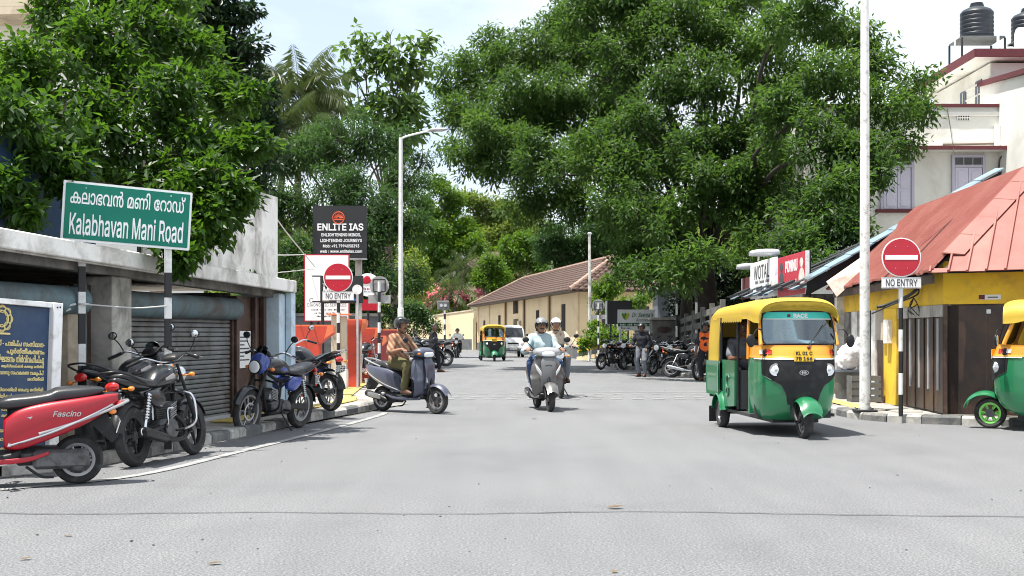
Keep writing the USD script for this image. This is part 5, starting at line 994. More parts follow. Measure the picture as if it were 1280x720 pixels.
M['red_paint'] = paint('scooter_red', (.30, .003, .014), .35, .4); M['blue_paint'] = paint('motorcycle_blue', (.020, .045, .22)); M['black_paint2'] = paint('gloss_black', (.007, .008, .011), .35, .28); M['bluegrey'] = paint('scooter_slate', (.050, .056, .090), .7, .4, .2, (.10, .095, .09))
M['greyp'] = paint('scooter_grey', (.105, .10, .098), .7, .35, .3); M['silver'] = paint('silver_trim', (.34, .34, .35), .5, .3, .4); M['greyp2'] = paint('scooter_mid_grey', (.125, .125, .13), .5, .35, .3); M['white_body'] = paint('white_body', (.70, .71, .72))
M['auto_green'] = paint('auto_green', (.006, .135, .050), .7, .35, 0, (.015, .12, .05)); M['auto_dkgreen'] = paint('auto_dark_green', (.012, .10, .045)); M['auto_orange'] = paint('auto_orange', (.70, .28, .02), .5, .4)
M['canopy'] = plain('yellow_canvas', (.42, .285, .022), .6, var=.06, scale=2, dirt=(.33, .22, .035), dscale=2.5, damt=.35, bump=.25, bscale=6)
M['film'] = plain('sun_film', (.03, .46, .38), .35, var=.12, scale=4); M['inside'] = plain('cab_inside', (.03, .032, .034), .7)
M['lime'] = plain('lime_wheel', (.20, .62, .10), .35, .1, var=.08)
M['glass'] = glass_mat('windscreen', (.60, .72, .76), (.85, .95, 1), 2.3); M['glass_dark'] = glass_mat('dark_glass', (.35, .40, .42))
def wheel(parent, name, c, R, w, look='alloy', spokes=5, disc=True, rim=.66):
    n = node(parent, name, loc=c); o = (0, 0, 0)
    r0 = R - min(w * .95, R * .34)
    prof = [(r0, -w * .32), (R - w * .28, -w * .5), (R - .012, -w * .36), (R, -w * .12), (R, w * .12), (R - .012, w * .36), (R - w * .28, w * .5), (r0, w * .32)]
    ty = revolve_y(o, prof, 36); obj(n, 'tyre', ty, M['tyre'], 40)
    rm = [revolve_y(o, [(r0 + .004, -w * .34), (r0 + .004, w * .34), (r0 - .022, w * .30), (r0 - .028, w * .1), (r0 - .028, -w * .1), (r0 - .022, -w * .30)], 32)]
    obj(n, 'rim', rm, M[look], 40)
    sp = []
    for k in range(spokes):
        a = 2 * PI * k / spokes
        for s in ((-1, 1) if spokes < 8 else (0,)):
            p0 = V(.03 * math.cos(a), s * .016, .03 * math.sin(a)); a2 = a + s * .13; p1 = V((r0 - .02) * math.cos(a2), s * .012, (r0 - .02) * math.sin(a2)); sp.append(cyl(p0, p1, .012 if spokes < 8 else .006, 6))
    obj(n, 'spokes', sp, M[look]); obj(n, 'hub', [disk_y(o, .045 if R > .26 else .06, w * .9, 16)], M['engine'])
    if disc: obj(n, 'brake_disc', torus((0, w * .42, 0), R * .36, .012, 'y', 24, 5, sq=.3), M['steel'])
    return n
def arc_guard(c, R, w, a0, a1, th=.006, n=14, curve=.35):
    g = []
    for a in np.linspace(a0, a1, n):
        row = []
        for s in np.linspace(-1, 1, 7): r = R - curve * w * abs(s) ** 2.2; row.append((c[0] + r * math.cos(a), c[1] + s * w / 2, c[2] + r * math.sin(a)))
        g.append(row)
    return thick(np.array(g)[::-1], th)
def plate(parent, c, w, h, lines, look, ry=0.0, back=False, name='number_plate'):
    """a number plate facing +x, or -x when back"""
    n = node(parent, name, loc=c); x = UsdGeom.Xformable(n); 
    if ry: x.AddRotateYOp().Set(math.degrees(ry))
    if back: x.AddRotateZOp().Set(180.0)
    obj(n, 'sheet', boxb(-.004, .004, -w / 2, w / 2, -h / 2, h / 2), look, False)
    k = len(lines)
    for i, s in enumerate(lines):
        hh = h / k * .62; m = letters(s, hh, .002, bold=2, px=44, width=w * .84); m = xf(m, (0, 0, 0), rz=PI / 2); obj(n, 'lettering', xf(m, (.0042, 0, h / 2 - h / k * (i + .82))), M['black'], False)
    return n
def mirror(parent, base, tip, r=.055, look='blackp', facing=-1):
    n = node(parent, 'mirror'); b, t = V(*base), V(*tip); obj(n, 'stem', tube(bez([b, b * .4 + t * .6 + (0.03, 0, .0), t], 5), .007, 6), M['blackp'])
    obj(n, 'shell', ell(t + (.008, 0, .02), (.022, r, r * .8), 2), M[look]); obj(n, 'glass', ell(t + (-.012, 0, .02), (.008, r * .88, r * .68), 2), M['mirror'])
# ---------------------------------------------------------------- motorcycle, x forward, wheels at +-.65
def motorcycle(name, label, loc, rot, body='black_paint2', accent=None, group=None, roll=0.0, fairing=False, guard=True, plates=None, rear_plate='plate_w', seatlook='seat', steer=0.0, low=False, rack=True, chromey=False, wl='alloy', gc=None):
    t = thing(name, label, 'motorcycle', loc, rot, group, roll); B = M[body]; A = M[accent] if accent else B
    wheel(t, 'front_wheel', (.66, 0, .30), .30, .085, wl, 5); wheel(t, 'rear_wheel', (-.64, 0, .30), .30, .105, wl, 5, False)
    for s in (-1, 1):
        f = obj(t, 'fork', [cyl((.66, s * .085, .30), (.47, s * .085, .70), .024, 8), cyl((.47, s * .085, .70), (.34, s * .085, .98), .017, 8)], M['chrome'] if chromey else M['blackp'])
        sh = obj(t, 'shock_absorber', [cyl((-.60, s * .12, .33), (-.44, s * .13, .70), .016, 8)] + [torus((-.60 + .16 * q, s * (.12 + .01 * q), .33 + .37 * q), .026, .008, 'z', 10, 5) for q in np.linspace(.35, .95, 9)], M['chrome'])
        obj(t, 'swingarm', cyl((-.05, s * .09, .36), (-.66, s * .10, .30), .022, 8), M['blackp'])
    obj(t, 'front_mudguard', arc_guard((.66, 0, .30), .345, .13, .35, 2.5), B); obj(t, 'rear_mudguard', arc_guard((-.64, 0, .30), .36, .15, 1.2, 3.0), M['blackp'])
    obj(t, 'frame', [tube(bez([(.40, 0, .88), (.30, 0, .50), (.18, 0, .26), (-.10, 0, .25)], 5), .02, 8), tube(bez([(.40, 0, .86), (.1, 0, .72), (-.2, 0, .66), (-.62, 0, .72)], 5), .022, 8), cyl((-.1, .0, .68), (-.08, 0, .26), .02, 8)], M['blackp'])
    en = obj(t, 'engine', [box((.02, 0, .33), (.34, .22, .20), .05), ell((-.08, .12, .33), (.11, .04, .10), 2), ell((-.02, -.12, .32), (.13, .04, .11), 2)], M['engine'], 40)
    obj(en, 'cylinder', [box((.13 + .006 * k, 0, .44 + .022 * k), (.15, .17 - .01 * (k % 2), .013), .003, ry=-.25) for k in range(7)] + [box((.17, 0, .50), (.11, .12, .16), .02, ry=-.25)], M['alloy'], False)
    tk = loft([(.36, 0, .86, .03, .04), (.30, 0, .87, .085, .10), (.12, 0, .875, .115, .150), (-.06, 0, .85, .10, .125), (-.17, 0, .81, .05, .085), (-.20, 0, .79, .01, .03)], 2.4, 22, sub=4); k = obj(t, 'fuel_tank', tk, B, True)
    obj(k, 'filler_cap', ell((.10, 0, .988), (.045, .045, .012), 2), M['chrome'])
    for s in (-1, 1): obj(k, 'side_stripe', loft([(.26, s * .104, .87, .020, .004), (.10, s * .150, .86, .028, .004), (-.04, s * .128, .83, .014, .004)], 2, 10, sub=4), A if accent else M['silver'], True)
    obj(t, 'seat', loft([(-.15, 0, .80, .030, .09), (-.28, 0, .795, .045, .13), (-.48, 0, .82, .050, .14), (-.68, 0, .865, .045, .12), (-.80, 0, .895, .025, .07)], 2.8, 18, sub=4), M[seatlook], True)
    for s in (-1, 1): obj(t, 'side_panel', loft([(-.10, s * .10, .62, .05, .035), (-.22, s * .115, .64, .10, .04), (-.36, s * .11, .66, .075, .035), (-.46, s * .10, .70, .02, .02)], 2.4, 14, sub=4), B if not accent else A, True)
    obj(t, 'tail_panel', loft([(-.36, 0, .76, .03, .11), (-.60, 0, .80, .05, .115), (-.80, 0, .84, .04, .08), (-.90, 0, .86, .02, .05)], 2.6, 16, sub=4), B, True)
    tl = obj(t, 'tail_light', ell((-.91, 0, .80), (.035, .075, .045), 2), M['lens_r'])
    for s in (-1, 1): obj(t, 'indicator', [ell((-.86, s * .17, .76), (.03, .035, .025), 2), cyl((-.84, s * .06, .77), (-.86, s * .15, .76), .008, 6)], M['lens_o'])
    if rack: obj(t, 'grab_rail', tube(bez([(-.50, .15, .80), (-.75, .15, .88), (-.95, .10, .93), (-.99, 0, .94), (-.95, -.10, .93), (-.75, -.15, .88), (-.50, -.15, .80)], 4), .011, 8), M['chrome' if chromey else 'blackp'])
    plate(t, (-.93, 0, .66), .20, .10, plates or ['KL01', '5736'], M[rear_plate], -.25, True)
    obj(t, 'plate_holder', hullp([(-.88, -.05, .80), (-.88, .05, .80), (-.925, .06, .60), (-.925, -.06, .60), (-.86, 0, .6)]), M['blackp'], False)
    ex = obj(t, 'exhaust', [tube(bez([(.20, -.06, .46), (.30, -.10, .34), (.22, -.13, .22), (0, -.14, .20), (-.22, -.15, .23)], 5), .022, 8), tube([(-.20, -.155, .23), (-.26, -.155, .235), (-.62, -.165, .31), (-.72, -.165, .33), (-.725, -.165, .33)], [.025, .05, .056, .052, .02], 14)], M['chrome' if chromey else 'blackp']); obj(ex, 'end_ring', torus((-.72, -.165, .33), .03, .01, 'y', 14, 6), M['chrome'])
    obj(t, 'chain_cover', loft([(.0, .12, .33, .05, .015), (-.35, .125, .33, .04, .015), (-.64, .125, .31, .05, .015)], 3, 12, sub=3), M['blackp'])
    if fairing: obj(t, 'headlight_cowl', loft([(.36, 0, .94, .10, .10), (.46, 0, .93, .14, .125), (.53, 0, .90, .12, .11), (.57, 0, .88, .07, .07)], 2.3, 18, sub=4), A, True); obj(t, 'visor', thick(np.array([[(.50 - .09 * v, (.10 - .02 * v) * u, 1.02 + .14 * v - .03 * u * u) for u in np.linspace(-1, 1, 7)] for v in np.linspace(0, 1, 4)]), .004), M['glass_dark'])
    hx = .57 if fairing else .52
    hl = obj(t, 'headlight', [loft([(hx - .12, 0, .88, .05, .05), (hx - .04, 0, .88, .095, .095), (hx + .012, 0, .88, .092, .092)], 2, 20, sub=3)], M['chrome'] if not fairing else M['blackp'], True); obj(hl, 'lens', ell((hx + .01, 0, .88), (.025, .082, .082), 2), M['lens_w'])
    for s in (-1, 1): obj(t, 'indicator', [ell((.44, s * .19, .86), (.03, .035, .026), 2), cyl((.42, s * .09, .86), (.44, s * .17, .86), .008, 6)], M['lens_o'])
    obj(t, 'handlebar', tube(bez([(.20, .37, 1.03), (.27, .24, 1.08), (.33, .08, 1.02), (.33, -.08, 1.02), (.27, -.24, 1.08), (.20, -.37, 1.03)], 6), .012, 8), M['chrome'])
    for s in (-1, 1):
        obj(t, 'grip', cyl((.17, s * .41, 1.015), (.245, s * .28, 1.065), .018, 8), M['blackp']); obj(t, 'lever', tube(bez([(.27, s * .26, 1.07), (.29, s * .34, 1.045), (.25, s * .42, 1.02)], 4), .007, 6), M['alloy'])
        mirror(t, (.27, s * .26, 1.07), (.24, s * .37, 1.25))
        obj(t, 'foot_peg', cyl((.0, s * .10, .30), (.0, s * .25, .30), .014, 8), M['blackp'])
    obj(t, 'instrument', [loft([(.33, 0, 1.03, .035, .09), (.40, 0, 1.06, .05, .10), (.43, 0, 1.05, .02, .07)], 2.4, 14, sub=3)], M['blackp'], True)
    if guard: obj(t, 'crash_guard', tube(bez([(.30, 0, .70), (.32, .20, .66), (.31, .25, .50), (.29, .22, .34), (.22, 0, .28), (.29, -.22, .34), (.31, -.25, .50), (.32, -.20, .66), (.30, 0, .70)], 5), .014, 8), M['chrome' if chromey or gc else 'blackp'])
    obj(t, 'side_stand', tube([(.0, .10, .26), (-.08, .24, .02), (-.12, .26, .01)], .011, 6), M['blackp']); obj(t, 'kick_lever', tube(bez([(-.14, -.13, .34), (-.18, -.17, .40), (-.16, -.17, .52), (-.10, -.2, .53)], 4), .010, 6), M['chrome'])
    return t
# ---------------------------------------------------------------- scooter, x forward, wheels at +-.62
def scooter(name, label, loc, rot, body='bluegrey', group=None, roll=0.0, plates=None, trim='silver', sport=False, apron_back='blackp', rail='silver', fender=None, front_plate=True, headlook=None, aw=1.0):
    t = thing(name, label, 'scooter', loc, rot, group, roll); B = M[body]; S = M[trim]; FB = M[fender or body]
    wheel(t, 'front_wheel', (.62, 0, .225), .225, .095, 'alloy' if not sport else 'blackp', 8 if not sport else 5, False); wheel(t, 'rear_wheel', (-.62, 0, .215), .215, .10, 'alloy', 6, False)
    fd = np.array([[(.62 + (.275 + .012 * math.cos(3 * a)) * math.cos(a) , u * (.085 * aw - .02 * abs(a - 1.5)), .235 + .265 * math.sin(a) - .05 * abs(u) ** 2.2) for u in np.linspace(-1, 1, 9)] for a in np.linspace(.42, 2.75, 16)])
    obj(t, 'front_fender', thick(fd[::-1], .006), FB, True)
    obj(t, 'fork', [cyl((.62, s * .075, .225), (.50, s * .07, .48), .022, 8) for s in (-1, 1)] + [cyl((.52, 0, .45), (.30, 0, .98), .03, 8)], M['blackp'])
    # leg shield: front skin tapering upward, dark inner skin
    def shield(zs, off, wid):
        g = []
        for z, x, w in zs: g.append([(x + off - (.10 + .05 * (z > .6)) * abs(u) ** 2.0 - .02 * abs(u), u * w * wid, z - .03 * u * u) for u in np.linspace(-1, 1, 13)])
        return np.array(g)
    zs = [(.27, .36, .15), (.34, .405, .185), (.46, .44, .205), (.62, .435, .215), (.76, .42, .20), (.88, .39, .165), (.95, .355, .125)]
    zs = np.array(bez(zs, 4)); ap = obj(t, 'leg_shield', thick(shield(zs, 0, aw)[:, ::-1], .018), B, True)
    SB = aw; obj(t, 'inner_shield', thick(shield(zs, -.055, .94 * aw), .014), M[apron_back], True)
    nose = obj(t, 'nose_panel', loft([(.425, 0, .40, .03, .09 * aw), (.462, 0, .50, .028, .10 * aw), (.468, 0, .66, .026, .095 * aw), (.448, 0, .80, .024, .10 * aw), (.405, 0, .92, .022, .075 * aw)], 2.4, 18, 'z', 4), M['greyp2'] if sport else B, True)
    if sport:
        for s in (-1, 1): obj(t, 'side_indicator', hullp([(x + .012, s * y_ * 1.22, z) for x, y_, z in ((.455, .075, .60), (.43, .165, .78), (.40, .185, .80), (.42, .165, .70), (.45, .085, .56), (.465, .10, .66), (.44, .165, .745))]), M['lens_w'], False)
        obj(nose, 'emblem', hullp([(.482, -.03, .70), (.482, .03, .70), (.487, -.03, .69), (.487, .03, .69), (.484, 0, .675)]), M['chrome'], False); obj(t, 'grille', [boxb(.470, .480, -.055, .055, .745 + .014 * k, .752 + .014 * k) for k in range(3)], M['blackp'], False)
    else:
        obj(nose, 'seam', [tube(bez([(.452, s * .105, .46), (.445, s * .115, .62), (.425, s * .09, .80), (.39, s * .075, .92)], 4), .006, 6) for s in (-1, 1)], M['blackp'])
    if front_plate: plate(t, (.482 if not sport else .50, 0, .555 if not sport else .43), .20 if not sport else .16, .08, [(plates or ['KL01 AB 428'])[0]], M['plate_w'], -.05)
    fl = obj(t, 'floorboard', loft([(.40, 0, .27, .035, .14), (.20, 0, .26, .04, .18), (-.02, 0, .26, .045, .19), (-.16, 0, .29, .06, .17)], 3.5, 18, sub=3), M['blackp'], True)
    for s in (-1, 1): obj(fl, 'sill_strip', loft([(.38, s * .155, .245, .02, .010), (.1, s * .19, .235, .022, .010), (-.2, s * .185, .25, .022, .010), (-.38, s * .17, .30, .015, .010)], 3, 10, sub=3), B, True)
    for s in (-1, 1):
        pan = loft([(-.02, s * .11, .46, .12, .05), (-.14, s * .135, .50, .17, .06), (-.34, s * .155, .56, .165, .065), (-.60, s * .150, .63, .13, .06), (-.82, s * .11, .70, .085, .05), (-.95, s * .055, .755, .035, .03)], 2.6, 18, sub=5)
        p_ = obj(t, 'side_panel', pan, B, True)
        obj(p_, 'moulding', tube(bez([(-.06, s * .172, .37), (-.22, s * .208, .42), (-.45, s * .222, .50), (-.72, s * .19, .615), (-.90, s * .12, .70)], 5), .009, 6), S)
        if sport: obj(p_, 'side_trim', hullp([(-.16, s * .190, .60), (-.25, s * .212, .62), (-.12, s * .175, .50), (-.10, s * .170, .52), (-.16, s * .185, .46), (-.05, s * .165, .36), (-.075, s * .165, .36)]), M['chrome'], False)
    obj(t, 'tail_body', loft([(-.05, 0, .55, .15, .10), (-.30, 0, .62, .14, .13), (-.60, 0, .67, .11, .12), (-.90, 0, .74, .06, .08), (-.98, 0, .76, .02, .03)], 2.6, 16, sub=3), M['blackp'], True)
    obj(t, 'seat', loft([(.04, 0, .70, .03, .08), (-.06, 0, .72, .055, .125), (-.24, 0, .735, .06, .145), (-.38, 0, .755, .062, .145), (-.46, 0, .785, .062, .14), (-.66, 0, .80, .055, .125), (-.80, 0, .815, .03, .08), (-.84, 0, .82, .01, .03)], 2.8, 20, sub=5), M['seat'], True)
    obj(t, 'grab_rail', tube(bez([(-.30, .215, .47), (-.62, .20, .57), (-.88, .14, .66), (-1.02, .06, .715), (-1.035, 0, .72), (-1.02, -.06, .715), (-.88, -.14, .66), (-.62, -.20, .57), (-.30, -.215, .47)], 5), .013, 8), M[rail]) if sport else obj(t, 'grab_rail', tube(bez([(-.55, .13, .76), (-.76, .14, .83), (-.95, .09, .885), (-1.0, 0, .89), (-.95, -.09, .885), (-.76, -.14, .83), (-.55, -.13, .76)], 5), .014, 8), M[rail])
    obj(t, 'tail_light', ell((-.955, 0, .70), (.04, .10, .04), 2), M['lens_r'])
    for s in (-1, 1): obj(t, 'indicator', ell((-.90, s * .11, .64), (.035, .03, .028), 2), M['lens_o'])
    obj(t, 'rear_mudguard', hullp([(-.86, -.07, .62), (-.86, .07, .62), (-.96, -.07, .42), (-.96, .07, .42), (-.90, -.09, .36), (-.90, .09, .36), (-.70, -.06, .55), (-.70, .06, .55)]), M['blackp'], False)
    plate(t, (-.952, 0, .50), .18, .11, plates or ['KL01', '428'], M['plate_w'], -.3, True)
    obj(t, 'engine', [box((-.30, 0, .26), (.42, .20, .16), .05), box((-.48, .13, .24), (.46, .07, .17), .05), ell((-.62, .10, .215), (.10, .06, .10), 2)], M['engine'], 40)
    ex = obj(t, 'exhaust', [tube([(-.38, -.135, .20), (-.44, -.14, .22), (-.80, -.145, .30), (-.86, -.145, .31), (-.865, -.145, .31)], [.025, .052, .058, .05, .02], 14), tube(bez([(-.2, -.08, .2), (-.3, -.12, .17), (-.40, -.135, .20)], 4), .018, 8)], M['blackp']); obj(ex, 'heat_shield', loft([(-.48, -.20, .25, .04, .008), (-.62, -.205, .275, .045, .008), (-.78, -.2, .30, .03, .008)], 2.5, 12, sub=3), M['alloy'], True)
    obj(t, 'centre_stand', tube(bez([(-.20, .12, .18), (-.32, .16, .10), (-.42, .15, .09)], 4), .012, 6), M['blackp'])
    hc = obj(t, 'handlebar_cowl', loft([(.18, 0, .985, .045, .12 * aw), (.27, 0, 1.0, .075, .18 * aw), (.36, 0, 1.0, .085, .17 * aw), (.43, 0, .985, .06, .13 * aw), (.455, 0, .975, .02, .05)], 2.5, 20, sub=4), B if not sport else S, True)
    obj(hc, 'headlight', loft([(.36, 0, .975, .055, .135), (.43, 0, .972, .05, .125), (.462, 0, .965, .03, .085)], 2.8, 18, sub=3), M['lens_w'] if headlook is None else M[headlook], True); obj(hc, 'instrument', ell((.22, 0, 1.055), (.06, .11, .02), 2), M['blackp'])
    for s in (-1, 1):
        obj(hc, 'indicator', ell((.36, s * .155, .985), (.05, .035, .03), 2), M['lens_o'])
        obj(t, 'grip', [cyl((.22, s * .17, 1.01), (.16, s * .35, 1.02), .018, 8), ell((.158, s * .355, 1.02), (.022, .012, .022), 1)], M['blackp']); obj(t, 'lever', tube(bez([(.26, s * .19, 1.005), (.27, s * .27, 1.0), (.22, s * .36, 1.0)], 4), .007, 6), M['alloy'])
        mirror(t, (.24, s * .20, 1.03), (.25, s * .36, 1.19), .06)
    return t
# ---------------------------------------------------------------- auto rickshaw, x forward, origin under the front axle
def auto_rickshaw(label, loc, rot, plate_lines, film=True, group=None, wl='alloy', badge=True, name='auto_rickshaw', near=True):
    t = thing(name, label, 'auto rickshaw', loc, rot, group); GR = M['auto_green']
    wheel(t, 'front_wheel', (.10, 0, .215), .215, .115, wl, 6, False)
    for s in (-1, 1): wheel(t, 'rear_wheel', (-1.92, s * .56, .215), .215, .12, 'alloy', 6, False)
    lev = np.array([(.22, .40, -.26, 2.6), (.27, .46, -.14, 2.7), (.36, .49, -.05, 2.8), (.52, .51, .02, 2.9), (.72, .515, .05, 2.9), (.90, .51, .05, 2.9), (1.0, .505, .03, 3.0), (1.09, .50, .0, 3.0), (1.16, .495, -.03, 3.1)])
    def S(u, z, out=0.0):
        w, xf_, p = (np.interp(z, lev[:, 0], lev[:, k]) for k in (1, 2, 3)); xb = -.62; a = u * PI / 2
        y = w * np.sign(np.sin(a)) * abs(np.sin(a)) ** (2 / p); x = xb + (xf_ - xb) * abs(np.cos(a)) ** (2 / p)
        return np.array([x + out * abs(np.cos(a)), y + out * np.sin(a), z])
    def patch(u0, u1, z0, z1, out, nu=25, nz=10, th=.012, shape=None):
        g = [[S(u0(z) + (u1(z) - u0(z)) * k / (nu - 1), z, out) for k in range(nu)] for z in np.linspace(z0, z1, nz)]
        return thick(np.array(g), th)
    cst = lambda v: (lambda z: v)
    obj(t, 'front_body', patch(cst(-1), cst(1), .22, 1.0, 0, 49, 22), GR, True)
    ob = obj(t, 'upper_band', patch(cst(-1), cst(1), 1.002, 1.16, .004, 41, 6), M['auto_orange'], True)
    obj(t, 'band_trim', patch(cst(-.86), cst(.86), .985, 1.0015, .012, 31, 3), M['plate_w'], True)
    uk = lambda z: np.interp(z, (.40, .55, .66, .72, .79, .98), (.15, .18, .25, .42, .64, .66))
    mk = obj(t, 'face_mask', patch(lambda z: -uk(z), uk, .42, .98, .008, 31, 26), M['blackp'], True)
    obj(mk, 'grille_line', [patch(lambda z, q=q: -.20 + q * .02, lambda z, q=q: .20 - q * .02, .60 + .045 * q, .608 + .045 * q, .014, 11, 2, .004) for q in range(2)], M['kiosk'], False)
    if badge: c = S(0, .82, .012); obj(mk, 'badge', [xf(torus((0, 0, 0), .055, .007, 'y', 24, 6), s=1, rz=0).apply_transform(np.diag([1.0, 1, .55, 1])).apply_transform(trimesh.transformations.rotation_matrix(PI / 2, (0, 0, 1))).apply_translation(c + (.006, 0, 0)), box(c + (.004, 0, 0), (.008, .07, .010)), box(c + (.004, -.022, 0), (.008, .009, .042)), box(c + (.004, .022, 0), (.008, .009, .042)), box(c + (.004, 0, 0), (.008, .009, .042))], M['chrome'])
    for s in (-1, 1):
        u = s * .36; c = S(u, .855, .0); d = np.array([1, s * .22, 0]); d /= np.linalg.norm(d)
        h = obj(t, 'headlight', [tube([c - d * .03, c + d * .012, c + d * .026, c + d * .02], [.085, .085, .078, .066], 24)], M['chrome'], 40); obj(h, 'lens', ell(c + d * .008, (.028, .068, .068), 2, rz=math.atan2(d[1], d[0])), M['lens_w']); obj(h, 'bulb', ell(c + d * .033, (.012, .02, .02), 1), M['chrome'])
        for u_, lk in ((.70, 'plate_w'), (.60, 'lens_r'), (.50, 'lens_r')):
            lo, hi = sorted((s * u_, s * (u_ - .085))); obj(ob, 'indicator', patch(cst(lo), cst(hi), 1.05, 1.105, .014, 6, 4, .012), M[lk], True)
    # bright sticker on the cheek
    obj(t, 'sticker', hullp([S(.70, .60, .004), S(.735, .66, .004), S(.77, .60, .004), S(.735, .54, .004), S(.70, .60, .001), S(.77, .60, .001)]), M['white_c'], False)
    obj(t, 'sticker', [hullp([S(.70 + q * .035, .72, .004), S(.725 + q * .035, .78, .004), S(.735 + q * .035, .72, .004), S(.72 + q * .035, .70, .001)]) for q in range(3)], M['white_c'], False)
    plate(t, S(0, 1.03, .045), .25, .135, plate_lines, M['plate_y'], -.05)
    fg = np.array([[(.16 + (.285 if a < 1.7 else .275) * math.cos(a) * 1.02, u * (.135 - .015 * (a < .5)), .255 + .27 * math.sin(a) - .06 * abs(u) ** 2.4) for u in np.linspace(-1, 1, 11)] for a in np.linspace(.30, 2.2, 14)]); obj(t, 'front_fender', thick(fg[::-1], .008), GR, True)
    obj(t, 'fork', [tube(bez([(.10, -.10, .215), (.02, -.11, .33), (-.02, -.05, .55)], 4), .025, 8), tube([(.10, -.10, .215), (.10, -.06, .215)], .03, 8), cyl((.0, -.12, .25), (-.02, -.12, .45), .03, 8)], M['blackp'])
    # windscreen and its frame
    def W(u, v, out=0.0, inset=0.0):
        z = 1.165 + .44 * v; w = np.interp(v, (0, 1), (.492, .462)) - inset; x = -.05 - .17 * v - .085 * abs(u) ** 2.4
        return np.array([x + out, u * w, z])
    rim = [W(u, v, .006) for u, v in [(q, .03) for q in np.linspace(-.88, .88, 12)] + [(.95, .10), (.97, .3), (.97, .7), (.93, .88)] + [(q, .97 + 0 * q) for q in np.linspace(.84, -.84, 12)] + [(-.93, .88), (-.97, .7), (-.97, .3), (-.95, .10)]]
    ws = node(t, 'windscreen'); obj(ws, 'seal', tube(rim, .012, 6, closed=True), M['blackp'], True)
    obj(ws, 'pane', thick(np.array([[W(u, v) for u in np.linspace(-.96, .96, 13)] for v in np.linspace(.03, .97, 8)]), .004), M['glass'], True)
    if film:
        obj(ws, 'sun_strip', thick(np.array([[W(u, v, .005) for u in np.linspace(-.94, .94, 13)] for v in np.linspace(.76, .955, 5)]), .003), M['film'], True); obj(ws, 'strip_edge', thick(np.array([[W(u, v, .0055) for u in np.linspace(-.95, .95, 13)] for v in np.linspace(.735, .76, 3)]), .003), M['plate_w'], True)
        m = letters('RACE', .052, .003, bold=2, px=44); m = xf(m, rz=PI / 2); obj(ws, 'lettering', xf(m, (-.176, .03, 1.512), ry=-.36), M['plate_w'], False); obj(ws, 'emblem', ell((-.186, -.12, 1.535), (.008, .024, .024), 2), M['maroon'])
    wp = obj(t, 'wiper', tube([(.02, .08, 1.14), (-.03, .13, 1.22), (-.14, .36, 1.46)], .007, 6), M['blackp']); obj(wp, 'pivot', ell((.005, .08, 1.135), (.03, .022, .022), 1), M['maroon'])
    for s in (-1, 1):
        obj(t, 'front_pillar', [tube([W(s * 1.0, 0, -.01), W(s * 1.0, .5, -.012), W(s * 1.0, 1.0, -.01)], .028, 8)], M['auto_orange'])
        mm = node(t, 'mirror'); yy = s * .64; obj(mm, 'stem', tube(bez([(-.12, s * .49, 1.36), (-.08, s * .56, 1.36), (-.07, s * .62, 1.27)], 4), .009, 6), M['blackp']); obj(mm, 'shell', ell((-.07, yy, 1.22), (.03, .055, .085), 2), M['blackp']); obj(mm, 'glass', ell((-.09, yy, 1.22), (.016, .048, .075), 2), M['mirror'])
    # canopy
    def Rf(x, a, dz=0.0):
        w = np.interp(x, (-2.58, -2.45, -.9, -.36, -.24, -.16), (.56, .585, .585, .545, .52, .505)); zt = np.interp(x, (-2.58, -2.50, -2.3, -1.2, -.5, -.26, -.18, -.14), (1.50, 1.63, 1.71, 1.75, 1.765, 1.76, 1.745, 1.72)); zb = np.interp(x, (-2.6, -.5, -.30, -.14), (1.50, 1.50, 1.45, 1.44))
        q = 3.4; y = w * np.sign(np.cos(a)) * abs(np.cos(a)) ** (2 / q); z = zb + (zt - zb) * abs(np.sin(a)) ** (2 / q); return np.array([x, y, z + dz])
    sag = lambda x, a: -.010 * math.sin((x + .3) * 5) ** 2 * math.sin(a)
    xs = np.r_[np.linspace(-2.58, -2.30, 6), np.linspace(-2.1, -.40, 12), np.linspace(-.34, -.14, 7)]
    can = obj(t, 'canopy', thick(np.array([[Rf(x, a, sag(x, a)) for a in np.linspace(0, PI, 31)] for x in xs]), .012), M['canopy'], True)
    Fb = lambda a, v: Rf(-.14, a) * (1 - v) + (W(.97 * np.sign(math.cos(a)) * min(1, abs(math.cos(a)) * 1.15) ** .8, 1.0 - .12 * (abs(math.cos(a)) ** 3), .012)) * v + np.array([.018 * math.sin(v * PI), 0, 0])
    obj(can, 'front_band', thick(np.array([[Fb(a, v) for a in np.linspace(.02, PI - .02, 33)] for v in np.linspace(0, 1, 6)])[:, ::-1], .008), M['canopy'], True)
    for s in (-1, 1):
        pat = [Fb(math.acos(np.clip(s * (.06 + .26 * q) / .505, -1, 1)), .50 - .16 * k * math.sin(q * PI)) + (.006, 0, 0) for k in (1, -1) for q in np.linspace(0, 1, 9)]
        for k in (0, 1): obj(can, 'piping', tube(pat[k * 9:(k + 1) * 9], .006, 5), M['canopy'])
    obj(can, 'piping', tube([Fb(PI / 2 + dx, v) + (.006, 0, 0) for dx, v in ((0, .3), (.09, .5), (0, .7), (-.09, .5))], .006, 5, closed=True), M['canopy'])
    obj(can, 'seam', tube([Rf(-.34, a, .002) for a in np.linspace(0, PI, 25)], .007, 6), M['blackp'])
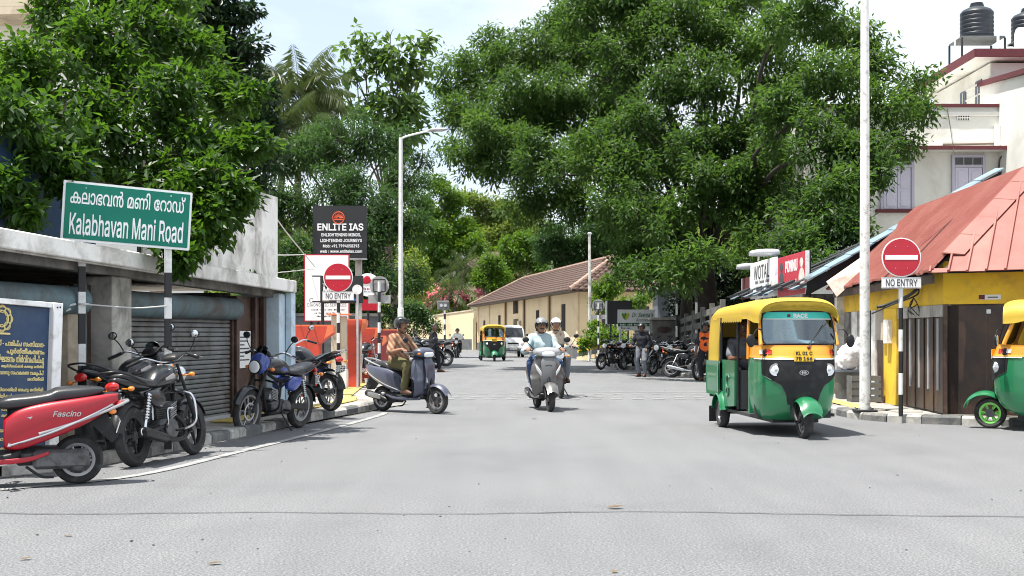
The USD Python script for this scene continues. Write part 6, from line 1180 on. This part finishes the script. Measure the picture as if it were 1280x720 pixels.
    for s in (-1, 1):
        # rear quarter canvas, side valance, posts and green panels
        qx = np.linspace(-2.58, -1.86, 8); obj(can, 'side_curtain', thick(np.array([[(x, s * (np.interp(z, (.93, 1.2, 1.52), (.625, .615, .59)) + .008 * math.sin(9 * x + 4 * z)) - s * .04 * (x < -2.5), z) for x in (qx if s < 0 else qx[::-1])] for z in np.linspace(.93, 1.53, 8)]), .01), M['canopy'], True)
        for k in range(9): x0 = -1.83 + k * .125; obj(can, 'valance_tab', hullp([(x0, s * .597, 1.53), (x0 + .12, s * .597, 1.53), (x0, s * .60, 1.475), (x0 + .06, s * .60, 1.455), (x0 + .12, s * .60, 1.475), (x0 + .06, s * .590, 1.50)]), M['canopy'], False)
        obj(t, 'door_post', [tube([(-.62, s * .535, .98), (-.58, s * .535, 1.55)], .022, 8)], M['auto_orange']); obj(t, 'door_post', boxb(-.66, -.605, min(s * .44, s * .525), max(s * .44, s * .525), .24, .98, .012), GR, False); obj(t, 'door_post', tube([(-1.06, s * .555, .30), (-1.06, s * .56, 1.54)], .020, 8), M['blackp']); obj(t, 'door_post', tube([(-1.84, s * .60, .9), (-1.84, s * .595, 1.53)], .018, 8), M['blackp'])
        ys = .60
        door = hullp([(x, s * y, z) for x, z in ((-1.08, .34), (-1.72, .30), (-1.78, .95), (-1.06, .95)) for y in (.575, .605)]); dr = obj(t, 'side_panel', door, GR, False); obj(dr, 'emblem', [torus((-1.40, s * .612, .66), .09, .016, 'y', 20, 6, a0=.6, a1=5.2), torus((-1.44, s * .612, .52), .06, .014, 'y', 16, 6)], M['auto_dkgreen'])
        g2 = np.array([[(x, s * (.625 + .012 * math.sin((z - .3) * 4)), z) for x in (np.linspace(-2.56, -1.80, 7) if s < 0 else np.linspace(-1.80, -2.56, 7))] for z in np.linspace(.45, .93, 7)]); obj(t, 'rear_panel', thick(g2, .02), GR, True)
        for z in (.60, .74, .86): obj(t, 'panel_rib', boxb(-2.52, -1.84, min(s * .634, s * .648), max(s * .634, s * .648), z, z + .02, .004), GR, False)
        obj(t, 'rear_fender', arc_guard((-1.92, s * .575, .215), .315, .18, .15, PI - .15, .01), GR, True); obj(t, 'mud_flap', boxb(-2.30, -2.28, s * .58 - .09, s * .58 + .09, .06, .28), M['blackp'], False)
        obj(t, 'fuel_cap' if s > 0 else 'step', boxb(-1.05, -.66, s * .50 - .05, s * .50 + .05, .235, .265, .01), M['blackp'], False)
    obj(t, 'floor', [boxb(-2.5, -.45, -.56, .56, .235, .275), boxb(-2.5, -1.75, -.45, .45, .275, .55), boxb(-.46, -.42, -.50, .50, .22, .95)], M['inside'], False)
    obj(t, 'rear_panel', boxb(-2.60, -2.56, -.60, .60, .40, .95, .01), GR, False); obj(t, 'rear_curtain', boxb(-2.59, -2.57, -.57, .57, .952, 1.55), M['canopy'], False)
    obj(t, 'passenger_seat', [box((-1.95, 0, .62), (.5, 1.04, .16), .04), box((-2.30, 0, .95), (.14, 1.04, .62), .05, ry=-.12)], M['seat'], 40); obj(t, 'driver_seat', [box((-.78, 0, .60), (.34, .72, .12), .04), box((-1.02, 0, .92), (.08, .66, .30), .03)], M['seat'], 40); obj(t, 'partition', [boxb(-1.10, -1.06, -.54, .54, .30, .82)], M['inside'], False)
    obj(t, 'dashboard', [boxb(-.42, -.12, -.46, .46, 1.0, 1.12, .03)], M['blackp'], False); obj(t, 'handlebar', [tube(bez([(-.36, .26, 1.08), (-.30, .1, 1.10), (-.30, -.1, 1.10), (-.36, -.26, 1.08)], 4), .016, 8), cyl((-.26, 0, .5), (-.30, 0, 1.1), .03, 8)], M['blackp'])
    obj(t, 'underbody', [boxb(-2.4, -.3, -.30, .30, .17, .234), cyl((-1.92, -.5, .215), (-1.92, .5, .215), .03, 8)], M['blackp'], False)
    return t
def heading(dx, dy): return math.atan2(dy, dx)
# ---------------------------------------------------------------- people
def cloth(name, col, var=.12, scale=9, stripe=None):
    if stripe is None: return plain(name, col, .9, var=var, scale=scale, bump=.35, bscale=14, spec=.2)
    return mat(name, {'tc': ('texture_coordinate', {}), 'w': ('wave_texture', {'wave_type': 'bands', 'bands_direction': 'diagonal', 'scale': 5.5, 'distortion': 2.2, 'detail': 2.0}), 'r': ('rgb_ramp', {'ramp': [(.42, col), (.56, stripe)]}),
        'n': ('noise_texture', {'scale': 14.0}), 'b': ('bump', {'strength': .35, 'distance': .01}), 'p': ('principled_bsdf', {'roughness': .9, 'specular_ior_level': .2})},
        [('tc.object', 'w.vector'), ('w.fac', 'r.fac'), ('r.color', 'p.base_color'), ('tc.object', 'n.vector'), ('n.fac', 'b.height'), ('b.normal', 'p.normal')], 'p.BSDF')
M['skin'] = plain('skin_brown', (.24, .115, .065), .5, var=.08); M['skin_d'] = plain('skin_dark', (.13, .062, .038), .5, var=.08); M['hair'] = plain('hair_black', (.010, .009, .009), .5, var=.2, bump=.4, bscale=60)
M['shirt_stripe'] = cloth('shirt_brown_stripe', (.33, .22, .14), stripe=(.22, .10, .065)); M['olive'] = cloth('trousers_olive', (.105, .095, .045)); M['shirt_sky'] = cloth('shirt_grey_blue', (.34, .43, .46)); M['jeans'] = cloth('jeans_blue', (.035, .06, .13)); M['shirt_tan'] = cloth('shirt_tan', (.40, .35, .28)); M['shirt_white'] = cloth('shirt_white', (.66, .66, .64)); M['dark_cl'] = cloth('clothes_dark', (.022, .024, .030)); M['grey_tr'] = cloth('trousers_grey', (.14, .15, .17)); M['orange_v'] = cloth('vest_orange', (.70, .13, .03)); M['red_sh'] = cloth('shirt_red', (.50, .05, .035)); M['pale_sh'] = cloth('shirt_pale_grey', (.46, .47, .48)); M['shoe'] = plain('shoe_brown', (.085, .038, .020), .45); M['helmet_b'] = paint('helmet_black', (.014, .015, .017), .6, .3); M['helmet_g'] = paint('helmet_grey', (.19, .195, .20), .6, .3, .2); M['helmet_w'] = paint('helmet_white', (.70, .70, .70), .6, .3); M['visor'] = plain('helmet_visor', (.012, .013, .015), .08, coat=.8); M['eye_w'] = plain('eye_white', (.6, .58, .55), .3)
def ik(a, b, l1, l2, pole):
    a, b = V(*a), V(*b); d = b - a; L = min(np.linalg.norm(d), (l1 + l2) * .995); u = unit(d); x = (l1 * l1 - l2 * l2 + L * L) / (2 * L); h = math.sqrt(max(l1 * l1 - x * x, 1e-6)); p = V(*pole); p = unit(p - u * p.dot(u)); return a + u * x + p * h, a + u * L
def smoothed(items, ref, it=8):
    m = items[0]
    for q in items[1:]: m = m + q
    t = to_tm(m.refine_to_length(ref)); t.merge_vertices(); trimesh.smoothing.filter_taubin(t, iterations=it); return t
def hand(w, d, up, side, curl=.9):
    """palm and five bent fingers at wrist w, pointing along d, palm facing -up; side = +1 thumb to the left of d"""
    d, up = unit(d), np.asarray(up, float); up = unit(up - d * d.dot(up)); s = np.cross(up, d) * side; parts = []
    pc = w + d * .045; parts.append(hull([(w + d * .01, .021), (w + d * .08 + s * .026, .013), (w + d * .083 - s * .028, .012), (w + d * .03 + s * .025, .014)], 0))
    for k, (o, l) in enumerate(((.028, .070), (.009, .078), (-.010, .072), (-.028, .056))):
        p = w + d * .083 + s * o; dd = d
        for j in range(3):
            seg = l * (.46, .30, .24)[j]; a = curl * (.55, .95, .7)[j]; dd = unit(dd * math.cos(a) - up * math.sin(a)); up2 = up; q_ = p + dd * seg; parts.append(hull([(p, .0095 - .001 * j), (q_, .0085 - .001 * j)], 0)); p = q_
    tb = w + d * .03 + s * .028; t1 = tb + unit(d * .6 + s * .7 - up * .35) * .04; t2 = t1 + unit(d * .8 - up * .6 + s * .0) * .032; parts += [hull([(tb, .012), (t1, .0105)], 0), hull([(t1, .0105), (t2, .008)], 0)]
    m = parts[0]
    for q_ in parts[1:]: m = m + q_
    return m
def person(label, loc, rot, hip, lean, hands, feet, shirt, trousers, helmet=None, sleeves=.95, skin='skin', shoes='shoe', look=(0, 0), group=None, glasses=False, moustache=True, sc=1.0, visor=False, handdir=None, roll=0.0, vest=None, female=False, knee_out=.25, toes=None):
    t = thing('person', label, 'person', loc, rot, group, roll); hip = V(*hip); u = V(math.sin(lean), 0, math.cos(lean)); fw = V(math.cos(lean), 0, -math.sin(lean)); y = V(0, 1, 0)
    chest, neck = hip + u * .27, hip + u * .435; nk = unit(u + V(.10, 0, .35)); head = neck + nk * .168 + V(.015, 0, 0); sh = {s: neck - u * .045 + y * s * .172 for s in (-1, 1)}; hp = {s: hip + y * s * .095 for s in (-1, 1)}
    A, Wr, K, An = {}, {}, {}, {}
    for s in (-1, 1):
        A[s], Wr[s] = ik(sh[s], hands[s], .285, .255, (-.35, s * .55, -.9)); K[s], An[s] = ik(hp[s], feet[s], .43, .42, (1, s * knee_out, .25))
    H = hull
    torso = [H([(hp[-1] , .105), (hp[1], .105), (hip + u * .12, .13)]), H([(hip + u * .10 + y * .05, .105), (hip + u * .10 - y * .05, .105), (chest + y * .065 + fw * .015, .102), (chest - y * .065 + fw * .015, .102)]), H([(chest + y * .065, .102), (chest - y * .065, .102), (sh[1] - y * .03, .06), (sh[-1] + y * .03, .06), (neck, .058)])]
    arms = [H([(sh[s], .062), (A[s], .044)]) for s in (-1, 1)] + [H([(A[s], .044), (A[s] * .6 + Wr[s] * .4, .042), (Wr[s], .028)]) for s in (-1, 1)]
    legs = [H([(hp[s], .100), (hp[s] * .5 + K[s] * .5, .082), (K[s], .058)]) for s in (-1, 1)] + [H([(K[s], .056), (K[s] * .65 + An[s] * .35 - V(.02, 0, 0), .055), (An[s], .038)]) for s in (-1, 1)]
    td = {s: unit(V(*(toes or {}).get(s, (1, s * .15, -.05)))) for s in (-1, 1)}
    feet_ = [H([(An[s], .038), (An[s] + td[s] * -.045 + V(0, 0, -.055), .030), (An[s] + td[s] * .12 + V(0, 0, -.055), .034), (An[s] + td[s] * .175 + V(0, 0, -.062), .024)]) for s in (-1, 1)]
    yaw, pitch = look; ca, sa = math.cos(yaw), math.sin(yaw); hd = V(ca, sa, -math.sin(pitch)); hd = unit(hd); hl = V(-sa, ca, 0); hu = np.cross(hd, hl); hp_ = lambda a, b, c: head + hd * a + hl * b + hu * c
    skull = [H([(hp_(-.015, 0, .035), .088), (hp_(.02, 0, .03), .082), (hp_(.035, .022, -.045), .046), (hp_(.035, -.022, -.045), .046), (hp_(.058, 0, -.088), .030)]), H([(neck - u * .02, .056), (head - hu * .07 - hd * .012, .052)])]
    body = smoothed(torso + arms + legs + feet_ + skull, .045)
    face = [H([(hp_(.095, 0, .028), .009), (hp_(.118, 0, -.022), .013), (hp_(.10, .012, -.028), .008), (hp_(.10, -.012, -.028), .008)], 0)] + [H([(hp_(-.005, s * .080, .025), .018), (hp_(-.018, s * .086, .012), .018), (hp_(-.0, s * .080, -.02), .010)], 0) for s in (-1, 1)] + [H([(hp_(.082, .028, -.058), .010), (hp_(.094, 0, -.056), .011), (hp_(.082, -.028, -.058), .010)], 0)] + [H([(hp_(.083, s * .052, .045), .008), (hp_(.094, s * .018, .042), .008)], 0) for s in (-1, 1)]
    hs = []
    for s in (-1, 1):
        hd_ = (handdir or {}).get(s); d0 = unit(Wr[s] - A[s]) if hd_ is None else unit(V(*hd_)); hs.append(hand(Wr[s] - d0 * .01, d0, (0, 0, 1), -s))
    body = cat_([body] + face + hs); obj(t, 'body', body, M[skin], 50)
    for s in (-1, 1): e = obj(t, 'eye', ell(hp_(.088, s * .034, .022), (.010, .015, .009), 1), M['eye_w']); obj(e, 'pupil', ell(hp_(.096, s * .034, .022), (.004, .007, .007), 1), M['black'])
    if moustache: obj(t, 'moustache', H([(hp_(.100, 0, -.037), .009), (hp_(.088, .034, -.046), .006), (hp_(.088, -.034, -.046), .006)], 0), M['hair'])
    obj(t, 'eyebrows', [to_tm(H([(hp_(.092, s * .050, .050), .006), (hp_(.101, s * .018, .050), .006)], 0)) for s in (-1, 1)], M['hair'])
    if glasses: obj(t, 'sunglasses', [ell(hp_(.104, s * .034, .020), (.012, .028, .021), 2, rz=yaw) for s in (-1, 1)] + [to_tm(H([(hp_(.112, .01, .026), .004), (hp_(.112, -.01, .026), .004)], 0))] + [cyl(hp_(.10, s * .06, .026), hp_(.0, s * .088, .028), .004, 5) for s in (-1, 1)], M['visor'])
    g = .014
    cl = [H([(hp[-1] - u * .0, .100), (hp[1], .100), (hip + u * .13, .135 + g)])] + [H([(hip + u * .06 + y * .045, .112 + g), (hip + u * .06 - y * .045, .112 + g), (chest + y * .06 + fw * .015, .104 + g), (chest - y * .06 + fw * .015, .104 + g)]), H([(chest + y * .06, .104 + g), (chest - y * .06, .104 + g), (sh[1] - y * .03, .054 + g), (sh[-1] + y * .03, .054 + g), (neck - u * .01, .058)])]
    for s in (-1, 1):
        e = sh[s] + (A[s] - sh[s]) * min(sleeves, 1); cl.append(H([(sh[s], .052 + g), (e, .050 + g)]))
        if sleeves > 1: cl.append(H([(A[s], .050 + g), (A[s] + (Wr[s] - A[s]) * (sleeves - 1), .036 + g)]))
    sm = smoothed(cl, .035, 6); v = np.array(sm.vertices); n = np.array(sm.vertex_normals); sm.vertices = v + n * ((meshkit.fbm(v * 11, 3, seed=len(label))[:, None] - .36) * .055); shirt_p = obj(t, 'shirt', sm, M[shirt], True)
    obj(shirt_p, 'collar', torus(neck + u * .022, .068, .014, 'z', 20, 6), M[shirt]);
    if vest: vm = smoothed([H([(hip + u * .03 + y * .05, .135 + g), (hip + u * .03 - y * .05, .135 + g), (chest + y * .07, .128 + g), (chest - y * .07, .128 + g)]), H([(chest + y * .07, .125 + g), (chest - y * .07, .125 + g), (sh[1] - y * .05, .075 + g), (sh[-1] + y * .05, .075 + g)])], .05, 5); obj(t, 'vest', vm, M[vest], True)
    tr = [H([(hp[-1], .112), (hp[1], .112), (hip + u * .06, .122)])] + [H([(hp[s], .108), (hp[s] * .5 + K[s] * .5, .093), (K[s], .072)]) for s in (-1, 1)] + [H([(K[s], .070), (K[s] * .6 + An[s] * .4, .066), (An[s] + (K[s] - An[s]) * .06, .056)]) for s in (-1, 1)]
    tm_ = smoothed(tr, .04, 6); v = np.array(tm_.vertices); n = np.array(tm_.vertex_normals); tm_.vertices = v + n * ((meshkit.fbm(v * 10, 3, seed=5)[:, None] - .38) * .040); obj(t, 'trousers', tm_, M[trousers], True)
    for s in (-1, 1):
        so = obj(t, 'shoe', H([(An[s] + V(0, 0, -.015), .044), (An[s] + td[s] * -.05 + V(0, 0, -.056), .034), (An[s] + td[s] * .12 + V(0, 0, -.056), .040), (An[s] + td[s] * .18 + V(0, 0, -.064), .028)]), M[shoes], 40); obj(so, 'sole', hullp([An[s] + td[s] * a + np.cross(td[s], (0, 0, 1)) * b + V(0, 0, c) for a, b in ((-.08, .03), (-.08, -.03), (.12, .042), (.12, -.042), (.205, .012), (.205, -.012)) for c in (-.096, -.080)]), M['black'], False)
    if helmet:
        hm = trimesh.creation.icosphere(3, 1.0); v = np.array(hm.vertices); keep = (v[:, 2] > -.62) ; P0 = v * (.128, .115, .122) + (-.010, 0, .035)
        front = (v[:, 0] > .42) & (v[:, 2] < .22); fk = hm.faces[~(front[hm.faces].all(1) | (~keep)[hm.faces].any(1))]
        R3 = np.stack([hd, hl, hu], 1); shell = trimesh.Trimesh(head + P0 @ R3.T, fk, process=False); inner = trimesh.Trimesh(head + (v * (.117, .104, .112) + (-.010, 0, .033)) @ R3.T, fk[:, ::-1], process=False)
        h = obj(t, 'helmet', [shell, inner], M[helmet], 50); obj(h, 'peak', thick(np.array([[hp_(.085 + .065 * q - .035 * a * a, .098 * a * (1 - .15 * q), .085 - .012 * q - .02 * a * a) for a in np.linspace(-1, 1, 9)] for q in np.linspace(0, 1, 4)]), .006), M[helmet], True)
        obj(h, 'strap', tube(bez([hp_(.0, .10, -.02), hp_(.035, .06, -.10), hp_(.05, 0, -.125), hp_(.035, -.06, -.10), hp_(.0, -.10, -.02)], 4), .007, 5), M['black']); obj(h, 'rim', [tube(bez([hp_(.06, s * .098, .07), hp_(.035, s * .112, .02), hp_(.03, s * .105, -.045)], 5), .008, 6) for s in (-1, 1)], M['black'])
        if visor: obj(h, 'visor', thick(np.array([[hp_(.125 * math.cos(a) + .004, .122 * math.sin(a), .03 + .05 * q + .035) for a in np.linspace(-1.25, 1.25, 13)] for q in np.linspace(-.2, 1, 4)]), .003), M['visor'], True)
    else:
        hm = trimesh.creation.icosphere(3, 1.0); v = np.array(hm.vertices); k = v[:, 2] - .85 * np.maximum(v[:, 0], 0) > -.18; R3 = np.stack([hd, hl, hu], 1); vv = (v * (.104, .094, .100) + (-.012, 0, .042)); vv *= (1 + .05 * (meshkit.fbm(v * 6, 3)[:, None] - .5)); obj(t, 'hair', trimesh.Trimesh(head + vv @ R3.T, hm.faces[k[hm.faces].all(1)], process=False), M['hair'], True)
    return t
def L(thing_): # place and turn of a vehicle, for its rider
    ops = UsdGeom.Xformable(thing_).GetOrderedXformOps(); return tuple(ops[0].Get()), math.radians(ops[1].Get()), math.radians(ops[2].Get())
# ---------------------------------------------------------------- vehicles in their places
def at_front(front, d, wb_half):   # a bike whose front wheel stands at 'front', heading d
    d = unit(d); return (front[0] - d[0] * wb_half, front[1] - d[1] * wb_half, front[2] if len(front) > 2 else 0), math.atan2(d[1], d[0])
th = .07; near_auto = auto_rickshaw('near yellow and green auto rickshaw driving towards us on the open road', (3.66 - .10 * math.sin(th), 16.0 + .1 * math.cos(th), 0), heading(math.sin(th), -math.cos(th)), ['KL 01 C', '7B 166'])
far_auto = auto_rickshaw('far green auto rickshaw coming round the bend in front of the white van', (-.85, 61.5, 0), heading(.06, -1), ['KL01B', '4317'], film=False)
g = G(1238, 535.5); right_auto = auto_rickshaw('auto rickshaw cut by the right picture edge, seen from its side, with bright green spokes', (g[0] + .09, g[1] - .04, 0), heading(-.87, .49), ['KL01C', '6071'], film=False, wl='lime')
loc, r = at_front(G(688, 514.6), (.16, -.99), .62); mid_scooter = scooter('grey_scooter' if False else 'scooter', 'grey scooter ridden towards us in the middle of the road', loc, r, 'greyp', sport=True, plates=['KL 01 CJ', '2290'], front_plate=False, aw=1.32)
loc, r = at_front(G(546.5, 517.5), (.78, -.63), .62); left_scooter = scooter('scooter', 'slate blue scooter with an orange lamp turning out at the left kerb', loc, r, 'bluegrey', plates=['KL01AB 428'], aw=1.12)
d = unit((-.93, -.36)); c = G(97, 604.5); red_scooter = scooter('scooter', 'glossy red scooter cut by the left picture edge', (c[0] + d[0] * .62, c[1] + d[1] * .62, 0), heading(*d), 'red_paint', sport=True, roll=-.05, plates=['KL01', '9034'], trim='chrome')
o = None
for s in (-1, 1):
    m = letters('Fascino', .045, .002, px=52, slant=.3, bold=1)
    if s < 0: obj(red_scooter, 'lettering', xf(m, (-.52, -.222, .615), rx=-.14), M['chrome'], False)
    else: obj(red_scooter, 'lettering', xf(m, (-.52, .222, .615), rz=PI, rx=0), M['chrome'], False)
bike = motorcycle('motorcycle', 'black motorcycle with red tail lamp and big silencer parked beside the red scooter', (-3.57, 13.20, 0), heading(.20, .98), 'black_paint2', roll=-.13, chromey=False, wl='blackp', gc=True, plates=['KL01BF', '5736'])
bike2 = motorcycle('motorcycle', 'dark motorcycle with raised mirrors half hidden between the notice board and the black motorcycle', (-3.98, 13.75, KH * .6), heading(.30, .95), 'black_paint2', roll=-.13, wl='blackp', plates=['KL01', '2218'], fairing=True, guard=False)
loc, r = at_front(G(307, 543), (-.37, -.93), .66); bike3 = motorcycle('motorcycle', 'blue and black motorcycle with a round headlamp facing us before the roller shutter', loc, r, 'black_paint2', 'blue_paint', roll=-.09, plates=['KL01AX', '775'], fairing=True)
bike4 = motorcycle('motorcycle', 'black motorcycle with blue side panel seen from behind on the pavement past the roller shutter', (-3.25, 20.15, KH), heading(-.72, .70), 'black_paint2', 'blue_paint', roll=-.06, plates=['KL01', 'CM', '7219'], chromey=True)
bike5 = motorcycle('motorcycle', 'black motorcycle seen from behind beside the red gate pillars', (-3.55, 31.2, KH), heading(.26, .96), 'black_paint2', roll=-.08, plates=['KL01', '3002'], chromey=True)
# the row in the shade on the right
R = random.Random(12)
row_labels = [('third motorcycle from the ramp wall, squeezed before the man in dark clothes', 778, 458, -2.5), ('motorcycle tucked behind the dark scooter with the white chin', 820, 461, -2.4), ('rear rank motorcycle in front of the oval plaque gate post', 838, 463, -2.0), ('rear rank motorcycle at the foot of the slat fence', 857, 465.5, -2.2), ('leftmost motorcycle of the shaded row, nearest the ramp wall', 765, 462, -2.3), ('motorcycle with its front wheel out, directly left of the man in dark clothes', 788, 462, -2.0), ('motorcycle just right of the man in dark clothes in the shaded row', 829, 468.5, -2.2), ('motorcycle below the grey gate post in the shaded row', 845, 469.5, -1.9), ('motorcycle with a pale silencer lying across the end of the shaded row', 868, 473, -.35), ('black motorcycle half hidden behind the rear of the near auto rickshaw', 884, 475, -2.1)]
shade0 = None
for i, (lab, px, py, a) in enumerate(row_labels):
    g = G(px, py); z = 0.0
    if i == 0: shade0 = motorcycle('motorcycle', lab, (g[0], g[1], z), a, 'black_paint2', group='motorcycles parked in the tree shade', roll=.08, plates=['KL01', '610'])
    elif i == 8: dup(bike5, (g[0], g[1] + .4, z), a, lab, 'motorcycles parked in the tree shade', roll=-.1)
    else: dup(shade0, (g[0], g[1] + .2, z), a, lab, 'motorcycles parked in the tree shade', roll=.08 if i % 2 else -.08)
g = G(813, 466); row_scooter = scooter('scooter', 'dark scooter with a white chin beside the man in dark clothes in the tree shade', (g[0], g[1] + .3, 0), heading(-.35, -.94), 'black_paint2', sport=True, plates=['KL01', '82'], front_plate=False)
far_bike_loc, far_bike_rot = at_front(G(570, 447.5), (-.05, -1), .66)
far_bike = motorcycle('motorcycle', 'distant motorcycle ridden towards us by the man in white near the far wall', far_bike_loc, far_bike_rot, 'black_paint2', guard=False, plates=['KL01', '19'])
follow_loc, follow_rot = at_front(G(701, 498), (.08, -1), .66)
follow = motorcycle('motorcycle', 'dark motorcycle following close behind the grey scooter in the road', follow_loc, follow_rot, 'black_paint2', guard=False, plates=['KL01', '553'])
for i, (lab, px, Y, a) in enumerate((('parked motorcycle showing above the khaki rider shoulder, nearest the lamp post', 523, 44, .4), ('parked motorcycle past the khaki rider arm at the left kerb', 536, 47, .3), ('parked motorcycle with round mirrors between the khaki rider and far wall', 528, 52, .2))):
    dup(shade0, ((px - 640) / F * Y, Y, KH), a + PI, lab, 'motorcycles parked beyond the street lamp', roll=.07)
def van():
    t = thing('van', 'small white van behind the far auto rickshaw', 'van', ((641 - 640) / F * 73, 72.2, 0), heading(.10, -1)); hw = .70
    st = [(-3.1, .55, .95), (-3.0, .40, 1.55), (-2.6, .35, 1.80), (-.8, .35, 1.83), (-.35, .35, 1.72), (-.02, .36, 1.15), (.22, .36, .95), (.27, .40, .60)]
    rings = []
    for x, z0, z1 in st: rings.append(sring((x, 0, (z0 + z1) / 2), (z1 - z0) / 2, hw, 5.0, 28))
    obj(t, 'body', skin(rings), M['white_body'], 40)
    wsn = hullp([(.0, -.60, 1.16), (.0, .60, 1.16), (-.33, -.55, 1.67), (-.33, .55, 1.67), (.03, -.60, 1.17), (.03, .60, 1.17), (-.30, -.55, 1.69), (-.30, .55, 1.69)]); obj(t, 'windscreen', wsn, M['pane_dark'], False)
    for s in (-1, 1):
        for x0, x1 in ((-.95, -.25), (-1.85, -1.05), (-2.75, -1.95)): obj(t, 'side_window', hullp([(x, s * y, z) for x, z in ((x0, 1.15), (x1, 1.15), (x1 - .12, 1.6), (x0, 1.6)) for y in (hw - .02, hw + .006)]), M['pane_dark'], False)
        h = obj(t, 'headlight', ell((.235, s * .50, .80), (.05, .12, .10), 2), M['lens_w']); obj(t, 'indicator', ell((.24, s * .62, .80), (.04, .05, .08), 2), M['lens_o'])
        mirror(t, (-.25, s * .70, 1.2), (-.22, s * .84, 1.25), .08)
        for x in (-.45, -2.5): wheel(t, 'wheel', (x, s * .60, .26), .26, .15, 'alloy', 6, False)
    obj(t, 'bumper', box((.24, 0, .46), (.14, 1.42, .2), .05), M['kiosk'], False); obj(t, 'grille', box((.262, 0, .80), (.03, .62, .08), .01), M['blackp'], False); plate(t, (.318, 0, .48), .4, .1, ['KL01 7044'], M['plate_w'])
    obj(t, 'wiper', tube([(.03, -.2, 1.18), (-.12, .05, 1.42)], .01, 5), M['blackp'])
van()
# ---------------------------------------------------------------- riders and people
grip = {s: (.10, s * .275, 1.055) for s in (-1, 1)}; gdir = {s: (.85, s * .30, -.12) for s in (-1, 1)}
board_ = {s: (.14, s * .13, .40) for s in (-1, 1)}
l, r, q = L(left_scooter)
person('rider in striped shirt and olive trousers wearing a black helmet on the slate scooter', l, r, (-.26, 0, .845), .08, grip, {-1: (.02, -.155, .395), 1: (.22, .36, .10)}, 'shirt_stripe', 'olive', 'helmet_b', .90, look=(.1, .05), handdir=gdir, visor=True, toes={-1: (1, -.15, 0), 1: (1, .3, 0)})
l, r, q = L(mid_scooter)
person('moustached rider with sunglasses, grey helmet and pale blue shirt on the grey scooter', l, r, (-.28, 0, .845), .05, grip, {-1: (.02, -.17, .395), 1: (.04, .16, .395)}, 'shirt_sky', 'jeans', 'helmet_g', 1.55, glasses=True, look=(0, .0), handdir=gdir, knee_out=.45)
l, r, q = L(follow)
mg = {s: (.10, s * .33, 1.06) for s in (-1, 1)}; mdir = {s: (.9, s * .12, -.1) for s in (-1, 1)}; mpeg = {s: (.0, s * .20, .40) for s in (-1, 1)}
person('rider in white helmet and tan shirt following just behind the grey scooter', l, r, (-.30, 0, .90), .12, mg, mpeg, 'shirt_tan', 'grey_tr', 'helmet_w', .9, handdir=mdir, moustache=False)
l, r, q = L(far_bike)
person('distant rider in white shirt and black helmet by the far wall', l, r, (-.30, 0, .90), .12, mg, mpeg, 'shirt_white', 'dark_cl', 'helmet_b', .9, handdir=mdir, moustache=False)
l, r, q = L(near_auto)
dg = {s: (-.40, s * .22, 1.10) for s in (-1, 1)}
person('driver in red shirt seated at the handlebar of the near auto rickshaw', l, r, (-.80, 0, .73), .0, dg, {s: (-.42, s * .17, .38) for s in (-1, 1)}, 'red_sh', 'grey_tr', None, .8, handdir={s: (.9, 0, -.2) for s in (-1, 1)})
person('passenger in dark grey shirt on the back seat of the near auto rickshaw', l, r, (-1.95, -.25, .78), -.05, {-1: (-1.55, -.40, .98), 1: (-1.6, -.1, .85)}, {s: (-1.5, -.25 + s * .13, .38) for s in (-1, 1)}, 'grey_tr', 'dark_cl', None, .7, 'skin_d')  # shirt and skin colours darkened to stand for the shade inside the cab
l, r, q = L(right_auto)
person('driver in pale shirt and grey trousers in the auto rickshaw at the right edge', l, r, (-.80, 0, .73), .0, dg, {s: (-.42, s * .17, .38) for s in (-1, 1)}, 'pale_sh', 'pale_sh', None, .8, handdir={s: (.9, 0, -.2) for s in (-1, 1)})
l, r, q = L(far_auto)
person('driver in dark shirt inside the far auto rickshaw', l, r, (-.80, 0, .73), .0, dg, {s: (-.42, s * .17, .38) for s in (-1, 1)}, 'dark_cl', 'dark_cl', None, .8, handdir={s: (.9, 0, -.2) for s in (-1, 1)})
g = G(803, 471); person('man in dark jacket, grey trousers and helmet standing by the shaded scooter', (g[0], g[1], 0), heading(-.5, -.9), (0, 0, .90), .08, {-1: (.30, -.25, .98), 1: (.22, .24, .86)}, {-1: (-.04, -.12, .10), 1: (.06, .11, .10)}, 'dark_cl', 'grey_tr', 'helmet_b', 1.85, 'skin_d', moustache=False)
g = G(886, 477); person('person in orange vest and helmet among the bikes beside the near auto rickshaw', (g[0], g[1] + .5, 0), heading(-.3, -.95), (0, 0, .90), .05, {-1: (.20, -.25, .80), 1: (.20, .25, .80)}, {-1: (0, -.12, .10), 1: (.05, .12, .10)}, 'dark_cl', 'dark_cl', 'helmet_b', .9, 'skin_d', vest='orange_v', moustache=False)
person('pedestrian in black clothes walking beyond the slate scooter', ((541 - 640) / F * 44, 44, 0), heading(.9, -.3), (0, 0, .92), .05, {-1: (.12, -.24, .78), 1: (-.05, .24, .76)}, {-1: (-.18, -.1, .12), 1: (.2, .1, .10)}, 'dark_cl', 'dark_cl', None, 1.9, 'skin_d', moustache=False)
